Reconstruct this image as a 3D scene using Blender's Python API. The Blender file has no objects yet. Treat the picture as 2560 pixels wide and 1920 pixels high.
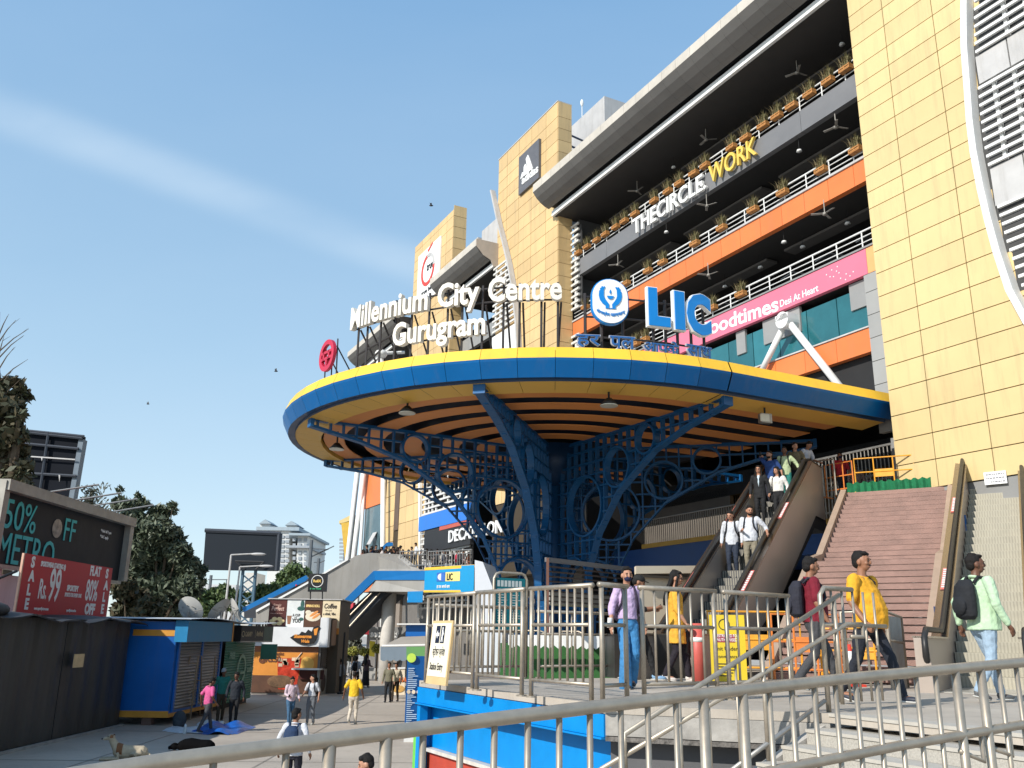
import bpy, math, random
import numpy as np
from mathutils import Vector, Matrix
random.seed(7); RNG = np.random.default_rng(7)
S = bpy.context.scene
COL = S.collection
R_ = math.radians
# ------------------------------------------------------------------ camera
F_PX = 2210.0; PITCH = R_(15.96); ROLL = R_(0.865); CAM = Vector((0, 0, 2.9))
_F = Vector((0, math.cos(PITCH), math.sin(PITCH))); _R0 = Vector((1, 0, 0)); _U0 = Vector((0, -math.sin(PITCH), math.cos(PITCH)))
_R = _R0*math.cos(ROLL) + _U0*math.sin(ROLL); _U = -_R0*math.sin(ROLL) + _U0*math.cos(ROLL)
cd = bpy.data.cameras.new('camera'); cam = bpy.data.objects.new('camera', cd); COL.objects.link(cam)
cd.sensor_width = 36.0; cd.lens = 36.0*F_PX/2560.0; cd.clip_start = 0.1; cd.clip_end = 3000
m = Matrix((_R, _U, -_F)).transposed().to_4x4(); m.translation = CAM; cam.matrix_world = m
S.camera = cam
# ------------------------------------------------------------------ light
SUN_TO_AZ, SUN_EL = 46.0, 33.0
w = bpy.data.worlds.new('World'); S.world = w; w.use_nodes = True
nt = w.node_tree; bg = nt.nodes['Background']
sky = nt.nodes.new('ShaderNodeTexSky'); sky.sky_type = 'NISHITA'; sky.sun_disc = False
sky.sun_elevation = R_(SUN_EL); sky.sun_rotation = R_(SUN_TO_AZ+180); sky.air_density = 1.0; sky.dust_density = 0.6; sky.ozone_density = 2.0; sky.altitude = 200
# thin cirrus streaks, placed by sky direction
tc = nt.nodes.new('ShaderNodeTexCoord')
dotn = nt.nodes.new('ShaderNodeVectorMath'); dotn.operation = 'DOT_PRODUCT'; dotn.inputs[1].default_value = Vector((0.5153, -0.4416, 0.7345)).normalized()
nt.links.new(tc.outputs['Generated'], dotn.inputs[0])
mp = nt.nodes.new('ShaderNodeMapping'); mp.inputs['Rotation'].default_value = (0.3, 0.5, 0.6); mp.inputs['Scale'].default_value = (1.2, 5.0, 5.0)
nt.links.new(tc.outputs['Generated'], mp.inputs['Vector'])
nz = nt.nodes.new('ShaderNodeTexNoise'); nz.inputs['Scale'].default_value = 1.6; nz.inputs['Detail'].default_value = 5
nt.links.new(mp.outputs[0], nz.inputs['Vector'])
ab = nt.nodes.new('ShaderNodeMath'); ab.operation = 'ABSOLUTE'; nt.links.new(dotn.outputs['Value'], ab.inputs[0])
mr = nt.nodes.new('ShaderNodeMapRange'); mr.inputs[1].default_value = 0.0; mr.inputs[2].default_value = 0.036; mr.inputs[3].default_value = 1.0; mr.inputs[4].default_value = 0.0; mr.interpolation_type = 'SMOOTHERSTEP'
nt.links.new(ab.outputs[0], mr.inputs[0])
nr = nt.nodes.new('ShaderNodeMapRange'); nr.inputs[1].default_value = 0.3; nr.inputs[2].default_value = 0.7; nr.inputs[3].default_value = 0.25; nr.inputs[4].default_value = 1.0
nt.links.new(nz.outputs['Fac'], nr.inputs[0])
mu = nt.nodes.new('ShaderNodeMath'); mu.operation = 'MULTIPLY'; nt.links.new(mr.outputs[0], mu.inputs[0]); nt.links.new(nr.outputs[0], mu.inputs[1])
ad = nt.nodes.new('ShaderNodeMath'); ad.operation = 'MULTIPLY_ADD'; ad.inputs[1].default_value = 0.24; ad.inputs[2].default_value = 0.0
nt.links.new(mu.outputs[0], ad.inputs[0])
gd = nt.nodes.new('ShaderNodeMath'); gd.operation = 'MULTIPLY_ADD'; gd.inputs[1].default_value = 0.05; gd.inputs[2].default_value = 0.0; nt.links.new(nr.outputs[0], gd.inputs[0])
su = nt.nodes.new('ShaderNodeMath'); su.operation = 'ADD'; nt.links.new(ad.outputs[0], su.inputs[0]); nt.links.new(gd.outputs[0], su.inputs[1])
sx_ = nt.nodes.new('ShaderNodeSeparateXYZ'); nt.links.new(tc.outputs['Generated'], sx_.inputs[0])
rp = nt.nodes.new('ShaderNodeValToRGB'); nt.links.new(sx_.outputs['Z'], rp.inputs[0])   # hazy winter sky: paler low down
rp.color_ramp.elements[0].position = 0.0; rp.color_ramp.elements[0].color = (.315, .378, .405, 1); rp.color_ramp.elements[1].position = .75; rp.color_ramp.elements[1].color = (.088, .205, .365, 1)
el_ = rp.color_ramp.elements.new(.28); el_.color = (.20, .305, .39, 1)
sc_ = nt.nodes.new('ShaderNodeVectorMath'); sc_.operation = 'SCALE'; sc_.inputs['Scale'].default_value = 10.0; nt.links.new(rp.outputs[0], sc_.inputs[0])
m0 = nt.nodes.new('ShaderNodeMixRGB'); m0.inputs[0].default_value = .72; nt.links.new(sky.outputs[0], m0.inputs[1]); nt.links.new(sc_.outputs[0], m0.inputs[2])
mx = nt.nodes.new('ShaderNodeMixRGB'); nt.links.new(su.outputs[0], mx.inputs[0]); nt.links.new(m0.outputs[0], mx.inputs[1]); mx.inputs[2].default_value = (4.6, 5.1, 5.4, 1)
nt.links.new(mx.outputs[0], bg.inputs['Color']); bg.inputs['Strength'].default_value = 0.14
sl = bpy.data.lights.new('sun', 'SUN'); sl.energy = 3.5; sl.angle = R_(0.5); sl.color = (1.0, 0.95, 0.87)
so = bpy.data.objects.new('sun', sl); COL.objects.link(so)
_L = Vector((math.sin(R_(SUN_TO_AZ))*math.cos(R_(SUN_EL)), math.cos(R_(SUN_TO_AZ))*math.cos(R_(SUN_EL)), -math.sin(R_(SUN_EL))))
so.rotation_euler = _L.to_track_quat('-Z', 'Y').to_euler(); so.location = (-40, -40, 60)
S.view_settings.view_transform = 'Standard'; S.view_settings.look = 'None'; S.view_settings.gamma = 1.0; S.view_settings.exposure = 0.64
S.render.engine = 'CYCLES'
try: S.cycles.max_bounces = 8
except Exception: pass
# ------------------------------------------------------------------ measuring helpers (pixel of the 2560x1920 photo -> point in the place)
def ray(x, y): return _F + _R*((x-1280)/F_PX) + _U*((960-y)/F_PX)
def onz(x, y, z):
    d = ray(x, y); return CAM + d*((z-CAM.z)/d.z)
def atY(x, y, Y):
    d = ray(x, y); return CAM + d*(Y/d.y)
def onpl(x, y, p0, n):
    d = ray(x, y); return CAM + d*((Vector(p0)-CAM).dot(n)/d.dot(n))
V = Vector
T0 = V((11.5, 26, 0)); UF = V((-.4617, .887, 0)); NF = V((-.887, -.4617, 0)); UP = V((0, 0, 1))
def W(s, o, z): return T0 + UF*s + NF*o + UP*z          # facade frame: along, out, up
EE = V((.53, .848, 0)); SS = V((.848, -.53, 0))           # escalator frame: climbing, to the right
ZP, ZT = 2.14, 7.16
# ------------------------------------------------------------------ materials
def lin(h):
    if not isinstance(h, str): return h
    h = h.lstrip('#'); o = []
    for i in (0, 2, 4):
        c = int(h[i:i+2], 16)/255; o.append(c/12.92 if c <= .04045 else ((c+.055)/1.055)**2.4)
    return tuple(o)
_M = {}
def mat(name, col, rough=.6, metal=0.0, var=.12, scale=2.5, bump=0.0, island=0.0, spec=.4, streak=0.0, emit=0.0, trans=0.0, bscale=40.0, col2=None, grime=0.0):
    if name in _M: return _M[name]
    a = bpy.data.materials.new(name); a.use_nodes = True; t = a.node_tree; b = t.nodes['Principled BSDF']
    c = lin(col); L = t.links
    b.inputs['Roughness'].default_value = rough; b.inputs['Metallic'].default_value = metal; b.inputs['Specular IOR Level'].default_value = spec
    co = t.nodes.new('ShaderNodeTexCoord')
    n1 = t.nodes.new('ShaderNodeTexNoise'); n1.inputs['Scale'].default_value = scale; n1.inputs['Detail'].default_value = 6; n1.inputs['Roughness'].default_value = .65
    if streak:
        mpp = t.nodes.new('ShaderNodeMapping'); mpp.inputs['Scale'].default_value = (1, 1, streak); L.new(co.outputs['Object'], mpp.inputs[0]); L.new(mpp.outputs[0], n1.inputs['Vector'])
    else: L.new(co.outputs['Object'], n1.inputs['Vector'])
    m1 = t.nodes.new('ShaderNodeMapRange'); m1.inputs[1].default_value = .3; m1.inputs[2].default_value = .7; m1.inputs[3].default_value = 1-var; m1.inputs[4].default_value = 1+var*.6
    L.new(n1.outputs['Fac'], m1.inputs[0]); val = m1.outputs[0]
    if island:
        g = t.nodes.new('ShaderNodeNewGeometry'); m2 = t.nodes.new('ShaderNodeMapRange'); m2.inputs[3].default_value = 1-island; m2.inputs[4].default_value = 1+island
        L.new(g.outputs['Random Per Island'], m2.inputs[0]); mm = t.nodes.new('ShaderNodeMath'); mm.operation = 'MULTIPLY'; L.new(val, mm.inputs[0]); L.new(m2.outputs[0], mm.inputs[1]); val = mm.outputs[0]
    vm = t.nodes.new('ShaderNodeVectorMath'); vm.operation = 'SCALE'; vm.inputs[0].default_value = c; L.new(val, vm.inputs['Scale'])
    src = vm.outputs[0]
    if col2:
        g2 = t.nodes.new('ShaderNodeNewGeometry'); mx2 = t.nodes.new('ShaderNodeMixRGB'); mx2.inputs[2].default_value = (*lin(col2), 1); L.new(src, mx2.inputs[1]); L.new(g2.outputs['Random Per Island'], mx2.inputs[0]); src = mx2.outputs[0]
    if grime:                                              # rain streaks and dust: long vertical noise
        gm = t.nodes.new('ShaderNodeMapping'); gm.inputs['Scale'].default_value = (2.2, 2.2, .22); L.new(co.outputs['Object'], gm.inputs[0])
        gn = t.nodes.new('ShaderNodeTexNoise'); gn.inputs['Scale'].default_value = 1.6; gn.inputs['Detail'].default_value = 8; gn.inputs['Roughness'].default_value = .7; L.new(gm.outputs[0], gn.inputs['Vector'])
        gr = t.nodes.new('ShaderNodeMapRange'); gr.inputs[1].default_value = .50; gr.inputs[2].default_value = .78; gr.inputs[3].default_value = 0; gr.inputs[4].default_value = grime*3; L.new(gn.outputs['Fac'], gr.inputs[0])
        gx = t.nodes.new('ShaderNodeMixRGB'); gx.inputs[2].default_value = (.16, .135, .10, 1); L.new(gr.outputs[0], gx.inputs[0]); L.new(src, gx.inputs[1]); src = gx.outputs[0]
    L.new(src, b.inputs['Base Color'])
    m3 = t.nodes.new('ShaderNodeMapRange'); m3.inputs[3].default_value = max(.02, rough-.12); m3.inputs[4].default_value = min(1, rough+.12); L.new(n1.outputs['Fac'], m3.inputs[0]); L.new(m3.outputs[0], b.inputs['Roughness'])
    if bump:
        n2 = t.nodes.new('ShaderNodeTexNoise'); n2.inputs['Scale'].default_value = bscale; n2.inputs['Detail'].default_value = 4; L.new(co.outputs['Object'], n2.inputs['Vector'])
        bp = t.nodes.new('ShaderNodeBump'); bp.inputs['Strength'].default_value = bump; bp.inputs['Distance'].default_value = .02; L.new(n2.outputs['Fac'], bp.inputs['Height']); L.new(bp.outputs[0], b.inputs['Normal'])
    if emit: b.inputs['Emission Color'].default_value = (*c, 1); b.inputs['Emission Strength'].default_value = emit
    if trans: b.inputs['Subsurface Weight'].default_value = 0
    _M[name] = a; return a
# ------------------------------------------------------------------ mesh builder
def fr(n, up=UP):
    n = n.normalized(); x = up.cross(n)
    if x.length < 1e-4: x = V((1, 0, 0))
    x.normalize(); return x, n.cross(x)
class MB:
    def __init__(s): s.v = []; s.f = []
    def add(s, vs, fs):
        k = len(s.v); s.v += [tuple(a) for a in vs]; s.f += [tuple(i+k for i in f) for f in fs]; return s
    def ob(s, o, a, b, c):                                 # oriented box: corner and three edges
        o, a, b, c = V(o), V(a), V(b), V(c)
        vs = [o, o+a, o+a+b, o+b, o+c, o+a+c, o+a+b+c, o+b+c]
        return s.add(vs, [(0, 3, 2, 1), (4, 5, 6, 7), (0, 1, 5, 4), (1, 2, 6, 5), (2, 3, 7, 6), (3, 0, 4, 7)])
    def cb(s, c, x, y, z, rz=0):                           # box: centre of base, size, turn about z
        ca, sa = math.cos(rz), math.sin(rz); ax = V((ca, sa, 0)); ay = V((-sa, ca, 0)); c = V(c)
        return s.ob(c-ax*x/2-ay*y/2, ax*x, ay*y, UP*z)
    def fb(s, s0, s1, o0, o1, z0, z1): return s.ob(W(s0, o0, z0), UF*(s1-s0), NF*(o1-o0), UP*(z1-z0))
    def tube(s, p, q, r, n=8, r2=None, cap=True):
        p, q = V(p), V(q); d = q-p
        if d.length < 1e-6: return s
        x, y = fr(d); r2 = r if r2 is None else r2; vs = []
        for c, rr in ((p, r), (q, r2)):
            for i in range(n):
                a = 2*math.pi*i/n; vs.append(c+x*math.cos(a)*rr+y*math.sin(a)*rr)
        fs = [(i, (i+1) % n, n+(i+1) % n, n+i) for i in range(n)]
        if cap: fs += [tuple(range(n-1, -1, -1)), tuple(range(n, 2*n))]
        return s.add(vs, fs)
    def path(s, pts, r, n=8, closed=False):
        pts = [V(p) for p in pts]; m_ = len(pts); vs = []; rr = r if isinstance(r, (list, tuple)) else [r]*m_
        x = None
        for i, p in enumerate(pts):
            a = pts[(i-1) % m_] if (closed or i > 0) else p; b = pts[(i+1) % m_] if (closed or i < m_-1) else p
            d = (b-a).normalized()
            if x is None: x, y = fr(d)
            else:
                x = (x-d*x.dot(d)); x.normalize(); y = d.cross(x)
            for j in range(n):
                t = 2*math.pi*j/n; vs.append(p+x*math.cos(t)*rr[i]+y*math.sin(t)*rr[i])
        fs = []
        for i in range(m_ if closed else m_-1):
            k = (i+1) % m_
            fs += [(i*n+j, i*n+(j+1) % n, k*n+(j+1) % n, k*n+j) for j in range(n)]
        if not closed: fs += [tuple(range(n-1, -1, -1)), tuple(range((m_-1)*n, m_*n))]
        return s.add(vs, fs)
    def prism(s, pts, d):                                   # polygon of 3D points pushed along d
        n = len(pts); d = V(d); vs = [V(p) for p in pts]+[V(p)+d for p in pts]
        return s.add(vs, [tuple(range(n-1, -1, -1)), tuple(range(n, 2*n))]+[(i, (i+1) % n, n+(i+1) % n, n+i) for i in range(n)])
    def loft(s, rings, caps=True, closed=False):            # rings: equal lists of points
        n = len(rings[0]); vs = [p for r in rings for p in r]; m_ = len(rings); fs = []
        for i in range(m_ if closed else m_-1):
            k = (i+1) % m_
            fs += [(i*n+j, i*n+(j+1) % n, k*n+(j+1) % n, k*n+j) for j in range(n)]
        if caps and not closed: fs += [tuple(range(n-1, -1, -1)), tuple(range((m_-1)*n, m_*n))]
        return s.add(vs, fs)
    def strip(s, rings):                                    # open profile swept: quads between lists of points, not closed round
        n = len(rings[0]); vs = [p for r in rings for p in r]
        return s.add(vs, [(i*n+j, i*n+j+1, (i+1)*n+j+1, (i+1)*n+j) for i in range(len(rings)-1) for j in range(n-1)])
    def ell(s, c, r, n=10, m_=7, rot=None):
        c = V(c); vs = []; fs = []
        for i in range(m_+1):
            t = math.pi*i/m_
            for j in range(n):
                a = 2*math.pi*j/n; p = V((r[0]*math.sin(t)*math.cos(a), r[1]*math.sin(t)*math.sin(a), r[2]*math.cos(t)))
                if rot: p = rot @ p
                vs.append(c+p)
        for i in range(m_):
            for j in range(n): fs.append((i*n+j, i*n+(j+1) % n, (i+1)*n+(j+1) % n, (i+1)*n+j))
        return s.add(vs, fs)
    def ring(s, c, x, y, r0, r1, d, n=32):                  # flat ring in plane x,y with depth d
        c, x, y, d = V(c), V(x), V(y), V(d); rg = []
        for i in range(n):
            a = 2*math.pi*i/n; e = x*math.cos(a)+y*math.sin(a)
            rg.append([c+e*r0, c+e*r1, c+e*r1+d, c+e*r0+d])
        return s.loft(rg, closed=True)
    def text(s, body, size, o, x, y, ext=.01, bold=0.0, align='LEFT', sx=1.0, bend=None, shear=0.0):
        c = bpy.data.curves.new('t', 'FONT'); c.body = body; c.size = size; c.extrude = ext/2; c.offset = bold; c.align_x = align; c.resolution_u = 3; c.shear = shear
        ob_ = bpy.data.objects.new('t', c); me = bpy.data.meshes.new_from_object(ob_)
        o, x, y = V(o), V(x).normalized(), V(y).normalized(); z = x.cross(y)
        if bend: vs = [bend(p.co.x*sx, p.co.y, p.co.z) for p in me.vertices]
        else: vs = [o+x*p.co.x*sx+y*p.co.y+z*(p.co.z+ext/2) for p in me.vertices]
        s.add(vs, [tuple(f.vertices) for f in me.polygons])
        bpy.data.objects.remove(ob_); bpy.data.curves.remove(c); bpy.data.meshes.remove(me); return s
BASE = {}
def obj(name, mb, m_, parent=None, smooth=False, label=None):
    b = BASE.get(parent.name, V((0, 0, 0))) if parent else V((0, 0, 0))
    me = bpy.data.meshes.new(name); me.from_pydata([(v[0]-b.x, v[1]-b.y, v[2]-b.z) for v in mb.v], [], mb.f); me.update()
    if smooth: me.polygons.foreach_set('use_smooth', [True]*len(me.polygons))
    me.materials.append(m_); o = bpy.data.objects.new(name, me); COL.objects.link(o)
    if parent: o.parent = parent; BASE[o.name] = b
    if label: o['label'] = label
    return o
def tag(o, label, cat, group=None, kind=None):
    if label: o['label'] = label
    if cat: o['category'] = cat
    if group: o['group'] = group
    if kind: o['kind'] = kind
    return o
def thing(name, label, cat, loc=(0, 0, 0), group=None):
    o = bpy.data.objects.new(name, None); COL.objects.link(o); o.location = loc; o.empty_display_size = .2
    BASE[o.name] = V(loc); return tag(o, label, cat, group)
def one(name, mb, m_, label, cat, group=None, smooth=False): return tag(obj(name, mb, m_, None, smooth), label, cat, group)
def dup(root, loc, rz, label):
    r = root.copy(); COL.objects.link(r); r.location = loc; r.rotation_euler = (0, 0, rz); r['label'] = label
    for ch in list(root.children):
        c = ch.copy(); COL.objects.link(c); c.parent = r
        for g in ch.children:
            d = g.copy(); COL.objects.link(d); d.parent = c
    return r
def struct(name, mb, m_):
    o = obj(name, mb, m_); o['kind'] = 'structure'; return o
# ------------------------------------------------------------------ common materials
STEEL = mat('brushed_steel', (.40, .345, .275), .44, .6, .18, 9)
STEELD = mat('dull_steel', (.36, .34, .31), .45, .7, .15, 4)
WHITE = mat('white_paint', (.72, .72, .70), .5, 0, .06)
DARK = mat('dark_paint', (.022, .022, .024), .6, 0, .2)
BLACK = mat('black_plastic', (.012, .012, .013), .5, 0, .1)
CREAM = mat('cream_cladding', (.62, .475, .235), .48, 0, .10, .22, island=.05, grime=.10)
CREAM2 = mat('tan_cladding', (.60, .42, .20), .5, 0, .10, .3, island=.08, grime=.12)
SEAM = mat('dark_seam', (.05, .035, .02), .8)
GREYP = mat('grey_panel', (.25, .25, .245), .5, 0, .08, 1.0, island=.04)
LGREY = mat('light_grey_panel', (.46, .45, .44), .5, 0, .12, 1.0, island=.07, grime=.12)
ORANGE = mat('orange_cladding', (.66, .175, .05), .5, 0, .07, .7, island=.05, grime=.06)
TEAL = mat('teal_glass', (.02, .12, .14), .08, 0, .25, .6, spec=.8, island=.25)
BLUE = mat('station_blue', (.003, .10, .33), .4, 0, .12, 1.2)
NAVY = mat('navy_steel', (.012, .05, .13), .42, 0, .2, 2.0)
YELLOW = mat('station_yellow', (.80, .48, .04), .45, 0, .08, .6, island=.06, grime=.07)
dotn.inputs[1].default_value = ray(60, 300).cross(ray(850, 590)).normalized()
# ------------------------------------------------------------------ ground
g = MB(); g.add([(-900, -60, 0), (900, -60, 0), (900, 1500, 0), (-900, 1500, 0)], [(0, 1, 2, 3)])
PAVE = mat('concrete_paving', (.43, .375, .315), .85, 0, .26, .16, bump=.2, bscale=9, island=0, grime=.10)
struct('ground', g, PAVE)
g = MB()
jm = mat('paving_joint', (.26, .23, .195), .9)
for i in range(7): g.ob((-12, 22+i*6.5, .004), (22, 1.2, 0), (0, .05, 0), (0, 0, .002))
for i in range(5): g.ob((-9.5+i*4, 14, .004), (.05, 0, 0), (-1.5, 60, 0), (0, 0, .002))
struct('paving_joints', g, jm)
# ------------------------------------------------------------------ raised platform and granite steps
plat = thing('entry_platform', 'raised concrete platform on a bright blue painted steel frame', 'platform', (0, 10, 0))
PC = [V((-1.55, 16.4, 0)), V((1.17, 11.15, 0)), V((3.55, 10.35, 0)), V((5.6, 6.4, 0)), V((14, 10.8, 0)), V((15, 30, 0)), V((5.0, 30, 0)), V((2.6, 18.9, 0))]
obj('deck', MB().prism([p+UP*(ZP-.10) for p in PC], UP*.10), mat('deck_concrete', (.42, .37, .31), .8, 0, .22, .8, bump=.15, bscale=20, grime=.12), plat)
un = -UF
a0, a1 = PC[0], PC[1]; dr = (a1-a0).normalized(); inn = V((dr.y, -dr.x, 0))*-1
if inn.dot(NF) > 0: inn = -inn
L_ = (a1-a0).length
BW = mat('bright_blue_paint', (.0, .22, .58), .42, 0, .14, 2.2, bump=.05, bscale=25)
obj('edge_beam', MB().ob(a0+UP*(ZP-.36)-inn*.03, dr*L_, inn*.18, UP*.25), BW, plat)
obj('beam_flange', MB().ob(a0+UP*(ZP-.385)-inn*.07, dr*L_, inn*.25, UP*.02), BW, plat)
obj('wall_panel', MB().ob(a0+UP*1.05+inn*.25, dr*(L_-.05), inn*.08, UP*.72), BW, plat)
obj('corner_post', MB().ob(a0+UP*0-inn*.02, dr*.14, inn*.14, UP*(ZP-.40)), BW, plat)
obj('sill_strip', MB().ob(a0+UP*.99+inn*.12, dr*L_, inn*.22, UP*.055), mat('pale_sill', (.55, .52, .47), .7, 0, .2, 5), plat)
obj('base_wall', MB().ob(a0+inn*.20, dr*L_, inn*.3, UP*.985), mat('red_render', (.42, .055, .03), .75, 0, .16, 2, bump=.2), plat)
v = MB(); q = a0+dr*2.9+inn*.165
v.ob(q+UP*.52, dr*.75, inn*.03, UP*.34); obj('vent_frame', v, STEELD, plat)
v = MB(); [v.ob(q+UP*.55-inn*.008+dr*(.05+.11*i), dr*.06, inn*.006, UP*.28) for i in range(6)]; obj('vent_slots', v, BLACK, plat)
obj('end_stripe', MB().ob(a0-dr*.42+inn*.1, dr*.2, inn*.2, UP*1.25), mat('lime_green', (.14, .50, .08), .5), plat)
obj('end_column', MB().ob(a0-dr*.21+inn*.1, dr*.19, inn*.2, UP*1.95), BW, plat)
b0, b1 = PC[1], PC[2]; d2 = (b1-b0); n2 = V((d2.y, -d2.x, 0)).normalized()
CONC = mat('stained_concrete', (.33, .31, .28), .9, 0, .35, 3.5, bump=.4, bscale=14)
obj('slab_edge', MB().ob(b0+UP*(ZP-.34)+n2*.02, d2, -n2*.3, UP*.235), CONC, plat)
obj('broken_edge', MB().ob(b0+UP*(ZP-.40)+n2*.035, d2, -n2*.2, UP*.05), mat('broken_concrete', (.16, .145, .13), .95, 0, .7, 12, bump=.8, bscale=30), plat)
obj('side_wall', MB().ob(b0-n2*.25, d2, -n2*.3, UP*(ZP-.42)), mat('dark_grey_wall', (.10, .10, .105), .8, 0, .15, 2), plat)
st = thing('granite_steps', 'speckled granite steps going down from the platform', 'steps', (4, 9, 0))
GR = mat('speckled_granite', (.38, .355, .31), .8, 0, .30, 60, bump=.1, bscale=80)
NOS = mat('granite_nosing', (.42, .39, .34), .75, 0, .1, 8)
c0 = PC[2]; sd = (PC[3]-PC[2]).normalized(); sn = V((sd.y, -sd.x, 0)); sn = sn if sn.dot(NF) > 0 else -sn
nosing = MB()
for i in range(13):
    z = ZP-.15*(i+1); q = c0+sn*(.36*i)
    obj('step', MB().ob(q+sn*.36+UP*(z-.15 if i else z-.15), sd*4.4, -sn*.72, UP*.15), GR, st)
    nosing.ob(q+sn*.015+UP*(z+.118), sd*4.4, -sn*.3, UP*.034)
obj('nosing', nosing, NOS, st)
obj('stringer', MB().prism([c0-sd*.02+UP*(ZP-.1), c0-sd*.02+UP*(ZP-.7), c0-sd*.02+sn*4.8+UP*(ZP-2.7), c0-sd*.02+sn*4.8+UP*(ZP-2.1)], -sd*.12), mat('pale_stringer', (.42, .39, .35), .8, 0, .2, 4), st)
# ------------------------------------------------------------------ railings
def baluster_run(root, p, q, zt, zb, r, nb, mtl, skip=()):
    for i in range(nb):
        t = (i+1)/(nb+1); a = p.lerp(q, t)
        obj('baluster', MB().tube(V((a.x, a.y, zb if not callable(zb) else zb(t))), V((a.x, a.y, zt if not callable(zt) else zt(t))), r, 8), mtl, root, True)
def rail_panel(label, p, q, z0, h, nb, r=.032, rb=.017, group='platform railing panels', cap=False, low=.22, mid=.66):
    t = thing('railing_panel', label, 'railing', tuple(p), group); d = (q-p)
    obj('handrail', MB().tube(p+UP*h-d.normalized()*.05, q+UP*h+d.normalized()*.05, r, 10), STEEL, t, True)
    obj('mid_rail', MB().tube(p+UP*h*mid, q+UP*h*mid, r*.75, 8), STEEL, t, True)
    obj('bottom_rail', MB().tube(p+UP*low, q+UP*low, r*.75, 8), STEEL, t, True)
    for e in (p, q):
        o = obj('post', MB().tube(e, e+UP*(h-.02), r*.95, 10), STEEL, t, True)
        obj('base_flange', MB().tube(e, e+UP*.02, r*2.2, 12), STEEL, o)
    baluster_run(t, p, q, z0+h-.02, z0+low, rb, nb, STEEL)
    return t
RH = 1.39
def PX(x, y): return onz(x, y, ZP+RH)
run = [PX(1072, 1492), PX(1187, 1483), PX(1198, 1481.5), PX(1307, 1473.5), PX(1330, 1472), PX(1476, 1463)]
run = [V((p.x, p.y, ZP)) for p in run]
names = ['end panel of the platform railing, behind the station entry sign', 'middle panel of the left platform railing, in front of the teal notice board', 'last panel of the left platform railing, before its bend']
for i in range(3): rail_panel(names[i], run[2*i], run[2*i+1], ZP, RH, 7)
run2 = [PX(1503, 1461), PX(1562, 1466), PX(1604, 1469), PX(1782, 1478), PX(1812, 1480), PX(1966, 1490)]
run2 = [V((p.x, p.y, ZP)) for p in run2]
names = ['short railing panel in front of the woman in lilac', 'railing panel in front of the woman in the yellow kurta', 'railing panel in front of the yellow notice board, ending near the man in maroon']
for i in range(3): rail_panel(names[i], run2[2*i], run2[2*i+1], ZP, RH, (0, 5, 5)[i])
# return panels behind, seen through the bars
pl0 = V((-1.3, 16.7, ZP))
rail_panel('weathered railing panel along the far left side of the platform', pl0, pl0+V((1.6, 1.1, 0)), ZP, 1.3, 7, group='far platform railings')
rail_panel('weathered railing panel behind the teal notice board', V((.6, 18.0, ZP)), V((2.4, 19.2, ZP)), ZP, 1.25, 7, group='far platform railings')
# low steel queue rails
for k, (x0, x1, lb) in enumerate(((1275, 1375, 'low rounded steel queue barrier behind the railing, nearer the notice board'), (1400, 1475, 'low rounded steel queue barrier behind the railing, nearer the woman in lilac'))):
    p = onz(x0, 1672, ZP); q_ = onz(x1, 1676, ZP); p = V((p.x, p.y+1.2, ZP)); q_ = V((q_.x, q_.y+1.6, ZP)); d = (q_-p)
    t = thing('queue_barrier', lb, 'barrier', tuple(p), 'low queue barriers')
    fr_ = [p, p+UP*.75, p+UP*.88+d*.08, p+UP*.92+d*.2, q_+UP*.92-d*.2, q_+UP*.88-d*.08, q_+UP*.75, q_]
    obj('frame', MB().path(fr_, .025), STEEL, t, True); obj('lower_bar', MB().tube(p+UP*.45, q_+UP*.45, .02), STEEL, t, True)
    baluster_run(t, p, q_, ZP+.9, ZP+.45, .014, 4, STEEL)
# staircase railing with two sloping rails (left side of the granite steps)
t = thing('stair_railing', 'sloping steel stair railing with two bars beside the granite steps', 'railing', tuple(c0))
spl = c0-sd*.06
def onst(x, y): return onpl(x, y, spl, sd)
A_, B_ = onst(2098, 1487), onst(1561, 1836)
obj('handrail', MB().path([A_+(A_-B_).normalized()*-.02+UP*0, A_, B_, B_-UP*.3], .028), STEEL, t, True)
A2, B2 = onst(2117, 1560), onst(1500, 1925)
obj('mid_rail', MB().path([A2-NF*.25, A2, B2], .026), STEEL, t, True)
A3, B3 = onst(2062, 1752), onst(1830, 1925)
obj('bottom_rail', MB().tube(A3, B3, .026), STEELD, t, True)
for i in range(8):
    k = .03+.125*i; p = A_.lerp(B_, k); q_ = A3.lerp(A3+(B_-A_), k)
    obj('baluster', MB().tube(p, V((p.x, p.y, q_.z)), .014 if i % 3 else .024, 8), STEEL, t, True)
p = A2-NF*.25
obj('end_bracket', MB().path([p, p-UP*.14, p-UP*.14+NF*.2], .024), STEEL, t, True)
# vertical end frame beside the man in maroon
t = thing('gate_frame', 'upright steel gate frame at the head of the stair railing', 'railing', tuple(c0))
fp = onst(2045, 1497); q2 = V((fp.x, fp.y, ZP))
e1 = q2+EE*.1; e2 = q2-NF*1.0+EE*.3
obj('frame', MB().path([V((e1.x, e1.y, ZP)), e1+UP*1.28, e1+UP*1.36-NF*.07, e1.lerp(e2, .5)+UP*1.36], .03), STEEL, t, True)
obj('mid_rail', MB().tube(e1+UP*.95, e2+UP*.95, .024), STEEL, t, True)
baluster_run(t, e1, e2, ZP+1.34, ZP+.1, .016, 5, STEEL)
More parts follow.
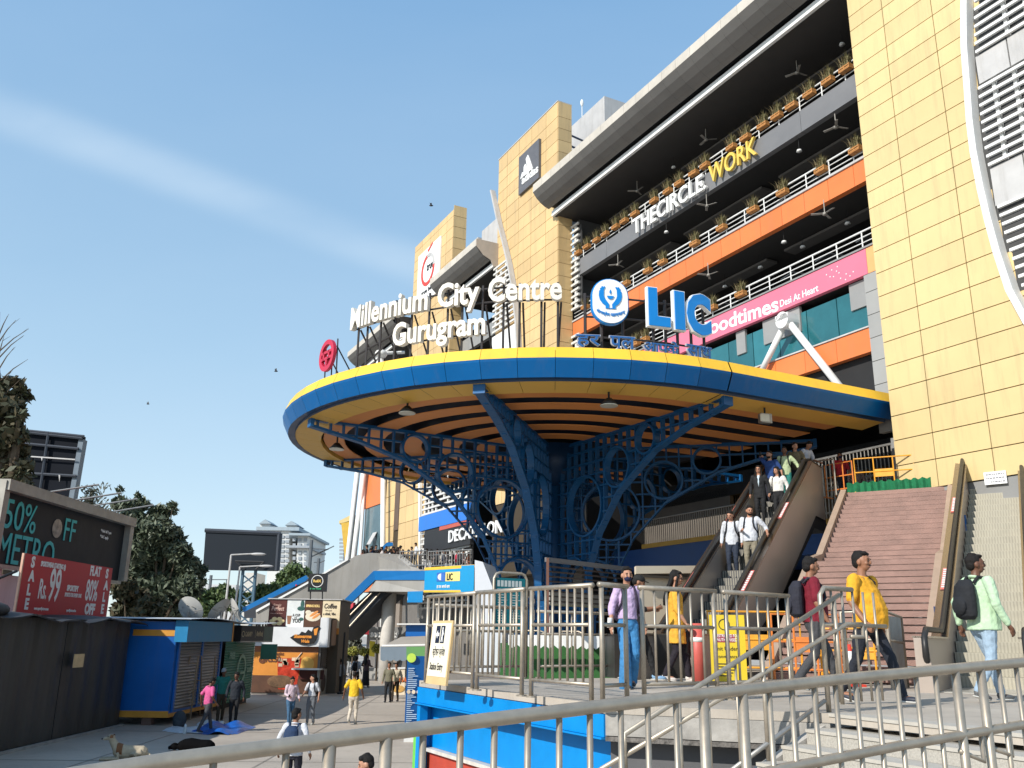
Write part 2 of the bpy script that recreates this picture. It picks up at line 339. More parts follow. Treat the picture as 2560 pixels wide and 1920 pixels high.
# ramp railing nearest the camera
t = thing('ramp_railing', 'thick steel railing of the ramp across the bottom of the view', 'railing', (0, 3.2, 1))
A_ = atY(1250, 1796, 3.5); PN = V((.4617, -.887, 0))
def onr(x, y): return onpl(x, y, A_, PN)
pts = [onr(*p) for p in ((120, 1950), (420, 1902), (820, 1851), (1250, 1796), (1700, 1742), (2150, 1693), (2600, 1652))]
pts = [pts[0]+(pts[0]-pts[1])]+pts+[pts[-1]+(pts[-1]-pts[-2])]
obj('handrail', MB().path(pts, .026, 14), STEEL, t, True)
lo = [onr(*p) for p in ((1700, 1978), (1960, 1921), (2250, 1864), (2600, 1804))]; lo = [lo[0]+(lo[0]-lo[1])*3]+lo+[lo[-1]*2-lo[-2]]
obj('lower_rail', MB().path(lo, .023, 12), STEEL, t, True)
def railz(P, x, y):
    for a, b in zip(P, P[1:]):
        ta = (V((x, y, 0))-V((a.x, a.y, 0))).dot(-NF); L2 = (V((b.x, b.y, 0))-V((a.x, a.y, 0))).dot(-NF)
        if 0 <= ta <= L2: return a.z+(b.z-a.z)*ta/L2
    return P[-1].z
for x in (1060, 1153, 1237, 1320, 1398, 1474, 1551, 1618, 1688, 1921, 1976, 2032, 2085, 2136, 2188, 2239, 2286, 2334, 2492, 2535, 720, 540):
    y = 1900-(x*.105); p = onr(x, y); z = railz(pts, p.x, p.y)
    obj('baluster', MB().tube(V((p.x, p.y, z-1.15)), V((p.x, p.y, z-.015)), .0125, 10), STEEL, t, True)
for x in (828, 968, 1757, 1855, 2384, 2447):
    y = 1900-(x*.105); p = onr(x, y)+PN*.0; z = railz(pts, p.x, p.y)
    obj('post', MB().tube(V((p.x, p.y, z-1.2)), V((p.x, p.y, z-.012)), .0225, 12), STEEL, t, True)
for xa, xb in ((2400, 2460), (2475, 2530)):
    p, q_ = onr(xa, 1877 if xa < 2450 else 1868), onr(xb, 1903 if xa < 2450 else 1889)
    obj('hanging_bracket', MB().path([p, q_, q_+UP*.14], .013, 8), STEEL, t, True)
# ------------------------------------------------------------------ shopping mall
mall = thing('shopping_mall', 'long cream and grey shopping mall with open balcony floors behind the round canopy', 'building', (11.5, 26, 0))
ROWS = [7.16, 7.96, 8.73, 9.48, 10.3, 11.07, 11.84, 12.61, 13.36, 14.14, 14.89, 15.72, 16.41, 17.0, 17.58, 18.29, 19.1, 19.81, 20.4, 21.0, 21.7, 22.51, 23.18, 23.76, 24.5, 25.3, 26.1, 26.9, 27.7, 28.5, 29.3, 30.1]
def tower(name, s0, s1, z0, z1, seams, rows, m_=CREAM, o=0.0, ret=None, finfn=None):
    body = obj(name, MB().fb(s0+.02, s1-.02, o-.06, o-9 if ret is None else o-ret, z0, z1-.05), SEAM, mall)
    c = MB(); gp = .014
    for a, b in zip(seams, seams[1:]):
        for p, q in zip(rows, rows[1:]):
            c.fb(a+gp, b-gp, o-.05, o, p+gp, min(q, z1)-gp)
    obj('cladding', c, m_, body)
    return body
rt = tower('tower', -13.0, 0, 7.0, 30.1, [-13.0, -11.6, -9.8, -8.1, -6.4, -4.9, -3.08, -1.35, 0], ROWS)
obj('plinth', MB().fb(-13, -.02, -.05, -3, 0, 7.15), GREYP, mall)
# curved white fin and louvred bay on the tower
fin = [(-6.9, 7.4), (-5.9, 8.6), (-5.15, 9.8), (-4.62, 11), (-4.29, 12.0), (-4.10, 13.2), (-3.99, 14.2), (-3.91, 15.2), (-3.86, 16.4), (-3.88, 17.4), (-3.95, 18.4), (-4.04, 19.8), (-4.2, 21.0), (-4.45, 22.6), (-4.85, 24.5), (-5.6, 27), (-6.6, 30)]
rg = [[W(s, .02, z), W(s, .34, z), W(s-.20, .34, z), W(s-.20, .02, z)] for s, z in fin]
obj('curved_fin', MB().loft(rg), WHITE, mall)
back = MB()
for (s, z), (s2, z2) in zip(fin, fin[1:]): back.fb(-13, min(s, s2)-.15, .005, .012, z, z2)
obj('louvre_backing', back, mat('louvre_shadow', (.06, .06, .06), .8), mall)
def fins(z):
    for (s, a), (s2, b) in zip(fin, fin[1:]):
        if a <= z <= b: return s+(s2-s)*(z-a)/(b-a)
    return -6
lou = MB(); pan = MB(); mul = MB()
for (za, zb) in ((10.9, 14.5), (15.75, 18.35), (19.35, 23.4), (24.4, 28)):
    z = za
    while z < zb:
        lou.fb(-13, fins(z)-.42, .22, .30, z, z+.085); z += .27
    for s in np.arange(-4.75, -13, -.6): mul.fb(s-.05, s+.05, .10, .20, za+.02, zb-.02) if fins(za) > s+.3 and fins(zb) > s+.3 else None
for (za, zb) in ((14.55, 15.7), (18.4, 19.3), (23.45, 24.35)):
    s = fins((za+zb)/2)-.35
    while s > -13: obj('spandrel_panel', MB().fb(s-.95, s-.02, .02, .2, za, zb), LGREY, mall); s -= .97
obj('louvre', lou, WHITE, mall); obj('louvre_post', mul, WHITE, mall)
# adidas tower and far tower
rows2 = [10, 10.9]+[11.8+.74*i for i in range(27)]+[32.0]
rows2 = [r for r in rows2 if r < 31.6]+[32.0]
at = tower('tower', 19.83, 27.17, 6.0, 32.0, [19.83, 21.15, 22.85, 24.4, 25.95, 27.17], rows2, CREAM2, ret=.9)
c = MB()
for p, q in zip(rows2, rows2[1:]): c.fb(19.78, 19.825, -.88, -.01, p+.012, q-.012)
obj('return_cladding', c, CREAM2, at)
obj('parapet_cap', MB().fb(19.8, 27.2, -.92, .03, 32.0, 32.06), LGREY, at)
ft = tower('tower', 34.15, 41.45, 6.6, 31.7, [34.15, 35.3, 36.8, 38.3, 39.9, 41.45], [6.6+.82*i for i in range(31) if 6.6+.82*i < 31.5]+[31.7], CREAM2, ret=1.0)
c = MB(); [c.fb(34.1, 34.145, -.98, -.01, p+.012, p+.80) for p in np.arange(6.6, 31.5, .82)]; obj('return_cladding', c, CREAM2, ft)
obj('slot_window', MB().fb(42.0, 42.9, .07, .02, 10.1, 15), mat('bronze_window', (.10, .06, .04), .4), mall)
# recessed main bay (0..19.83)
def band(name, s0, s1, o, z0, z1, m_, step=1.15, dep=.25):
    b = MB(); s = s0
    while s < s1-.05: b.fb(s+.008, min(s+step, s1)-.008, o-dep, o, z0, z1); s += step
    return obj(name, b, m_, mall)
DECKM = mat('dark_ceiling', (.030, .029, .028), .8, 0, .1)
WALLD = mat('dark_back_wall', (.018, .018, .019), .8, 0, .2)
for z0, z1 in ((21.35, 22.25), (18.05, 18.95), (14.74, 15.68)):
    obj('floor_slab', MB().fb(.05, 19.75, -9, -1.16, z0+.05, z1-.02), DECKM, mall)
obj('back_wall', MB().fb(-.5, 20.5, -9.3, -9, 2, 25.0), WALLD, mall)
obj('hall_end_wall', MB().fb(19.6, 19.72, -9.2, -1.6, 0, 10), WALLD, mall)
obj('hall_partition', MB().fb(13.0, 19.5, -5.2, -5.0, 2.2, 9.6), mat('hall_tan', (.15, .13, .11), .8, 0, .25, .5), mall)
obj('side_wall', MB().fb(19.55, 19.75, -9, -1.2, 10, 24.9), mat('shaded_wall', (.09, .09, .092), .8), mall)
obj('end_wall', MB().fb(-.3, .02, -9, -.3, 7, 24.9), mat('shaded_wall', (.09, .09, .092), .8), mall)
GB = mat('charcoal_band', (.165, .165, .17), .42, 0, .12, .7)
band('balcony_band', .03, 19.78, -.9, 21.35, 22.25, GB, 3.3)
band('balcony_band', .03, 19.78, -.9, 18.05, 18.88, ORANGE)
obj('band_ledge', MB().fb(.03, 19.78, -1.2, -.84, 18.885, 18.97), LGREY, mall)
obj('banner_ledge', MB().fb(.03, 19.78, -1.2, -.86, 15.66, 15.72), GREYP, mall)
PINK = mat('pink_banner', (.68, .16, .235), .55, 0, .05, .5)
bn = obj('banner', MB().fb(1.02, 13.6, -1.1, -.9, 14.74, 15.65), PINK, mall)
obj('banner_end', MB().fb(.03, 1.01, -1.1, -.903, 14.74, 15.65), mat('peach_banner', (.80, .36, .14), .55, 0, .04), bn)
o_ = MB(); cyl = [(.03, 14.76), (.30, 14.76), (.42, 15.0), (.44, 15.3), (.36, 15.64), (.03, 15.64)]
o_.prism([W(s, -.896, z) for s, z in cyl], NF*.004); obj('banner_spot', o_, mat('yellow_banner', (.85, .62, .10), .55, 0, .04), bn)
d = MB()
for s, z in ((2.25, 15.45), (2.5, 15.42), (2.75, 15.33), (2.2, 15.2), (2.45, 15.15), (2.15, 14.98), (1.95, 14.86), (1.75, 14.92), (2.3, 15.3), (1.6, 15.02), (2.6, 15.2), (1.9, 15.05)):
    d.tube(W(s, -.9, z), W(s, -.894, z), .025, 6)
obj('banner_dots', d, WHITE, bn)
band('balcony_band', 13.62, 19.78, -.9, 14.74, 15.68, ORANGE)
band('window_sill_band', 1.25, 19.5, -1.0, 12.1, 12.92, ORANGE, 1.45)
obj('sill_trim', MB().fb(1.25, 19.5, -1.2, -.95, 12.93, 12.98), LGREY, mall)
gl = MB(); s = 1.25
while s < 19: gl.fb(s+.02, s+1.38, -1.25, -1.15, 12.98, 14.45); s += 1.4
obj('ribbon_window', gl, TEAL, mall)
for s, wd in ((1.25, .75), (4.3, 1.9), (7.2, .5), (9.8, 3.0), (14.5, 2.5)): obj('window_blind', MB().fb(s, s+wd, -1.2, -1.08, 13.75, 14.7), GREYP, mall)
c = MB(); [c.fb(.03, 1.22, -1.1, -.92, z+.012, z+.79) for z in np.arange(9.3, 14.5, .8)]; obj('grey_pier', c, mat('pier_panel', (.30, .30, .29), .5, 0, .06, 1, island=.04), mall)
obj('shop_slab', MB().fb(.1, 19.5, -4, -1.3, 10.9, 12.1), WALLD, mall)
# ceiling bulkheads under each floor
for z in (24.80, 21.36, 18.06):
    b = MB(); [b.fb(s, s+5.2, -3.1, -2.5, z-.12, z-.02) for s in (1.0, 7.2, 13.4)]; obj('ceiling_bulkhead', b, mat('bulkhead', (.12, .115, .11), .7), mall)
# tables and glimpses inside the floors
CF = mat('cafe_furniture', (.05, .055, .06), .5)
for z in (18.97, 15.7):
    for s in np.arange(1.5, 19, 1.9): P = W(s, -1.9-.4*random.random(), z); one('cafe_table', MB().tube(P, P+UP*.7, .05, 6).cb(P+UP*.7, .8, .8, .04, .3), CF, 'dark cafe table behind a white balcony railing', 'table', 'cafe tables on the balcony floors')
# roof canopies: curved cantilevers
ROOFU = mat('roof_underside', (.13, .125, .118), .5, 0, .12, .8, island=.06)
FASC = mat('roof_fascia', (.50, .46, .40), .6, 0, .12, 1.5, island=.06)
def roof(s0, s1, dz=0.0, step=.95, endcap=False):
    prof = [(1.5, 25.95), (1.28, 25.66), (1.0, 25.42), (.75, 25.28), (.5, 25.2)]
    b = MB(); s = s0
    while s < s1-.05:
        e = min(s+step, s1)-.012
        b.strip([[W(q, o, z+dz) for o, z in prof] for q in (s+.003, e+.009)]); s += step
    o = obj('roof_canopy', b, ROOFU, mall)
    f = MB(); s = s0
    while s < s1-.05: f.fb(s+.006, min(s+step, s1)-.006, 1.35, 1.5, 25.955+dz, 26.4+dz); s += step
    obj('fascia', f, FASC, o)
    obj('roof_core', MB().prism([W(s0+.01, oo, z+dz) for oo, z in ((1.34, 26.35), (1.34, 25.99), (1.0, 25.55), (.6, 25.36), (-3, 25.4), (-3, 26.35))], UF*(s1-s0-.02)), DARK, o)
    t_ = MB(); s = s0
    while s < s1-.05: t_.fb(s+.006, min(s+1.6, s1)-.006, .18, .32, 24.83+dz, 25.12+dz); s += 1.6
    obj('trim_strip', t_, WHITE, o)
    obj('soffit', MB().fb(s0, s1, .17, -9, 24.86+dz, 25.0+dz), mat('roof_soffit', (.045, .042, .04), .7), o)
    if endcap: obj('end_panel', MB().prism([W(s0-.02, oo, z+dz) for oo, z in ((1.5, 26.4), (1.5, 25.95), (1.0, 25.42), (.5, 25.2), (.33, 24.83), (-.1, 24.83), (-.1, 26.4))], UF*-.06), mat('beige_panel', (.40, .35, .30), .6), o)
    return o
roof(-.02, 19.95); roof(27.05, 34.3, -.25, endcap=True); roof(41.6, 52.5, -.35)
obj('roof_room', MB().fb(19.6, 23.3, -3.0, -6, 26.3, 33.2), LGREY, mall)
obj('roof_room', MB().fb(28.6, 32.4, -1.4, -4, 26.0, 29.6), LGREY, mall)
obj('roof_room', MB().fb(32.6, 33.9, -1.2, -3, 25.8, 29.2), LGREY, mall)
c = MB(); [c.tube(W(20.6, -.9, z), W(21.6, -3.2, z+.5), .06, 6) for z in (28.6, 29.3, 30.0, 30.7)]; obj('roof_brace', c, NAVY, mall)
# bay between the towers (27.17..34.15) and beyond the far tower
for a, b in ((27.17, 34.15), (41.45, 52.0)):
    for z in (21.1, 17.8, 14.5):
        band('balcony_band', a+.1, b, -.9, z, z+.9, GREYP if z > 20 else (LGREY if z > 16 else GREYP), 1.4)
        obj('floor_slab', MB().fb(a+.1, b, -4, -1.2, z, z+.2), DECKM, mall)
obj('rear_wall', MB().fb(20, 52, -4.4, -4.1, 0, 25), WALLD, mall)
FIN2 = [(27.55, 30.03), (27.05, 28.77), (26.43, 27.19), (25.74, 25.71), (25.01, 24.0), (24.51, 22.55), (24.18, 21.2), (23.9, 19.9), (23.77, 18.68), (23.7, 17), (23.8, 15), (24.1, 12)]
def fin2(z):
    for (s, a), (s2, b) in zip(FIN2, FIN2[1:]):
        if b <= z <= a: return s+(s2-s)*(a-z)/(a-b)+.1
    return 24.2
def louvre_bay(s0, s1, z0, z1, o=.05, step=.34):
    l = MB(); z = z0; f0 = s0 if callable(s0) else (lambda q: s0)
    while z < z1: l.fb(f0(z), s1, o, o+.09, z, z+.12); z += step
    s0 = max(f0(z0), f0(z1)) if callable(s0) else s0
    for s in np.arange(s0+.25, s1, .62):
        for zz in np.arange(z0, z1-.3, step): l.fb(s, s+.16, o-.03, o+.06, zz+.1, zz+.3) if int(s*7+zz*5) % 3 else None
    b = obj('louvre_bay', l, mat('louvre_paint', (.60, .585, .55), .5, 0, .06), mall)
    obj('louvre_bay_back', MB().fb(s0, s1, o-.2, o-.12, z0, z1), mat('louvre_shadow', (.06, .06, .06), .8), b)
louvre_bay(fin2, 27.2, 20.3, 24.4, .12); louvre_bay(fin2, 27.3, 12.6, 17.6, .12)
obj('white_spandrel', MB().fb(24.05, 27.3, .0, .15, 17.75, 20.1), WHITE, mall)
louvre_bay(31.4, 34.0, 16.2, 18.6); louvre_bay(32.6, 34.1, 12.0, 14.2); louvre_bay(19.0, 19.75, 19.5, 24.3, -.85); louvre_bay(19.0, 19.75, 14.9, 18.2, -.85)
for ff in (FIN2, [(34.35, 20.5), (34.5, 18.5), (34.75, 16.5), (35.05, 14.5), (35.4, 12.0)]):
    obj('curved_fin', MB().loft([[W(s, .02, z), W(s, .34, z), W(s+.15, .34, z), W(s+.15, .02, z)] for s, z in ff]), LGREY, mall)
# lower storeys seen under the canopy
obj('lower_facade', MB().fb(41.5, 49.4, -1, 0, 6.0, 15), SEAM, mall)
c = MB()
for zz in np.arange(6.0, 15.0, 1.12):
    for a, b in ((37.75, 39.2), (39.2, 40.6), (40.6, 41.95), (42.95, 43.9), (43.9, 44.85)): c.fb(a+.015, b-.015, .01, .05, zz+.015, zz+1.10)
obj('cladding', c, CREAM2, mall)
obj('glass_bay', MB().fb(45.6, 49.4, .02, .12, 7.2, 15.0), mat('bluegrey_glass', (.07, .12, .14), .12, 0, .3, .5, island=.2), mall)
obj('glass_bay_base', MB().fb(45.6, 49.4, .02, .2, 6.0, 8.9), ORANGE, mall); obj('glass_bay_head', MB().fb(45.6, 49.4, .02, .2, 12.4, 15.5), ORANGE, mall)
obj('open_window', MB().ob(W(46.2, .15, 10.3), UF*.9, NF*.45-UP*.9, UP*.04+NF*.02), LGREY, mall)
louvre_bay(29.5, 37.1, 10.5, 13.2, .18); louvre_bay(29.5, 37.1, 4.5, 9.3, .18)
obj('white_edge', MB().loft([[W(s, .05, z), W(s, .25, z), W(s+.25, .25, z), W(s+.25, .05, z)] for s, z in ((38.0, 14), (37.75, 12.6), (37.45, 10.5), (37.2, 8.4), (36.9, 4))]), WHITE, mall)
obj('dark_interior_panel', MB().fb(29.0, 36.0, .2, .45, 8.0, 9.4), DARK, mall)  # dark panel added to stand in for the dim interior behind the store letters
obj('blue_shop_band', MB().fb(29.0, 36.95, .2, .5, 9.45, 10.4), mat('shop_blue', (.02, .16, .55), .4, 0, .1, 1), mall)
obj('blue_shop_soffit', MB().fb(29, 33.5, .1, .48, 9.2, 9.43), mat('shop_red', (.45, .10, .07), .6), mall)
obj('ground_shopfront', MB().fb(20, 52, -2, -1.5, 0, 7.2), mat('shopfront_grey', (.16, .15, .14), .7, 0, .25, .6), mall)
obj('upper_shopfront', MB().fb(19.9, 29.4, -2.2, -1.7, 7.2, 13), mat('shopfront_white', (.55, .54, .52), .7, 0, .15, .5), mall)
obj('shopfront_panel', MB().fb(44.5, 48.6, -1.48, -1.3, 1.0, 5.6), mat('shopfront_tan', (.24, .20, .165), .7), mall)
obj('shopfront_red', MB().fb(51.0, 55.0, -1.3, .1, 2.9, 5.3), mat('shopfront_red', (.50, .05, .07), .6), mall)
# entrance hall under the canopy: recessed slab, dark walls, fences
obj('hall_slab', MB().fb(-.2, 19.6, -8, -3.0, 6.0, 7.0), mat('podium_blue', (.012, .06, .22), .5, 0, .1, 1), mall)
obj('hall_slab_trim', MB().fb(-.2, 17.0, -8, -2.95, 7.0, 7.2), mat('podium_yellow', (.50, .30, .05), .6), mall)
obj('hall_wall', MB().fb(5, 19.6, -7.9, -7.6, 7.2, 10.4), mat('hall_grey', (.10, .095, .09), .8, 0, .2, .5), mall)
obj('hall_beam', MB().fb(0, 19.6, -5.4, -5, 9.2, 10.2), WALLD, mall)
obj('hall_floor', MB().fb(-13, 2.0, -14, -.1, 6.9, ZT-.01), mat('hall_floor', (.20, .18, .16), .7), mall)
obj('hall_side_wall', MB().fb(-1.0, -.06, -9, -3.0, 7.16, 11), mat('hall_side', (.05, .05, .052), .8), mall)
for s, wd in ((6.5, 2.2), (10.5, 2.8), (14.6, 1.8)): obj('hall_panel', MB().fb(s, s+wd, -7.58, -7.5, 7.2, 9.0), mat('hall_panel', (.22, .20, .18), .8), mall)
# V support columns with drum heads
def FW(x, y, o): return onpl(x, y, W(0, o, 0), NF)
for (xa, ya, xb, yb, o_, r_) in ((897, 1150, 866, 1430, .6, .21), (913, 1150, 880, 1430, .6, .21), (912, 1190, 898, 1430, .4, .13), (958.5, 1150, 957, 1430, .6, .19)):
    a_, b_ = FW(xa, ya, o_), FW(xb, yb, o_); obj('slender_column', MB().tube(a_+(a_-b_)*.3, b_+(b_-a_)*1.0, r_, 14), WHITE, mall, True)
hd = FW(1966, 795, -.75)
obj('column_head', MB().tube(hd-UP*.12+NF*.25, hd-UP*.12-NF*.35, .31, 20).ob(hd-UF*.31+NF*.25-UP*.12, UF*.62, -NF*.6, UP*.22), WHITE, mall)
obj('leaning_column', MB().tube(hd-UP*.25+UF*.13, FW(1898, 940, -.75), .115, 14), WHITE, mall, True)
obj('leaning_column', MB().tube(hd-UP*.25-UF*.14, FW(2106, 975, -.75), .13, 14), WHITE, mall, True)
# ------------------------------------------------------------------ round station canopy
CC = V((1.57, 32.2, 0)); RR = 9.8; DI = -NF; SL = 6.6
can = thing('station_canopy', 'big round station canopy with yellow and blue rim on a blue lattice tree column', 'canopy', (1.57, 32.2, 0))
PH0, PH1 = -62.5, -242.5
def upath(r, step=5.0, sl=SL):
    p = [CC+V((math.cos(R_(PH0)), math.sin(R_(PH0)), 0))*r+DI*sl]
    n = int(180/step)
    for i in range(n+1):
        a = R_(PH0+(PH1-PH0)*i/n); p.append(CC+V((math.cos(a), math.sin(a), 0))*r)
    p.append(CC+V((math.cos(R_(PH1)), math.sin(R_(PH1)), 0))*r+DI*sl)
    return p
def uband(prof, step=5.0, panel=False, sl=SL):
    b = MB(); paths = [upath(r, step, sl) for r, z in prof]
    rings = [[paths[k][i]+UP*prof[k][1] for k in range(len(prof))] for i in range(len(paths[0]))]
    if not panel: return b.strip(rings)
    for r0, r1 in zip(rings, rings[1:]): b.strip([[p.lerp(q, .006) for p, q in zip(r0, r1)], [p.lerp(q, .994) for p, q in zip(r0, r1)]])
    return b
CB = mat('canopy_blue', (.001, .105, .315), .42, 0, .10, .4, island=.07, spec=.25, grime=.05)
obj('yellow_rim', uband([(RR-.5, 10.42), (RR-.14, 10.40), (RR, 10.07)], 6, True), YELLOW, can)
obj('blue_rim', uband([(RR, 10.068), (RR-.02, 10.0), (RR-.22, 9.58)], 6, True), CB, can)
obj('rim_gap', uband([(RR-.22, 9.58), (RR-.45, 9.60), (RR-.47, 9.54)], 5), NAVY, can)
obj('soffit_ring', uband([(RR-.47, 9.55), (RR-1.35, 9.46), (RR-1.36, 9.62)], 6, True), mat('soffit_yellow', (.78, .47, .09), .5, 0, .06, 1, island=.03), can)
top = MB(); pp = upath(RR-.4, 6)
top.add([p+UP*10.40 for p in pp], [tuple(range(len(pp)))]); obj('roof_sheet', top, LGREY, can)
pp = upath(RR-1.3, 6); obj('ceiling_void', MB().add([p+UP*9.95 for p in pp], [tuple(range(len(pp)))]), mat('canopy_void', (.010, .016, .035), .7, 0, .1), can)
SLAT = mat('orange_ceiling', (.74, .28, .07), .5, 0, .08, 1.5, island=.04)
for k, r in enumerate((8.0, 6.62, 5.24, 3.86, 2.48)):
    obj('ceiling_strip', uband([(r+.37, 9.575), (r+.36, 9.55), (r-.36, 9.55), (r-.37, 9.575)], 6, False, SL-.8), SLAT, can)
col = obj('column', MB().tube(CC, CC+UP*9.6, .36, 20), mat('column_blue', (.01, .075, .20), .4, 0, .15, 1.5), can, True)
cap = MB(); cap.tube(CC+UP*8.2, CC+UP*9.6, .40, 20, 1.3); obj('column_capital', cap, NAVY, col, True)
ARMC = mat('arm_blue', (.006, .095, .26), .42, 0, .15, 1.5)
CURV = [(9.25, 9.28), (7.5, 8.95), (5.92, 8.50), (4.06, 7.48), (2.9, 6.25), (2.2, 4.9), (1.65, 3.2), (1.25, 1.6), (1.0, 0)]
ZTOP = 9.58
def zlow(r):
    for (a, za), (b, zb) in zip(CURV, CURV[1:]):
        if b <= r <= a: return zb+(za-zb)*(r-b)/(a-b)
    return 0 if r < 1 else ZTOP-.2
CIRC = [(5.55, 8.98, .47), (4.02, 8.32, .66), (2.12, 7.25, 1.02), (1.45, 4.75, .80)]
def seg_cut(p, q):                                         # keep parts of a lattice bar outside the circles
    out = []; N = 60; cur = None
    for i in range(N+1):
        t_ = i/N; r = p[0]+(q[0]-p[0])*t_; z = p[1]+(q[1]-p[1])*t_
        ok = all((r-a)**2+(z-b)**2 > c*c for a, b, c in CIRC) and z > zlow(r)-.02
        if ok and cur is None: cur = t_
        if (not ok or i == N) and cur is not None:
            if t_-cur > .02: out.append((cur, t_))
            cur = None
    return [((p[0]+(q[0]-p[0])*a, p[1]+(q[1]-p[1])*a), (p[0]+(q[0]-p[0])*b, p[1]+(q[1]-p[1])*b)) for a, b in out]
def flat(b, P, Q, wd, D, tn):                               # flat bar between two points in the arm's plane
    d = (Q-P); L = d.length
    if L < 1e-3: return
    d.normalize(); n_ = tn.cross(d)
    b.ob(P-n_*wd/2-tn*D/2, d*L, n_*wd, tn*D)
for k in range(8):
    a = R_(-60+45*k-.5); dr = V((math.cos(a), math.sin(a), 0)); tn = V((-dr.y, dr.x, 0))
    P = lambda r, z: CC+dr*r+UP*z
    b = MB(); D = .15
    fine = [CURV[0]]
    for (r0, z0), (r1, z1) in zip(CURV, CURV[1:]):
        for j in range(1, 5): fine.append((r0+(r1-r0)*j/4, z0+(z1-z0)*j/4))
    b.loft([[P(r, z)-tn*.13, P(r, z)+tn*.13, P(r+.02, z+.09)+tn*.13, P(r+.02, z+.09)-tn*.13] for r, z in fine])
    flat(b, P(.3, ZTOP-.05), P(9.25, ZTOP-.05), .10, .20, tn)
    flat(b, P(9.2, 9.28), P(9.2, ZTOP), .12, .34, tn)
    r = .62
    while r < 9.0:
        for p, q in seg_cut((r, zlow(r)), (r, ZTOP-.1)): flat(b, P(*p), P(*q), .055, D, tn)
        r += .44
    z = ZTOP-.42
    while z > .5:
        rm = next((rr for rr in np.arange(.5, 9.2, .02) if zlow(rr) > z), 9.2)
        for p, q in seg_cut((.3, z), (rm, z)): flat(b, P(*p), P(*q), .05, D*.9, tn)
        z -= .44
    o = obj('lattice_arm', b, ARMC, can)
    rg = MB()
    for (r, z, c) in CIRC: rg.ring(P(r, z)-tn*.12, dr, UP, c-.03, c+.04, tn*.24, 36)
    obj('lattice_ring', rg, ARMC, o)
# back frame closing the canopy over the entrance
fen = thing('entrance_screen', 'tall dark steel bar screen at the head of the escalators', 'fence', tuple(W(.5, -3, ZT)))
b = MB(); [b.tube(W(s, -2.6, ZT), W(s, -2.6, 9.35), .022, 5) for s in np.arange(-.05, 6.0, .16)]; obj('bars', b, STEELD, fen)
b = MB(); [b.fb(-.1, 6.0, -2.63, -2.57, z, z+.07) for z in (7.3, 8.35, 9.3)]; obj('rails', b, STEELD, fen); obj('post', MB().fb(1.9, 2.1, -2.7, -2.5, ZT, 9.5), GREYP, fen)
fen = thing('podium_railing', 'steel bar railing along the blue podium under the canopy', 'fence', tuple(W(8, -3, 7.2)))
b = MB(); [b.tube(W(s, -3.05, 7.2), W(s, -3.05, 8.3), .02, 5) for s in np.arange(2.2, 17, .15)]; obj('bars', b, STEELD, fen); obj('handrail', MB().tube(W(2.2, -3.05, 8.32), W(17, -3.05, 8.32), .03), STEELD, fen)
b = MB(); [b.tube(W(s, -6, 8.6), W(s, -6, 9.7), .02, 5) for s in np.arange(1, 17, .15)]; b.tube(W(1, -6, 9.7), W(17, -6, 9.7), .03); b.tube(W(1, -6, 8.6), W(17, -6, 8.6), .03)
one('upper_hall_railing', b, STEELD, 'dim bar railing of the upper gallery deep under the canopy', 'fence')
# flood lamps under the rim
def flood(x, y, r, lb, sq=False):
    a = None
    d = ray(x, y); best = 9
    for ph in np.arange(-62.5, -200, -.5):
        p = CC+V((math.cos(R_(ph)), math.sin(R_(ph)), 0))*r; e = abs(p.x/p.y-d.x/d.y)
        if e < best: best = e; a = p
    for tt in np.arange(0, 5, .1):
        p = CC+V((math.cos(R_(PH0)), math.sin(R_(PH0)), 0))*r+DI*tt; e = abs(p.x/p.y-d.x/d.y)
        if e < best: best = e; a = p
    z = CAM.z+d.z/d.y*a.y
    t = thing('flood_lamp', lb, 'lamp', (a.x, a.y, z), 'flood lamps under the canopy rim'); c = V((a.x, a.y, z))
    obj('bracket', MB().path([c+UP*(9.5-z), c+UP*.25, c+UP*.14], .03, 6), BLACK, t)
    if sq: obj('housing', MB().cb(c+UP*-.1, .36, .18, .28, .3), STEELD, t); obj('lens', MB().cb(c+V((-.04, -.11, -.07)), .3, .03, .22, .3), mat('lamp_glass', (.62, .60, .50), .2), t)
    else:
        obj('housing', MB().tube(c+UP*.14, c-UP*.06, .08, 14, .26), BLACK, t, True); obj('lens', MB().tube(c-UP*.06, c-UP*.085, .25, 14), mat('lamp_glass', (.62, .60, .50), .2), t)
flood(1018, 1027, 8.4, 'bell shaped flood lamp left of the front lattice arm'); flood(1524, 1008, 8.6, 'bell shaped flood lamp between the front and right lattice arms')
flood(1915, 1050, 8.9, 'square flood lamp over the left escalator', True); flood(842, 1118, 8.0, 'bell shaped flood lamp beside the leftmost lattice arm')
# ------------------------------------------------------------------ signs on top of the canopy
LET = mat('sign_letter_cream', (.72, .68, .60), .45, 0, .04, 2); LETS = STEELD
def bend(r, ph, z0, sx=1.0):
    def f(x, y, z):
        a = R_(ph)+x*sx/r; rr = r-z
        return CC+V((math.cos(a), math.sin(a), 0))*(r+z)+UP*(z0+y)
    return f
def word(body, size, r, ph0, ph1, z0, bold, ext):
    m1 = MB().text(body, size, (0, 0, 0), (1, 0, 0), (0, 1, 0), 0.0, bold)
    wd = max(v[0] for v in m1.v)-min(v[0] for v in m1.v); sx = R_(ph1-ph0)*r/wd; x0 = min(v[0] for v in m1.v)
    bf = bend(r, ph0, z0, sx)
    return MB().text(body, size, (0, 0, 0), (1, 0, 0), (0, 1, 0), ext, bold, bend=lambda x, y, z: bf(x-x0, y, z))
sg = thing('station_name_sign', 'cream letter sign of the station name standing on the canopy roof', 'sign', (-1, 24, 10.4))
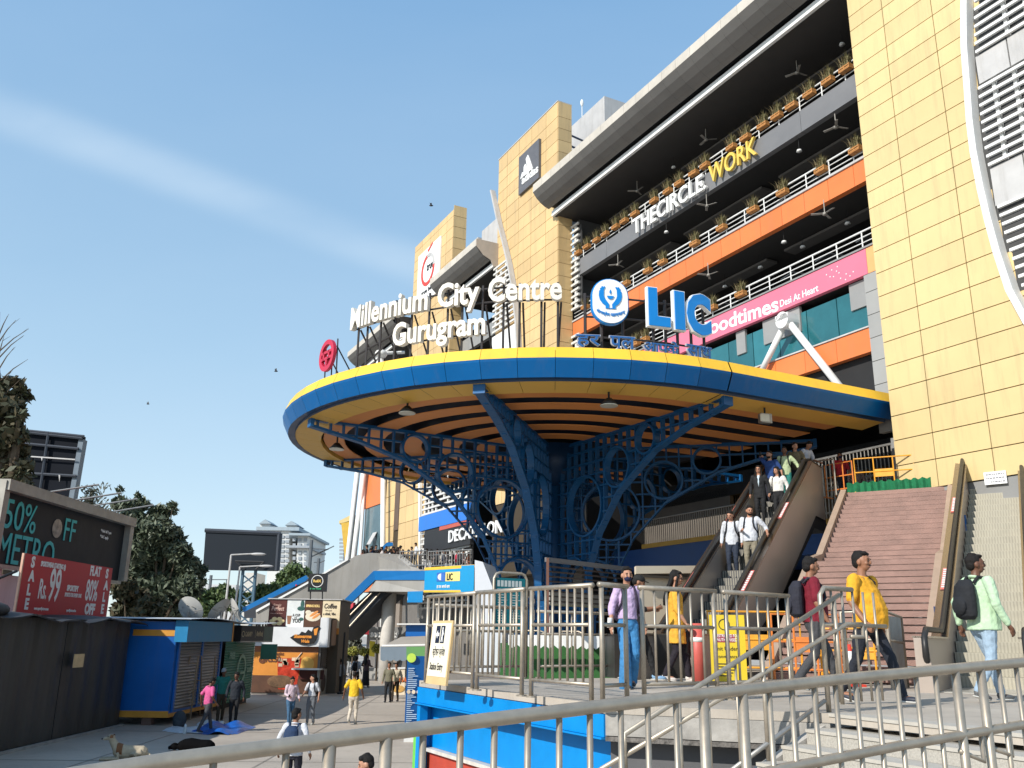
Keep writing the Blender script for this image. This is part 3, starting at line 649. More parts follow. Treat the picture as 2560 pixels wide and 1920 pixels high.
for i, (t_, a, b_) in enumerate((('Millennium', -137, -116.6), ('City', -114.5, -106.3), ('Centre', -104.6, -91.3))):
    obj('lettering', word(t_, 1.0, 9.0, a, b_, 12.02, .024, .16), LET, sg)
obj('lettering', word('Gurugram', .97, 9.0, -124.3, -105.0, 11.07, .024, .16), LET, sg)
f = MB()
def ap(ph, r, z): return CC+V((math.cos(R_(ph)), math.sin(R_(ph)), 0))*r+UP*z
for z in (12.08, 12.5): f.path([ap(p, 8.84, z) for p in np.arange(-137, -91, 2)], .028, 6)
for z in (11.15, 11.5): f.path([ap(p, 8.84, z) for p in np.arange(-125, -104, 2)], .028, 6)
for p in (-136, -133, -129, -125, -121, -117, -113, -110, -106, -102, -99, -95, -92):
    f.tube(ap(p, 8.85, 10.38), ap(p, 8.85, 12.6), .035, 6); f.tube(ap(p, 7.6, 10.4), ap(p+.6, 8.85, 12.0), .03, 6)
f.tube(ap(-136, 8.85, 10.6), ap(-128, 8.85, 11.2), .03, 6); f.tube(ap(-136, 8.85, 11.2), ap(-126, 8.85, 11.5), .03, 6)
obj('support_frame', f, mat('sign_frame_steel', (.045, .04, .04), .6, .3), sg)
# insurance company sign
LB = mat('sign_blue', (.004, .20, .58), .35, 0, .03); WH = mat('sign_white', (.80, .80, .78), .4, 0, .02)
lic = thing('insurance_sign', 'sign with a round-cornered hands emblem and tall blue letters on the canopy roof', 'sign', (4, 23.5, 10.4))
f1 = bend(9.0, -86.2, 0); r_ = 9.0
def plate(w, h, rad, d, z0, x0=0.0):
    pts = []
    for cx, cy, a0 in ((w-rad, rad, -90), (w-rad, h-rad, 0), (rad, h-rad, 90), (rad, rad, 180)):
        for i in range(9): pts.append((cx+rad*math.cos(R_(a0+11.25*i)), cy+rad*math.sin(R_(a0+11.25*i))))
    b = MB(); n = len(pts); b.add([f1(x+x0, y+z0, 0) for x, y in pts]+[f1(x+x0, y+z0, d) for x, y in pts], [tuple(range(n)), tuple(range(n, 2*n))]+[(i, (i+1) % n, n+(i+1) % n, n+i) for i in range(n)])
    return b
obj('emblem_edge', plate(1.06, 1.36, .52, .14, 11.28), LB, lic); eb_ = obj('emblem_board', plate(1.0, 1.30, .49, .04, 11.31, .03), WH, lic)
eb_.location = tuple(V((math.cos(R_(-83)), math.sin(R_(-83)), 0))*.135)
em = MB()
hand = [(.36, .42), (.45, .42), (.46, .55), (.40, .63), (.34, .72), (.315, .80), (.32, .98), (.36, 1.06), (.335, 1.085), (.30, 1.05), (.295, 1.08), (.25, 1.07), (.245, 1.03), (.21, 1.02), (.215, .96), (.185, .94), (.175, .80), (.20, .68), (.27, .57), (.36, .50)]
def flatpoly(pts): em.prism([f1(.03+x, 11.31+y-.0, .178) for x, y in pts], V((math.cos(R_(-83)), math.sin(R_(-83)), 0))*.012)
flatpoly(hand); flatpoly([(1.0-x, y) for x, y in hand][::-1])
flatpoly([(.40, .80), (.60, .80), (.57, .73), (.52, .70), (.48, .70), (.43, .73)]); flatpoly([(.5, 1.0), (.53, .92), (.50, .85), (.47, .92)]); flatpoly([(.455, .42), (.545, .42), (.545, .44), (.455, .44)])
em.text('योगक्षेम वहाम्यहम्', .125, (0, 0, 0), (1, 0, 0), (0, 1, 0), .012, .002, 'CENTER', bend=lambda x, y, z: f1(.53+x*.86, 11.31+.20+y+.55*x*x, .184+z))
obj('emblem', em, LB, lic)
def bl(body, ph0, ph1, z0, z1, m_, ext, bold, dr_=0.0):
    m1 = MB().text(body, 1, (0, 0, 0), (1, 0, 0), (0, 1, 0), 0, bold)
    xs = [v[0] for v in m1.v]; ys = [v[1] for v in m1.v]; x0, wd, y0, ht = min(xs), max(xs)-min(xs), min(ys), max(ys)-min(ys)
    bf = bend(9.0+dr_, ph0, z0); sx = R_(ph1-ph0)*9.0/wd; sy = (z1-z0)/ht
    return MB().text(body, 1, (0, 0, 0), (1, 0, 0), (0, 1, 0), ext, bold, bend=lambda x, y, z: bf((x-x0)*sx, (y-y0)*sy, z))
for ch, a, b_, z0, z1 in (('L', -75.6, -71.4, 11.38, 12.52), ('I', -70.4, -68.4, 11.36, 12.52), ('C', -67.9, -62.6, 11.30, 12.56)):
    obj('letter_edge', bl(ch, a-.25, b_+.2, z0-.03, z1+.03, WH, .14, .075), WH, lic); obj('letter', bl(ch, a, b_, z0, z1, LB, .03, .055, .085), LB, lic)
TAGM = mat('tagline_blue', (.02, .10, .30), .4)
for bd, a, b_ in (('हर', -88.8, -84.6), ('पल', -82.8, -78.3), ('आपके', -76.6, -69.8), ('साथ', -68.0, -62.6)):
    obj('tagline_edge', bl(bd, a-.15, b_+.15, 10.60, 11.0, WH, .06, .028), mat('tagline_grey', (.42, .43, .47), .5), lic); obj('tagline', bl(bd, a, b_, 10.62, 10.98, TAGM, .03, .008, .05), TAGM, lic)
f = MB()
for p in (-87, -84, -80, -74, -71.5, -69, -66, -63): f.tube(ap(p, 8.8, 10.4), ap(p, 8.8, 12.3), .045, 6)
for z in (11.0, 11.6, 12.2): f.path([ap(p, 8.8, z) for p in np.arange(-87, -62, 2.5)], .03, 6)
obj('support_frame', f, mat('sign_frame_steel', (.045, .04, .04), .6, .3), lic)
# red roundel at the left end of the roof
rd = thing('metro_roundel', 'red ring shaped metro emblem standing on the left end of the canopy roof', 'sign', (-7, 30.6, 10.4))
RED = mat('metro_red', (.50, .02, .055), .4)
c = atY(823, 890, 30.8); nx = V((-.80, -.60, 0)); hx = V((.60, -.80, 0))
b = MB(); b.ring(c, hx, UP, .42, .60, nx*.12, 32)
for y in (-.16, .08): b.ob(c-hx*.40+UP*y, hx*.80, nx*.12, UP*.10)
for x in (-.30, .12): b.ob(c+hx*x-UP*.16, hx*.11, nx*.12, UP*.34)
b.ob(c-hx*.07-UP*.42, hx*.14, nx*.12, UP*.28); obj('roundel', b, RED, rd)
f = MB(); [f.tube(c+hx*x+UP*.55-nx*.06, c+hx*x-UP*1.0-nx*.1, .025, 6) for x in (-.45, .1, .5)]; [f.tube(c+hx*x+UP*.3-nx*.06, c+hx*(x)-UP*.9-nx*.9, .025, 6) for x in (-.4, .45)]
obj('support_frame', f, mat('sign_frame_steel', (.045, .04, .04), .6, .3), rd)
# camera mast and roof floodlight on the canopy
t = thing('roof_camera', 'white dome camera on a short pole behind the roof letters', 'camera', (-4.6, 26.4, 10.4)); c = ap(-132, 8.4, 10.4)
obj('pole', MB().tube(c, c+UP*.75, .09, 10), WHITE, t, True); obj('housing', MB().ell(c+UP*.82, (.2, .2, .14)).ell(c+UP*.45, (.16, .16, .2)), WHITE, t, True); obj('arm', MB().tube(c+UP*.85, c+V((.7, .2, .95)), .05, 6), WHITE, t)
# ------------------------------------------------------------------ balcony railings, planters, fans, lamps
def bal_rail(z0, s0, s1, lb):
    t = thing('balcony_railing', lb, 'railing', tuple(W(s0, -.95, z0)))
    h = .62
    b = MB(); b.tube(W(s0, -.95, z0+h), W(s1, -.95, z0+h), .035, 8); obj('handrail', b, WHITE, t)
    b = MB(); [b.tube(W(s0, -.95, z0+h*k), W(s1, -.95, z0+h*k), .018, 6) for k in (.34, .67)]; obj('wire_rails', b, WHITE, t)
    s = s0
    while s <= s1+.01: obj('post', MB().tube(W(s, -.95, z0), W(s, -.95, z0+h), .025, 6), WHITE, t); s += 1.1
bal_rail(22.24, .05, 19.7, 'white railing of the top balcony above the charcoal band')
bal_rail(18.97, .05, 19.7, 'white railing of the middle balcony above the orange band')
bal_rail(15.70, .05, 19.7, 'white railing of the lowest balcony above the pink banner')
def planter():
    t = thing('planter', '', 'planter', (0, 0, 0), 'balcony planters')
    wood = mat('planter_wood', (.42, .19, .055), .6, 0, .2, 4)
    b = MB().cb((0, 0, 0), .48, .22, .03); [b.ob((-.24, -.11, .04+.085*i), (.48, 0, 0), (0, .02, 0), (0, 0, .05)) for i in range(2)]; [b.ob((-.24, .09, .04+.085*i), (.48, 0, 0), (0, .02, 0), (0, 0, .05)) for i in range(2)]
    [b.cb((x, 0, .0), .03, .23, .19) for x in (-.22, .0, .22)]; obj('box', b, wood, t)
    b = MB()
    for i in range(110):
        x, y = random.uniform(-.2, .2), random.uniform(-.07, .07); a = random.uniform(0, 6.28); l = random.uniform(.25, .62); sp = random.uniform(.05, .36)
        p = V((x, y, .1)); m_ = p+V((math.cos(a)*sp*.4, math.sin(a)*sp*.4, l*.65)); e = p+V((math.cos(a)*sp, math.sin(a)*sp, l*random.uniform(.75, 1.1))); wv = V((-math.sin(a), math.cos(a), 0))*.014
        b.add([p-wv, p+wv, m_+wv*1.2, m_-wv*1.2, e], [(0, 1, 2, 3), (3, 2, 4)])
    obj('grass_plant', b, mat('dry_grass_plant', (.13, .12, .045), .7, 0, .3, 9, col2=(.22, .17, .09)), t)
    return t
pl = planter(); first = True; ANG = math.atan2(UF.y, UF.x)
def sat(px, py, o):
    p = onpl(px, py, W(0, o, 0), NF); return (p-T0).dot(UF), p.z
k3 = .2532; kk = .217
spots = [('top', 22.5, [(1620+x*k3, y*k3) for x, y in ((1770, 740), (1950, 660), (1410, 960), (1590, 900), (1130, 1170), (1270, 1110), (820, 1400), (960, 1320), (560, 1590))]+[(1400+x*kk, 420+y*kk) for x, y in ((1370, 120), (1540, 70), (1080, 310), (1240, 260), (860, 470), (640, 640), (740, 620), (420, 810), (520, 790), (210, 960), (310, 930))]),
         ('middle', 19.2, [(1760+x*kk, 300+y*kk) for x, y in ((1740, 280), (1340, 500), (900, 780), (560, 980), (200, 1190))]+[(1400+x*kk, 420+y*kk) for x, y in ((1550, 820), (1180, 1040), (1010, 1140), (760, 1280), (290, 1590))]),
         ('lowest', 15.95, [(1760+x*kk, 640+y*kk) for x, y in ((420, 390), (90, 560))]+[(1590, 850), (1610, 762)])]
lab = {'top': 'charcoal', 'middle': 'orange', 'lowest': 'pink'}
for nm, zz, lst in spots:
    for i, (px, py) in enumerate(sorted(lst, key=lambda q: -q[0])):
        s_, z_ = sat(px, py, -.8)
        lb = 'wooden planter on the %s railing, %s' % ({'top': 'top balcony', 'middle': 'middle balcony', 'lowest': 'lowest balcony'}[nm], 'nearest the cream tower' if i == 0 else '%s box from the cream tower' % ['', 'second', 'third', 'fourth', 'fifth', 'sixth', 'seventh', 'eighth', 'ninth', 'tenth', 'eleventh', 'twelfth', 'thirteenth', 'fourteenth', 'fifteenth', 'sixteenth', 'seventeenth', 'eighteenth', 'nineteenth', 'twentieth', 'last'][i])
        P = W(s_, -.8, zz)
        if first: pl.location = P; pl.rotation_euler = (0, 0, ANG); pl['label'] = lb; first = False
        else: dup(pl, P, ANG+random.uniform(-.05, .05), lb)
def fan():
    t = thing('ceiling_fan', '', 'fan', (0, 0, 0), 'ceiling fans of the balcony floors'); fm = mat('fan_grey', (.30, .28, .25), .5)
    obj('rod', MB().tube((0, 0, 0), (0, 0, .55), .018, 8), fm, t); obj('motor', MB().tube((0, 0, -.04), (0, 0, .04), .08, 14), fm, t, True)
    for i in range(3):
        a = 2.1*i+.4; d = V((math.cos(a), math.sin(a), 0)); e = V((-d.y, d.x, 0)); obj('blade', MB().ob(d*.07-e*.05, d*.40, e*.10+UP*.02, UP*.01), fm, t)
    return t
fn = fan(); first = True
for lb, px, py, zc in (('fan under the roof beside the tower', 1993, 182, 24.8), ('fan under the roof above the gold letters', 1765, 350, 24.8), ('fan under the roof at the far end', 1593, 478, 24.8),
                       ('fan of the middle floor beside the tower', 2090, 318, 21.3), ('fan of the middle floor below the white letters', 1767, 515, 21.3), ('fan of the middle floor at its far end', 1545, 662, 21.3),
                       ('fan of the lower floor under the orange band near the tower', 2062, 535, 18.0), ('fan of the lower floor under the orange band, farther off', 1771, 688, 18.0)):
    p = V(ray(px, py)); t_ = (zc-.62-CAM.z)/p.z; P = CAM+p*t_
    if first: fn.location = P; fn['label'] = 'three bladed '+lb; first = False
    else: dup(fn, P, random.random()*2, 'three bladed '+lb)
def pend():
    t = thing('pendant_lamp', '', 'lamp', (0, 0, 0), 'round pendant lamps of the balcony floors'); obj('cord', MB().tube((0, 0, .1), (0, 0, .55), .008, 5), BLACK, t); obj('shade', MB().tube((0, 0, -.035), (0, 0, .04), .11, 14, .08), WHITE, t, True); return t
pn = pend(); first = True
for lb, px, py, zc in (('nearest the tower', 2119, 558, 18.0), ('second from the tower', 2007, 617, 18.0), ('third from the tower', 1901, 668, 18.0), ('fourth from the tower', 1812, 716, 18.0), ('small one above the third', 1960, 605, 18.05), ('lone one of the middle floor', 1998, 377, 21.3), ('far one of the middle floor', 1666, 580, 21.3), ('top floor one beside the tower', 2105, 110, 24.8), ('top floor one over the white letters', 1684, 418, 24.8)):
    p = ray(px, py); P = CAM+p*((zc-.5-CAM.z)/p.z); lb = 'white round pendant lamp, '+lb
    if first: pn.location = P; pn['label'] = lb; first = False
    else: dup(pn, P, 0, lb)
# ------------------------------------------------------------------ wall signs
def wtext(b, body, p0, p1, h, o, ext, bold, shear=0, flip=False):
    # text on the facade plane from pixel p0 (baseline start) to p1 (baseline end)
    a = onpl(*p0, W(0, o, 0), NF); e = onpl(*p1, W(0, o, 0), NF); d = (e-a); L = d.length; d.normalize()
    m1 = MB().text(body, 1, (0, 0, 0), (1, 0, 0), (0, 1, 0), 0, bold, shear=shear); xs = [v[0] for v in m1.v]; ys = [v[1] for v in m1.v]; x0, wd, y1 = min(xs), max(xs)-min(xs), max(ys)
    sx, sy = L/wd, h/y1
    return b.text(body, 1, (0, 0, 0), (1, 0, 0), (0, 1, 0), ext, bold, shear=shear, bend=lambda x, y, z: a+d*((x-x0)*sx)+UP*(y*sy)+NF*z)
cs = thing('cowork_sign', 'large white and gold letters on the charcoal balcony band', 'sign', tuple(W(10, -.8, 21.5)))
q0 = (1400+850*kk, 420+770*kk); q1 = (1400+1640*kk, 420+262*kk)
obj('white_lettering', wtext(MB(), 'THECIRCLE.', q0, (1400+1690*kk, 420+228*kk), .78, -.74, .12, .012), WH, cs)
dq = FW(1759, 464, -.74); obj('full_stop', MB().tube(dq, dq+NF*.12, .07, 14), WH, cs)
obj('gold_lettering', wtext(MB(), 'WORK', (1760+70*kk, 300+735*kk), (1760+615*kk, 300+385*kk), .80, -.74, .12, .012), mat('sign_gold', (.72, .50, .10), .4), cs)
gs = thing('banner_lettering', 'white slogan lettering on the pink balcony banner', 'sign', tuple(W(4, -.88, 15)))
obj('title', wtext(MB(), 'Goodtimes', (1746, 846), (1760+860*kk, 640+625*kk), .60, -.895, .01, .02), WH, gs); obj('slogan', wtext(MB(), 'Desi At Heart', (1760+880*kk, 640+590*kk), (1760+1320*kk, 640+402*kk), .27, -.895, .01, .006), WH, gs)
sp = thing('sports_sign', 'dark square board with white triangle stripes high on the tan tower', 'sign', tuple(W(23, .1, 29)))
obj('board', MB().fb(21.7, 24.15, .01, .16, 28.08, 30.6), mat('sign_charcoal', (.11, .11, .12), .5), sp)
lg = MB(); o = .165
def fq(*pts): lg.prism([W(s, .162, z) for s, z in pts], NF*.05)
fq((22.45, 29.0), (22.85, 29.25), (23.2, 30.05), (22.85, 29.98)) if False else None
for pts in (((23.85, 28.98), (23.55, 28.98), (23.42, 29.22), (23.62, 29.34)), ((23.45, 28.98), (23.0, 28.98), (23.02, 29.3), (23.25, 29.72), (23.42, 29.6)), ((22.9, 28.98), (22.35, 28.98), (22.72, 29.75), (22.95, 30.16), (23.18, 30.0))): fq(*pts)
obj('emblem', lg, WH, sp); obj('lettering', wtext(MB(), 'adidas', (1220+470*.18083, 240+1225*.18083), (1220+695*.18083, 240+1045*.18083), .52, .17, .05, .025), WH, sp)
tb = thing('clinic_sign', 'tall white board with a red and grey ring on the farther tan tower', 'sign', tuple(W(38, .1, 29)))
obj('board', MB().fb(36.1, 40.3, .01, .12, 26.2, 30.45), WH, tb)
c = W(38.25, .13, 28.65); b = MB(); b2 = MB(); n = 40
for i in range(n):
    a0, a1 = 2*math.pi*i/n, 2*math.pi*(i+1)/n; q = [c-UF*(math.cos(a)*r)+UP*(math.sin(a)*r*1.0) for a, r in ((a0, .98), (a0, 1.25), (a1, 1.25), (a1, .98))]
    (b2 if -20 < math.degrees(a0) < 95 else b).prism(q, NF*.03)
b.prism([c-UF*x+UP*z for x, z in ((-.15, 1.55), (-.02, 1.4), (.75, 1.75), (.75, 1.9))], NF*.03)
obj('red_ring', b, mat('sign_red', (.62, .05, .03), .4), tb); obj('grey_ring', b2, LGREY, tb)
obj('lettering', wtext(MB(), 'true', (1020+365*.12658, 500+1410*.12658), (1020+500*.12658, 500+1300*.12658), .50, .14, .02, .02), BLACK, tb)
obj('lettering', wtext(MB(), 'true balance', (860+970*.1989, 640+505*.1989), (860+1180*.1989, 640+345*.1989), .34, .14, .02, .01), BLACK, tb)
dc = thing('store_sign', 'white store lettering on the louvred front under the canopy', 'sign', tuple(W(31, .9, 6)))
obj('lettering', wtext(MB(), 'DECATHLON', (840+1560*.18083, 1140+1195*.18083), (840+2300*.18083, 1140+1050*.18083), .70, .5, .1, .012), WH, dc)
wn = thing('notice_sign', 'white notice on the cream tower above the right escalator', 'sign', tuple(W(-3, .05, 7.4)))
a = onpl(2280+1450*.12658, 1080+1050*.12658, W(0, .02, 0), NF); e = onpl(2280+1890*.12658, 1080+1010*.12658, W(0, .02, 0), NF)
obj('board', MB().ob(a, e-a, NF*.02, UP*.34), WH, wn); b = MB()
for i, (l0, l1) in enumerate(((.1, .92), (.08, .9), (.3, .95))):
    x = l0
    while x < l1-.05: wd = random.uniform(.04, .12); b.ob(a.lerp(e, x)+NF*.022+UP*(.25-.1*i), (e-a)*min(wd, l1-x), NF*.002, UP*.035); x += wd+.03
obj('print', b, mat('print_grey', (.25, .25, .27), .6), wn)
# ------------------------------------------------------------------ escalators and steel stairs
ESCS = mat('escalator_steel', (.34, .29, .245), .22, .9, .10, 1.0)
ESCP = mat('escalator_panel', (.40, .335, .285), .34, .3, .16, .5)
RUB = mat('handrail_rubber', (.025, .024, .023), .45)
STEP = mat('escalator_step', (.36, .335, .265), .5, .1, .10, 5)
STICK = mat('red_sticker', (.62, .16, .13), .5)
def escalator(name, label, top, half, run, flatb, stepm, flip=False, deep=False):
    """top: centre of the top edge of the steps; run: level length of the slope"""
    t = thing('escalator', label, 'escalator', tuple(top), 'escalators of the entry')
    rise = ZT-ZP; sl = rise/run
    bot = top-EE*run
    def pt(d, l, h):                                       # d: level distance down from the top edge (negative: past the top)
        z = ZT if d < 0 else (ZT-sl*d if d < run else ZP); return V((top.x, top.y, 0))-EE*d+SS*l+UP*(z+h)
    n = int(rise/.2); sw = 2*half
    for i in range(n):
        d0 = run*i/n; d1 = run*(i+1)/n; z = ZT-rise*(i)/n
        obj('step', MB().ob(V((top.x, top.y, z-rise/n))-EE*d1-SS*half, SS*sw, EE*(d1-d0+.28), UP*(rise/n-.001)), stepm, t)
    for i in range(n):
        gv = MB(); d1 = run*(i+1)/n; z = ZT-rise*i/n
        for j in range(int(sw/.06)): gv.ob(V((top.x, top.y, z-rise/n+.008))-EE*(d1+.004)-SS*(half-.02-.06*j), SS*.022, EE*.004, UP*(rise/n-.02))
        obj('step_groove', gv, mat('groove_dark', (.29, .27, .215), .6), t)
    obj('comb_plate', MB().ob(pt(run+flatb, -half, -.004), SS*sw, EE*flatb, UP*.012), mat('comb_plate', (.55, .54, .50), .35, .5), t)
    for sgn in (-1, 1):
        li, lo_ = sgn*half, sgn*(half+.26)
        ds = [run+flatb+.35, run+flatb-.2, run+.1, run, run*.5, 0, -.5, -1.2]
        # side skirt and panel from below the steps up to the deck
        b = MB(); rings = []
        for d in ds:
            zz = .86; rings.append([pt(d, li, -.35), pt(d, li+sgn*.05, zz), pt(d, lo_, zz), pt(d, lo_, -.75 if d < run else -.0)])
        b.loft(rings); obj('side_panel', b, ESCP, t)
        b = MB(); rings = [[pt(d, li-sgn*.01, .87), pt(d, lo_+sgn*.02, .87), pt(d, lo_+sgn*.02, .84), pt(d, li-sgn*.01, .84)] for d in ds]; b.loft(rings); obj('deck_strip', b, ESCS, t)
        m_ = (li+sgn*.09); hp = [pt(run+flatb+.15, m_, .35), pt(run+flatb+.42, m_, .55), pt(run+flatb+.38, m_, .85), pt(run+flatb+.1, m_, .98), pt(run+.1, m_, .98), pt(run-.2, m_, .98), pt(run*.5, m_, .98), pt(.2, m_, .98), pt(-.4, m_, .98), pt(-1.2, m_, .97), pt(-1.5, m_, .8), pt(-1.45, m_, .4)]
        obj('handrail', MB().path(hp, .05, 10), RUB, t, True)
        b = MB()
        for dd in (run*.72, run*.32):
            b.ob(pt(dd+.9, lo_-sgn*.03, .885), SS*(-sgn*.11), pt(dd, 0, 0)-pt(dd+.9, 0, 0), UP*.004)
        st_ = obj('sticker', b, STICK, t)
        c = MB()
        for dd in (run*.72, run*.32):
            a = pt(dd+.86, lo_-sgn*.045, .892); e = pt(dd, 0, 0)-pt(dd+.9, 0, 0)
            for j in range(9): c.ob(a+e*(.04+.1*j), SS*(-sgn*.06), e*.06, UP*.002)
        obj('sticker_print', c, WHITE, st_)
        # outer truss cladding
    obj('truss', MB().prism([pt(run+flatb+.3, -half-.2, -.1), pt(run+.2, -half-.2, -.75 if not deep else -.3), pt(0, -half-.2, -1.1), pt(-1.5, -half-.2, -1.1), pt(-1.5, -half-.2, -.2), pt(0, -half-.2, -.3), pt(run, -half-.2, -.3)], SS*(sw+.4)), DARK, t)
    return t, pt
LT = V((8.24, 26.1, 0)); RT = V((13.45, 24.25, 0))
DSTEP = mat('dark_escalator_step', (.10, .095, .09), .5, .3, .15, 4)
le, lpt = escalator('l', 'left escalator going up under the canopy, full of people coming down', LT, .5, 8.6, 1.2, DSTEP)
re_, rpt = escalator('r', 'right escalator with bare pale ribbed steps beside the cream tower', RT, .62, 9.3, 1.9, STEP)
sr = thing('steel_stairs', 'closed brown checker plate steel stairs between the two escalators', 'stairs', (11.2, 25.4, ZT))
BRN = mat('checker_plate', (.27, .165, .135), .6, .15, .30, 1.6, bump=.5, bscale=55)
BRN2 = mat('stair_stringer', (.38, .28, .21), .55, .1, .12, 2)
sl0 = V((9.99, 26.11, 0)); swd = SS*2.75
d = 0; z = ZT; k = 0
prof = [(0, ZT)]
for i in range(32):
    tread = .265 if i != 14 else .95
    obj('tread', MB().ob(sl0-EE*(d+tread)+UP*(z-.157-.012), swd, EE*(tread+.02), UP*.012).ob(sl0-EE*(d)+UP*(z-.157*.82), swd, EE*.012, UP*.157*.80), BRN, sr)
    d += tread; z -= .157; prof.append((d, z))
for off in (-.16, 2.75):
    pts = [prof[0], prof[14], prof[15], prof[-1]]
    b = MB(); b.prism([sl0+SS*off-EE*p+UP*(q+.10) for p, q in pts]+[sl0+SS*off-EE*p+UP*(q-.32) for p, q in pts[::-1]], SS*.16)
    obj('stringer', b, BRN2, sr)
obj('side_plate', MB().prism([sl0+SS*2.93-EE*p+UP*(q-.25) for p, q in (prof[0], prof[14], prof[15], prof[-1])]+[sl0+SS*2.93-EE*prof[-1][0]+UP*ZP, sl0+SS*2.93+UP*ZP], SS*.03), DARK, sr)
obj('stair_beam', MB().prism([sl0+SS*3.1-EE*p+UP*q for p, q in ((4.2, 2.2), (4.0, 2.2), (2.4, 6.0), (2.6, 6.0))], SS*.2), BLUE, sr)
bs = one('wall_lettering_board', MB().ob(sl0+SS*2.99-EE*8.0+UP*(ZP+.55), SS*.03, EE*2.6, UP*.9), mat('deep_blue_board', (.01, .03, .11), .5), 'dark blue board behind the foot of the steel stairs', 'board')
# landing barriers, green cloth
def barricade(lb, p, q, h, m_, grp, legs=True, plate=True, name='barricade'):
    t = thing(name, lb, 'barricade', tuple(p), grp); d = (q-p); L = d.length; u = d.normalized(); n_ = V((-u.y, u.x, 0))
    obj('frame', MB().path([p, p+UP*h, q+UP*h, q], .025, 6).tube(p+UP*h*.2, q+UP*h*.2, .022, 6).tube(p+UP*h*.6, q+UP*h*.6, .02, 6), m_, t)
    obj('upright', MB().tube(p.lerp(q, .33), p.lerp(q, .33)+UP*h, .02, 6).tube(p.lerp(q, .66), p.lerp(q, .66)+UP*h, .02, 6), m_, t)
    if plate: obj('plate', MB().ob(p+u*L*.33+UP*h*.45, u*L*.33, n_*.012, UP*h*.22), m_, t)
    if legs: obj('foot', MB().tube(p-n_*.3, p+n_*.3, .02, 6).tube(q-n_*.3, q+n_*.3, .02, 6), m_, t)
    return t
YO = mat('barricade_yellow', (.72, .33, .03), .5, 0, .15, 6); OR = mat('barricade_orange', (.66, .20, .04), .5, 0, .15, 6)
a = V((9.55, 27.4, ZT)); b_ = V((10.4, 27.0, ZT)); barricade('orange barricade at the stair head, turned towards the gate', V((9.75, 27.1, ZT)), V((10.3, 26.3, ZT)), 1.0, OR, 'stair head barricades', plate=False)
barricade('yellow barricade with a plate at the stair head, in front of the cream tower', V((10.35, 26.25, ZT)), V((11.8, 25.5, ZT)), 1.05, YO, 'stair head barricades')
gc = MB(); A_ = sl0+EE*.12; rg = []
for i in range(49):
    x = 2.95*i/48; z1 = ZT+.30+.03*math.sin(i*1.7)+(.28 if i > 44 else 0); yy = .04*math.sin(i*2.2); rg.append([A_+SS*x+EE*(yy+.02)+UP*(ZT-.02), A_+SS*x+EE*yy+UP*z1, A_+SS*x+EE*(yy+.05)+UP*z1, A_+SS*x+EE*(yy+.08)+UP*(ZT-.02)])
gc.loft(rg); one('green_cloth', gc, mat('green_cloth', (.012, .16, .065), .9, 0, .35, 6), 'green cloth strip tied across the head of the steel stairs', 'cloth')
t = thing('short_railing', 'short steel railing at the stair head beside the right escalator', 'railing', (12.5, 24.9, ZT)); p = sl0+SS*3.0+EE*.1+UP*ZT
obj('frame', MB().path([p, p+UP*1.05, p+UP*1.05+SS*.7], .03, 6).tube(p+UP*.75, p+UP*.75+SS*.7, .02, 6), STEEL, t)
p = V((9.1, 27.3, ZT)); t = thing('landing_railing', 'pale steel bar railing at the top of the left escalator', 'railing', tuple(p))
q = p+V((.75, -.75, 0)); obj('frame', MB().path([p, p+UP*1.1, q+UP*1.1, q], .03, 6), STEEL, t); [obj('baluster', MB().tube(p.lerp(q, k/8), p.lerp(q, k/8)+UP*1.1, .014, 6), STEEL, t) for k in range(1, 8)]
# works area at the foot of the stairs
def at(x, y, z=ZP): return onz(x, y, z)
p = V((5.1, 19.4, ZP)); q = V((7.0, 18.4, ZP))
barricade('yellow orange barricade across the foot of the left escalator', V((3.9, 17.9, ZP)), V((5.6, 17.6, ZP)), 1.3, YO, 'foot barricades')
barricade('orange barricade with plate in front of the closed stairs', V((5.0, 17.4, ZP)), V((6.2, 17.2, ZP)), 1.25, OR, 'foot barricades')
barricade('yellow barricade behind the man in the yellow shirt', V((6.0, 17.7, ZP)), V((7.3, 17.0, ZP)), 1.0, YO, 'foot barricades')
# yellow works notice
t = thing('works_notice', 'tall yellow works notice board behind the railing, with red and black print', 'sign', (3.95, 16.6, ZP)); c = V((3.95, 16.55, ZP)); ax = V((.97, -.22, 0)).normalized(); ay = V((-ax.y, ax.x, 0))
YN = mat('notice_yellow', (.60, .44, .02), .5, 0, .06)
o = c-ax*.31; bd = MB().ob(o+UP*.05, ax*.62, ay*.05, UP*1.15); obj('board', bd, YN, t)
b = MB(); b.ob(o+UP*.72-ay*.004+ax*.08, ax*.36, ay*.003, UP*.14); obj('print_block', b, mat('notice_maroon', (.28, .03, .05), .5), t)
b = MB(); b.text('RESTRICTED FOR', .075, o+UP*.81-ay*.006+ax*.1, ax, UP, .002, 0, sx=.7).text('AUTHORISED', .075, o+UP*.74-ay*.006+ax*.12, ax, UP, .002, 0, sx=.8); obj('lettering', b, WH, t)
b = MB(); b.text('Unit Under', .10, o+UP*.58-ay*.006+ax*.06, ax, UP, .002, 0, sx=.9).text('Inconvenience', .085, o+UP*.45-ay*.006+ax*.05, ax, UP, .002, 0, sx=.85)
for i in range(5): b.ob(o+UP*(.34-.05*i)-ay*.006+ax*.1, ax*random.uniform(.25, .42), ay*.002, UP*.018)
b.ring(o+ax*.26+UP*1.03-ay*.004, ax, UP, .085, .10, -ay*.003, 20); obj('print', b, BLACK, t)
t = thing('traffic_cone', 'red and white traffic cone behind the man in the yellow shirt', 'cone', (6.15, 16.6, ZP)); c = V((6.15, 16.6, ZP))
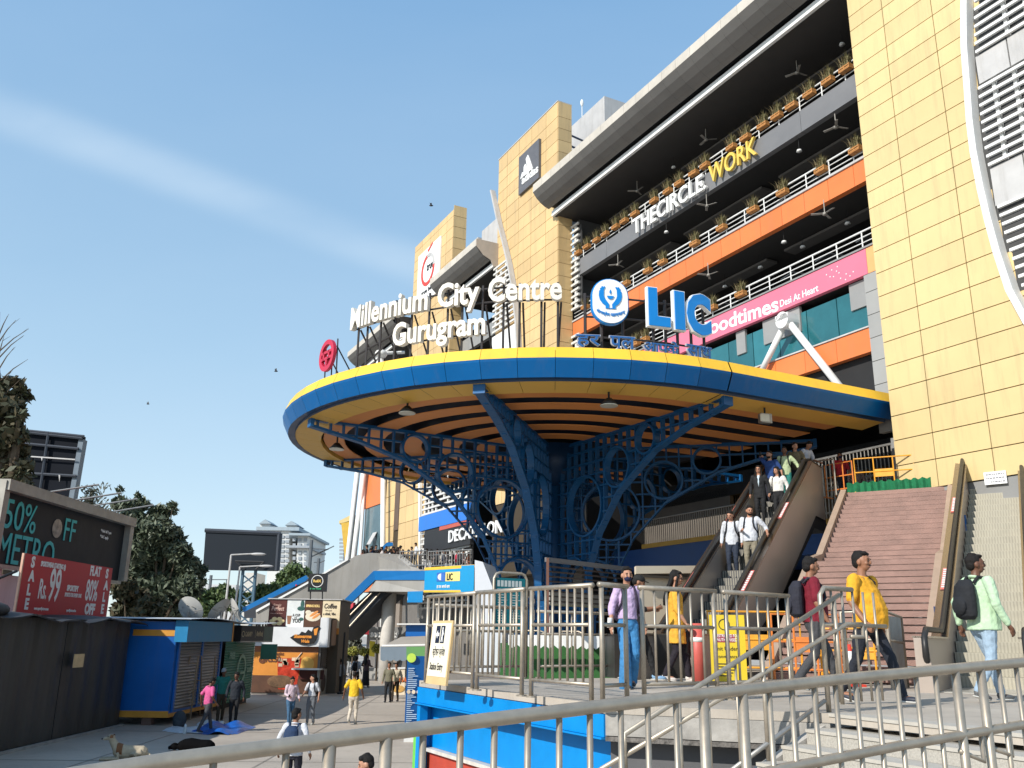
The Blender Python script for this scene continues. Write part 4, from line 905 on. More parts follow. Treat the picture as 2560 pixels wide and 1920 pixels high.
obj('base', MB().cb(c, .36, .36, .04), mat('cone_red', (.55, .05, .03), .5), t); obj('body', MB().tube(c+UP*.04, c+UP*.72, .13, 14, .03), mat('cone_red', (.55, .05, .03), .5), t, True); obj('sleeve', MB().tube(c+UP*.38, c+UP*.6, .088, 14, .057), WHITE, t, True)
t = thing('bollard_cylinder', 'red plastic barrier post with a white band beside the yellow notice', 'bollard', (3.55, 17.0, ZP)); c = V((3.5, 17.0, ZP))
obj('post', MB().tube(c, c+UP*1.05, .13, 14), mat('post_red', (.52, .10, .08), .5, 0, .1), t, True); obj('sleeve', MB().tube(c+UP*.72, c+UP*.80, .134, 14), WHITE, t, True)
# black machine cabinet at the escalator foot
c = V((2.85, 19.0, ZP)); one('cabinet', MB().cb(c, 1.6, .7, .85, .2), mat('brushed_dark_cabinet', (.07, .065, .06), .35, .5, .3, 1), 'dark metal cabinet at the foot of the left escalator', 'cabinet')
# queue fences near the stair foot (steel bars)
p = V((6.5, 15.7, ZP)); q = V((7.05, 16.4, ZP))
t = thing('guard_railing', 'steel guard railing of close bars at the foot of the right escalator', 'railing', tuple(p))
obj('frame', MB().path([V((5.9, 16.2, ZP)), V((5.9, 16.2, ZP+1.27)), p+UP*1.27, q+UP*1.2, q], .03, 8), STEEL, t, True); obj('mid_rail', MB().path([V((5.9, 16.2, ZP+.8)), p+UP*.8, q+UP*.76], .028, 8), STEEL, t, True)
obj('post', MB().tube(p, p+UP*1.27, .04, 8), STEEL, t); [obj('baluster', MB().tube(p.lerp(q, k/10), p.lerp(q, k/10)+UP*1.2, .018, 6), STEELD, t) for k in range(1, 10)]
# ------------------------------------------------------------------ signs and kiosks on or behind the platform
t = thing('station_entry_sign', 'cream station entry board with arrow and walking figure on the railing', 'sign', (-1.0, 15.3, ZP))
bl_, br_, tl = onz(1076, 1713, ZP), onz(1158, 1717, ZP), onz(1087, 1565, ZP)
ux = V((run[1].x-run[0].x, run[1].y-run[0].y, 0)).normalized(); nn = V((ux.y, -ux.x, 0)); nn = nn if nn.dot(NF) > 0 else -nn
o = V((run[0].x, run[0].y, ZP+.02))+ux*.28+nn*.08; wd = .78; ht = .98; up = (UP-nn*.10).normalized()
obj('frame', MB().ob(o, ux*wd, nn*.04, up*ht), mat('sign_tan_frame', (.62, .44, .22), .5), t)
obj('board', MB().ob(o+ux*.03+up*.12+nn*.041, ux*(wd-.06), nn*.006, up*(ht-.16)), mat('sign_cream_board', (.74, .68, .54), .5, 0, .03), t)
b = MB(); b.ob(o+ux*.20+up*.63+nn*.048, ux*.15, nn*.003, up*.27).ob(o+ux*.385+up*.63+nn*.048, ux*.15, nn*.003, up*.27); obj('pictogram', b, mat('sign_navy', (.006, .010, .03), .5), t)
b = MB(); g0 = o+nn*.052; Q = lambda x, y: g0+ux*x+up*y
def ap2(pts): b.prism([Q(*p) for p in pts], nn*.003)
ap2([(.215, .765), (.275, .83), (.275, .79), (.335, .79), (.335, .74), (.275, .74), (.275, .70)])
b.tube(Q(.46, .86), Q(.46, .86)+nn*.003, .02, 10)
ap2([(.44, .84), (.475, .84), (.49, .75), (.47, .72), (.44, .73)]); ap2([(.44, .74), (.46, .73), (.44, .65), (.42, .65)]); ap2([(.455, .73), (.48, .73), (.49, .65), (.47, .65)]); ap2([(.475, .83), (.485, .81), (.515, .77), (.505, .76)])
obj('pictogram_white', b, WH, t)
b = MB(); b.text('स्टेशन प्रवेश', .155, o+ux*.15+up*.44+nn*.048, ux, up, .003, .001, sx=.62).text('Station Entry', .155, o+ux*.10+up*.22+nn*.048, ux, up, .003, .002, sx=.62); obj('lettering', b, BLACK, t)
# teal rules board
t = thing('rules_board', 'teal passenger notice board in a rounded steel frame', 'sign', (.2, 18.4, ZP)); TQ = mat('notice_teal', (.0, .15, .18), .45, 0, .06)
a = atY(1233, 1560, 18.0); e = atY(1316, 1560, 18.4); u = V((e.x-a.x, e.y-a.y, 0)); L = u.length; u.normalize(); n_ = V((u.y, -u.x, 0)); o = V((a.x, a.y, ZP)); z1 = atY(1260, 1431, 18).z-ZP
obj('frame', MB().path([o, o+UP*(z1-.12), o+UP*(z1-.03)+u*.05, o+UP*z1+u*.13, o+UP*z1+u*(L-.13), o+UP*(z1-.03)+u*(L-.05), o+u*L+UP*(z1-.12), o+u*L], .03, 8), STEEL, t, True)
zb = z1-1.1; obj('board', MB().ob(o+u*.04+UP*zb-n_*.01, u*(L-.08), n_*.02, UP*1.0), TQ, t)
b = MB(); 
for i in range(7): b.ob(o+u*(.07+.085*i)+UP*(z1-.27)+n_*.012, u*.06, n_*.003, UP*.12)
for i in range(2): b.ob(o+u*(.07+.32*i)+UP*(z1-.35)+n_*.012, u*.29, n_*.003, UP*.035)
for c_ in range(2):
    for i in range(11): b.ob(o+u*(.09+.33*c_)+UP*(z1-.44-.05*i)+n_*.012, u*random.uniform(.1, .22), n_*.002, UP*.014)
obj('print', b, mat('print_pale', (.55, .60, .58), .5), t)
# slatted shelter roof and cream booth
t = thing('slatted_shelter', 'dark slatted shelter panel with white beam behind the railing', 'shelter', (2.2, 21, ZP))
p0 = atY(1366, 1395, 20.5); p1 = atY(1560, 1418, 23.0); d = p1-p0
obj('top_beam', MB().ob(p0-UP*.08, d, V((-.3, .9, 0))*.12, UP*.10), mat('grey_beam', (.16, .15, .15), .5), t)
for i in range(8): obj('slat', MB().ob(p0-UP*(.2+.11*i), d, V((0, .03, 0)), UP*.035), mat('dark_slat', (.08, .06, .055), .4, .4), t)
[obj('post', MB().ob(q-UP*1.7, V((.06, 0, 0)), V((0, .06, 0)), UP*1.7), mat('rust_post', (.16, .07, .045), .6), t) for q in (p0, p0+d)]
obj('counter', MB().ob(p0+V((.1, .3, -1.0)), d*.98, V((0, 1.2, 0)), UP*.28), mat('cream_counter', (.36, .33, .29), .6), t)
t = thing('cream_booth', 'cream flat roofed booth behind the railing under the blue podium', 'booth', (4, 22, ZP)); p0 = atY(1590, 1415, 21.5); p1 = atY(1755, 1414, 22.5); d = p1-p0
BOO = mat('booth_cream', (.66, .56, .42), .55, 0, .04)
obj('roof_edge', MB().ob(p0-UP*.18, d, V((0, .3, 0)), UP*.18), BOO, t); obj('wall', MB().ob(V((p0.x, p0.y+.25, ZP+.8)), V((d.x, d.y, 0)), V((0, .1, 0)), UP*(p0.z-ZP-1.0)), BOO, t); obj('roof_shadow_gap', MB().ob(p0+V((.03, .12, -.24)), V((d.x*.98, d.y, 0)), V((0, .1, 0)), UP*.055), mat('booth_gap_shade', (.16, .13, .10), .6), t); obj('base', MB().ob(V((p0.x, p0.y+.2, ZP)), V((d.x, d.y, 0)), V((0, .3, 0)), UP*.8), DARK, t)  # roof_shadow_gap: dark strip painting in the shade under the roof edge
one('green_stall', MB().cb((1.9, 23.4, 0), 4.0, 1.5, 2.75, -.15), mat('green_stall', (.018, .10, .018), .6, 0, .25, 1.5), 'green painted stall behind the platform railing', 'stall')
t = thing('white_canopy_stall', 'white scalloped canopy edge over the green stall', 'awning', (1.9, 22.3, 2.8)); b = MB()
for i in range(18): b.prism([V((.0+.22*i, 22.2-.03*i, 2.95)), V((.22+.22*i, 22.2-.03*i, 2.95)), V((.22+.22*i, 22.2-.03*i, 2.72)), V((.11+.22*i, 22.2-.03*i, 2.64)), V((.0+.22*i, 22.2-.03*i, 2.72))], V((0, .02, 0)))
obj('valance', b, WHITE, t)
one('slanted_board', MB().prism([atY(1187, 1400, 24), atY(1207, 1405, 24), atY(1232, 1470, 24), atY(1275, 1680, 24), atY(1186, 1680, 24)], V((.3, 1.6, 0))), mat('white_panel_paint', (.62, .63, .66), .6, 0, .03), 'white slanted panel left of the lattice column', 'panel')
# ------------------------------------------------------------------ footbridge with escalators in the distance
FB = thing('footbridge_escalator', 'grey clad escalator flight joining a footbridge with a blue beam below', 'escalator', (-9, 57, 0))
YB = 57.0
def B(x, y, dy=0): return atY(x, y, YB+dy-max(0, x-1003)*.05)
GRC = mat('weathered_grey_cladding', (.30, .285, .26), .5, .2, .30, .30, streak=.35, grime=.14)
gp = [B(1003, 1386), B(925, 1382), B(893, 1388), B(870, 1400), B(775, 1455), B(640, 1528), B(640, 1560), B(862, 1500), B(932, 1434), B(1062, 1434)]
obj('side_panel', MB().prism(gp, V((0, .4, 0))), GRC, FB)
BB = mat('bridge_blue', (.001, .125, .36), .4, 0, .08, 1)
obj('blue_beam', MB().prism([B(1062, 1427, -.1), B(934, 1427, -.1), B(860, 1500, -.1), B(838, 1535, -.1), B(838, 1566, -.1), B(868, 1516, -.1), B(938, 1450, -.1), B(1062, 1450, -.1)], V((0, .5, 0))), BB, FB)
obj('white_edge', MB().prism([B(640, 1525, -.12), B(775, 1451, -.12), B(870, 1396, -.12), B(870, 1400, -.12), B(775, 1456, -.12), B(640, 1531, -.12)], V((0, .3, 0))), WHITE, FB)
obj('deck_fascia', MB().prism([B(1062, 1450), B(938, 1450), B(922, 1478), B(1062, 1480)], V((0, 3.4, 0))), GRC, FB)
un_ = mat('dark_underside', (.035, .04, .05), .6, .2)
obj('underside', MB().prism([B(925, 1480, .3), B(968, 1482, .3), B(845, 1600, .3), B(832, 1600, .3), B(834, 1560, .3)], V((.8, 3.0, 0))), un_, FB)
b = MB()
for x0, y0, x1, y1 in ((868, 1545, 930, 1482), (852, 1590, 950, 1482)): b.tube(B(x0, y0, .2), B(x1, y1, .2), .05, 6)
obj('edge_rail', b, STEEL, FB)
obj('deck', MB().ob(B(1062, 1420)+V((0, .4, -.25)), B(930, 1420)-B(1062, 1420), V((0, 3, 0)), UP*.2), GRC, FB)
obj('column', MB().tube(V((B(960, 1600).x, 58.5, 0)), V((B(960, 1600).x, 58.5, 7)), .45, 16), mat('pier_white', (.60, .57, .52), .7, 0, .1), FB, True)
# far side blue truss rail of the lower flight
t = thing('blue_handrail_truss', 'long blue sloping side truss of the lower escalator flight', 'escalator', (-16, 60, 0))
obj('truss', MB().prism([B(605, 1520, 3), B(765, 1438, 3), B(770, 1446, 3), B(765, 1452, 3), B(610, 1530, 3)], V((0, .4, 0))), BB, t)
obj('lower_stringer', MB().prism([B(610, 1530, 1), B(770, 1450, 1), B(770, 1480, 1), B(640, 1545, 1), B(610, 1545, 1)], V((0, .2, 0))), mat('dark_underside', (.035, .04, .05), .6, .2), t)
obj('upper_truss', MB().prism([B(935, 1384, 2.6), B(968, 1356, 2.6), B(982, 1356, 2.6), B(982, 1364, 2.6), B(968, 1366, 2.6), B(945, 1386, 2.6)], V((0, .4, 0))), BB, t)
# footbridge railing and sign
t = thing('footbridge_railing', 'steel bar railing of the footbridge in front of the standing crowd', 'railing', tuple(B(1003, 1420)))
for xa, xb in ((1001, 1067), (1071, 1126), (1130, 1180)):
    yt = 1379 if xa < 1100 else 1376
    obj('handrail', MB().tube(B(xa, yt, -.3), B(xb, yt-2, -.3), .035, 6).tube(B(xa, yt+9, -.3), B(xb, yt+7, -.3), .02, 6), STEELD, t); obj('bottom_rail', MB().tube(B(xa, 1415, -.3), B(xb, 1412, -.3), .03, 6), STEELD, t)
    b = MB(); [b.tube(B(x, yt, -.3), B(x, 1414, -.3), .02, 5) for x in np.arange(xa, xb, 6.5)]; obj('bars', b, STEELD, t)
    obj('post', MB().tube(B(xa, yt, -.3), B(xa, 1424, -.3), .04, 6), STEELD, t)
t = thing('bridge_sign_box', 'cyan and yellow sign box with emblem and three letters under the footbridge railing', 'sign', tuple(B(1062, 1480)))
a, c = B(1060, 1480, -.6), B(1184, 1480, -.6); d = c-a; h = B(1060, 1420, -.6).z-a.z
obj('box', MB().ob(a, d, V((0, 1.5, 0)), UP*h), mat('sign_cyan', (.0, .27, .55), .4, 0, .05), t)
obj('yellow_trim', MB().ob(a+UP*(h-.14)-UP*0+V((-.02, -.02, 0)), d+V((.04, 0, 0)), V((0, .02, 0)), UP*.16).ob(a+V((-.02, -.02, -.02)), d+V((.04, 0, 0)), V((0, .02, 0)), UP*.12), YELLOW, t)
o = a+d*.27+UP*h*.42+V((0, -.03, 0)); obj('panel', MB().ob(o, d*.47, V((0, .02, 0)), UP*h*.36), mat('panel_yellow', (.80, .66, .22), .5), t)
obj('emblem_tile', MB().ob(o+V((0, -.012, 0)), d*.18, V((0, .01, 0)), UP*h*.36), mat('panel_blue', (.03, .13, .45), .5), t)
obj('emblem', MB().tube(o+d*.09+UP*h*.18+V((0, -.015, 0)), o+d*.09+UP*h*.18+V((0, -.025, 0)), .19, 16), WH, t)
obj('lettering', MB().text('LIC', h*.36, o+d*.21+UP*h*.05+V((0, -.03, 0)), d, UP, .01, .01, sx=1.15), BLACK, t)
obj('tagline', MB().text('हर पल आपके साथ', h*.16, a+d*.28+UP*h*.16+V((0, -.03, 0)), d, UP, .01, .004, sx=1.2), WH, t)
# black round logo box sign on posts
t = thing('round_logo_sign', 'black square sign box with a white ring on two posts above the kiosk', 'sign', tuple(atY(795, 1480, 44))); a = atY(769, 1479, 44); c = atY(814, 1479, 44); d = c-a; h = atY(769, 1434, 44).z-a.z
obj('box', MB().ob(a, d, V((0, .3, 0)), UP*h), BLACK, t); m_ = a+d*.5+UP*h*.58+V((0, -.01, 0)); obj('ring', MB().ring(m_, (1, 0, 0), UP, .26, .29, V((0, -.01, 0)), 28), WH, t)
obj('lettering', MB().text('ReliX', .17, m_+V((-.20, -.005, -.05)), (1, 0, 0), UP, .01, .01), mat('letter_gold', (.75, .48, .12), .5), t); obj('sub_lettering', MB().text('■ 100% शाकाहारी', .095, a+d*.12+UP*h*.12+V((0, -.01, 0)), (1, 0, 0), UP, .01, .002, sx=.8), mat('letter_green', (.06, .45, .20), .5), t)
[obj('post', MB().tube(atY(x_, 1479, 44.1), atY(x_, 1498, 44.1), .03), DARK, t) for x_ in (776, 806)]
# ------------------------------------------------------------------ row of stalls on the left
def corr(p, q, z0, z1, n_, pitch=.22, amp=.03):            # corrugated upright sheet from p to q
    d = V((q.x-p.x, q.y-p.y, 0)); L = d.length; u = d.normalized(); k = int(L/pitch*4); rows_ = []
    for i in range(k+1):
        x = L*i/k; a = amp*[0, 1, 1, 0][i % 4]; P = V((p.x, p.y, 0))+u*x+n_*a; rows_.append([P+UP*z0, P+UP*z1])
    b = MB(); b.strip(rows_); return b
sh = thing('black_sheet_shed', 'long dark sheet metal shed wall with a sagging roof edge', 'shed', (-12.3, 26, 0)); XP = V((1, 0, 0))
BS = mat('black_sheet_metal', (.055, .052, .047), .45, .2, .45, .5, streak=.25)
obj('wall', corr(V((-12.15, 12, 0)), V((-12.3, 29.9, 0)), .06, 3.2, XP, .9, .035), BS, sh)
obj('wall_core', MB().ob((-15.4, 12, 0), (3.15, 0, 0), (-.1, 17.9, 0), (0, 0, 3.15)), DARK, sh)
rf = MB(); rr = []
for i in range(61):
    y = 12+18.2*i/60; s_ = .05*math.sin(i*.9)+.06*math.sin(i*.37+1); rr.append([V((-15.6, y, 3.35)), V((-12.6, y, 3.24+s_)), V((-11.9+.08*math.sin(i*1.3), y, 3.18+s_)), V((-11.9+.08*math.sin(i*1.3), y, 3.14+s_))])
obj('roof_sheet', rf.strip(rr), mat('tar_sheet', (.03, .03, .033), .6, 0, .5, 2), sh)
obj('base_kerb', MB().ob((-12.05, 12, 0), (.08, 0, 0), (-.15, 17.9, 0), (0, 0, .075)), mat('kerb_grey', (.30, .29, .27), .9, 0, .3, 3), sh)
obj('door_seam', MB().ob((-12.1, 25.2, .1), (.02, 0, 0), (0, .025, 0), (0, 0, 3.0)), BLACK, sh)
n_ = MB().ob((-12.06, 25.75, 1.9), (.012, 0, 0), (0, .62, 0), (0, 0, .36)); one('taped_notice', n_, mat('notice_buff', (.62, .45, .25), .7, 0, .15, 9), 'buff paper notice taped to the dark shed wall', 'notice')
hl = MB().ell((-12.6, 21.3, 3.42), (.35, .95, .24)).ell((-12.5, 22.2, 3.36), (.3, .5, .18)); one('bundled_tarp', hl, mat('grey_tarp', (.05, .05, .052), .7, 0, .4, 3), 'rolled dark tarpaulin lying on the shed roof', 'tarpaulin', smooth=True)
one('loose_board', MB().ob((-12.9, 22.0, 3.60), (.3, .15, .2), (0, .14, 0), (0, 0, .03)), WHITE, 'small white board lying on the bundled tarpaulin', 'board')
bk = thing('blue_kiosk', 'blue kiosk with orange stripes and grey roller shutters', 'kiosk', (-11.8, 32.5, 0))
KB = mat('kiosk_blue', (.004, .115, .42), .42, 0, .14, .8, grime=.06, bump=.06, bscale=5); ST = mat('stripe_orange', (.62, .28, .04), .5, grime=.1)
obj('body', MB().ob((-14.5, 30.3, .32), (3.58, 0, 0), (0, 4.9, 0), (0, 0, 2.9)), KB, bk)
obj('stripe', MB().ob((-12.35, 30.28, 2.76), (1.40, 0, 0), (0, .018, 0), (0, 0, .2)), ST, bk); obj('bottom_stripe', MB().ob((-14.5, 30.27, .24), (3.6, 0, 0), (0, .03, 0), (0, 0, .2)).ob((-10.915, 30.3, .24), (.02, 0, 0), (0, 4.9, 0), (0, 0, .12)), ST, bk)
fa = obj('fascia_box', MB().ob((-10.93, 30.15, 2.58), (.42, 0, 0), (0, 4.95, 0), (0, 0, .68)), mat('fascia_blue', (.02, .20, .40), .4, 0, .08), bk); obj('fascia_end', MB().ob((-10.52, 35.02, 2.57), (.03, 0, 0), (0, .1, 0), (0, 0, .7)), ST, fa)
SHU = mat('grey_shutter', (.22, .20, .19), .4, .4, .15, 2)
def shutter(y0, y1, x, z0, z1, m_, nm='roller_shutter'):
    r = []; z = z0
    while z < z1: r.append([V((x, y0, z)), V((x, y1, z))]); r.append([V((x+.028, y0, z+.05)), V((x+.028, y1, z+.05))]); z += .10
    return MB().strip(r)
obj('roller_shutter', shutter(30.75, 32.8, -10.9, .45, 2.57, SHU), SHU, bk); obj('roller_shutter', shutter(32.95, 34.9, -10.9, .45, 2.57, SHU), SHU, bk)
[obj('shutter_post', MB().ob((-10.91, y_, .4), (.06, 0, 0), (0, .15, 0), (0, 0, 2.2)), KB, bk) for y_ in (30.5, 32.8, 34.9)]
r = [[V((x, 29.9+.08*i, 3.30+.018*(i % 2)+.06*math.sin(i*.05))) for x in (-14.8, -10.35)] for i in range(140)]
obj('roof_sheet', MB().strip(r), mat('pale_roof_sheet', (.48, .50, .52), .5, .2, .15), bk)
[obj('leg_block', MB().cb(q, .3, .3, .32), mat('brick_block', (.16, .10, .08), .9), bk) for q in ((-11.6, 30.5, 0), (-13.5, 30.5, 0), (-11.2, 34.8, 0))]
gk = thing('green_kiosk', 'kiosk with a green corrugated shutter and pale round emblem', 'kiosk', (-12, 39, 0))
obj('body', MB().ob((-14.6, 35.5, 0), (3.3, 0, 0), (0, 5.1, 0), (0, 0, 3.2)), DARK, gk)
GS = mat('green_shutter', (.022, .17, .11), .5, .1, .1, 2); obj('roller_shutter', shutter(36.3, 40.5, -11.12, .2, 2.55, GS), GS, gk)
b = MB(); c = V((-11.06, 38.6, 1.45)); b.ring(c, (0, 1, 0), UP, .46, .60, (.012, 0, 0), 30); b.ob(c+V((0, -.1, -.2)), (.012, 0, 0), (0, .5, 0), (0, 0, .1)); obj('emblem', b, mat('emblem_pale_green', (.25, .42, .33), .6), gk)
obj('lettering', MB().text('FREE', .34, (-11.06, 36.8, 1.9), (0, 1, 0), UP, .01, .01).text('cashify', .36, (-11.06, 39.4, 1.3), (0, 1, 0), UP, .01, .01), mat('emblem_pale_green', (.25, .42, .33), .6), gk)
t = thing('buyback_sign', 'dark grey sign box with pale lettering above the green shutter', 'sign', (-11, 38.5, 2.7)); a = atY(601, 1604, 37.6); c = atY(681, 1602, 40.2); d = V((c.x-a.x, c.y-a.y, 0)); h = atY(601, 1564, 37.6).z-a.z; n_ = V((d.y, -d.x, 0)).normalized()
obj('box', MB().ob(a, d, -n_*.3, UP*h), mat('sign_slate', (.06, .06, .065), .4, 0, .1), t); obj('end_panel', MB().ob(a+d*.70+n_*.004+UP*.02, d*.29, -n_*.003, UP*(h-.04)), mat('sign_sage', (.12, .16, .14), .5), t)
obj('edge_strip', MB().ob(a-UP*.03+n_*.005, d, -n_*.3, UP*.05), LGREY, t)
b = MB(); b.text('CASHIFY', h*.42, a+d*.12+UP*h*.33+n_*.006, d.normalized(), UP, .004, .004, sx=.56); b.ring(a+d*.06+UP*h*.48+n_*.006, d.normalized(), UP, h*.14, h*.19, n_*.004, 20).ob(a+d*.425+UP*h*.25+n_*.006, d.normalized()*.012, n_*.004, UP*h*.5); b.text('कैशिफाई', h*.36, a+d*.46+UP*h*.34+n_*.006, d.normalized(), UP, .004, .002, sx=.75); obj('lettering', b, mat('sign_letter_pale', (.60, .52, .36), .5), t)
one('hanging_sign', MB().ob(atY(650, 1648, 38.2), (.62, .1, 0), (0, .12, 0), UP*.6), mat('bottle_green', (.005, .12, .075), .4), 'bottle green square sign hanging between the kiosks', 'sign')
# ------------------------------------------------------------------ snack kiosk with posters
YK = 45.9
def K(x, y, dy=0): return atY(x, y, YK+dy)
sk = thing('snack_kiosk', 'white snack kiosk with an iced drink poster and a serving counter', 'kiosk', (-10, 46, 0))
KW = mat('kiosk_white', (.68, .69, .70), .5, 0, .06, 1.5)
xr = -9.33; xl = -12.6
obj('body', MB().ob((xl, YK+.1, 0), (xr-xl, 0, 0), (0, 5.2, 0), (0, 0, 2.4)), mat('kiosk_grey_side', (.20, .19, .18), .6, 0, .2), sk)
obj('sign_fascia', MB().ob((xl-.2, YK-.25, 2.29), (xr-xl+.42, 0, 0), (0, 5.3, 0), (0, 0, .92)), KW, sk)
obj('side_column', MB().ob((xr-.02, YK-.3, 2.27), (.42, 0, 0), (0, .5, 0), (0, 0, 1.42)), KW, sk)
obj('side_panel', MB().ob((xr+.42, YK+.4, 2.35), (.04, 0, 0), (0, 3.2, 0), (0, 0, 1.25)), mat('side_poster_brown', (.28, .17, .11), .6), sk); obj('side_frame', MB().ob((xr-.02, YK+.3, 2.3), (.43, 0, 0), (0, 4.6, 0), (0, 0, 1.38)), mat('kiosk_dark_side', (.05, .045, .04), .7), sk)
po = obj('drink_poster', MB().ob((xl, YK+.05, .1), (xr-xl-.1, 0, 0), (0, .04, 0), (0, 0, 1.98)), mat('poster_orange', (.66, .26, .045), .5, 0, .18, .8), sk)
obj('poster_header', MB().ob((xl, YK+.045, 2.0), (xr-xl-.1, 0, 0), (0, .04, 0), (0, 0, .28)), mat('poster_rust', (.30, .12, .06), .6), po)
obj('poster_ground', MB().ob((xl, YK+.042, .1), (xr-xl-.1, 0, 0), (0, .006, 0), (0, 0, .80)), mat('poster_brown', (.10, .045, .025), .7, 0, .3, 1.5), po)
obj('poster_sun', MB().tube((-9.95, YK+.041, 1.45), (-9.95, YK+.047, 1.45), .36, 24), mat('poster_yellow', (.80, .45, .10), .5), po)
gx = K(722, 1660).x; gl_ = MB().prism([V((gx-.60, YK+.035, 1.72)), V((gx+.60, YK+.035, 1.72)), V((gx+.44, YK+.035, .25)), V((gx-.44, YK+.035, .25))], V((0, .004, 0)))
obj('poster_glass', gl_, mat('poster_tea', (.50, .045, .02), .4, 0, .5, 6), po); b = MB(); [b.cb((gx+random.uniform(-.45, .45), YK+.03, 1.3+random.uniform(0, .34)), .2, .006, .15, 0) for i in range(12)]; b.tube((gx+.3, YK+.028, 1.6), (gx+.6, YK+.028, 2.0), .03, 6); obj('poster_ice', b, mat('poster_ice', (.55, .42, .30), .4, island=.4), po)
q1, q2 = K(676, 1638), K(646, 1654); b = MB(); b.text('e Begins', .25, (q1.x, YK+.03, q1.z), (1, 0, 0), UP, .008, .003, sx=.8).text('@RS.50', .36, (q2.x, YK+.03, q2.z), (1, 0, 0), UP, .008, .012, sx=.92); obj('lettering', b, mat('poster_text_brown', (.14, .05, .025), .6), po)
obj('poster_bread', MB().ell((K(700, 1710).x, YK+.02, .62), (.66, .02, .30), 16, 8), mat('poster_bread', (.15, .085, .045), .8, 0, .5, 5), po)
cx0 = K(729, 1676, -.5).x; obj('counter_top', MB().ob((cx0, YK-.55, 1.20), (-9.15-cx0, 0, 0), (0, .6, 0), (0, 0, .07)), WHITE, sk); obj('counter_front', MB().ob((cx0+.3, YK-.1, .75), (-9.35-cx0, 0, 0), (0, .1, 0), (0, 0, .44)), mat('counter_maroon', (.07, .015, .012), .5), sk)
obj('counter_side', MB().ob((-9.32, YK-.35, 0), (.10, 0, 0), (0, 5.0, 0), (0, 0, 1.2)), mat('counter_grey', (.33, .33, .31), .7, 0, .3, 2), sk); b = MB().ell((-9.20, YK+.7, .55), (.012, .55, .42), 14, 8); obj('side_decal', b, mat('decal_dark', (.06, .04, .03), .7, 0, .5, 5), sk)
obj('shutter', shutter(YK+.3, YK+4.9, xr+.02, 1.25, 2.28, SHU), SHU, sk)
# wrap logo
lg = thing('wrap_logo', 'black flame edged wrap logo mounted on the white kiosk fascia', 'sign', (-10.2, YK-.3, 2.7)); c = V((-10.05, YK-.29, 2.70))
pr = [(-.75, 0), (-.55, .14), (-.3, .16), (-.2, .3), (0, .24), (.12, .40), (.3, .3), (.38, .52), (.62, .6), (.72, .5), (.6, .28), (.6, .05), (.55, -.1), (.45, -.25), (.1, -.32), (-.2, -.3), (-.45, -.2)]
obj('board', MB().prism([c+V((x, 0, z)) for x, z in pr], V((0, -.05, 0))), BLACK, lg)
b = MB().text('Shawarma', .22, c+V((-.55, -.056, .0)), (1, 0, 0), UP, .01, .012, sx=.95, shear=.1).text('Wala', .2, c+V((-.2, -.056, -.22)), (1, 0, 0), UP, .01, .008, shear=.2).prism([c+V((x, -.055, z)) for x, z in ((.40, .42), (.62, .5), (.60, .42), (.56, .14), (.45, .14))], V((0, -.01, 0))); obj('lettering', b, mat('logo_orange', (.75, .28, .04), .5), lg)
# upper poster box behind
ub = thing('poster_kiosk', 'tall kiosk behind with four food posters along its top', 'kiosk', (-10, 48, 0)); Y2 = 47.4
def K2(x, y, dy=0): return atY(x, y, Y2+dy)
KX = lambda px: 600+px*.13562
KY = lambda py: 1480+py*.13562
tl, tr = K2(KX(545), KY(172)), K2(KX(1860), KY(108)); x0, x1 = tl.x, tr.x; zt, zb = (tl.z+tr.z)/2, K2(KX(840), KY(655)).z
obj('body', MB().ob((x0, Y2+.06, 0), (x1-x0, 0, 0), (0, 3.0, 0), (0, 0, zt)), mat('kiosk_taupe', (.11, .085, .06), .7, 0, .2), ub)
obj('orange_skirt', MB().ob((x0, Y2+.03, zb-.3), (x1-x0, 0, 0), (0, .03, 0), (0, 0, .32)), mat('poster_orange', (.66, .26, .045), .5, 0, .18, .8), ub)
obj('roof_edge', MB().ob((x0-.1, Y2-.05, zt), (x1-x0+.2, 0, 0), (0, 3.2, 0), (0, 0, .05)), LGREY, ub)
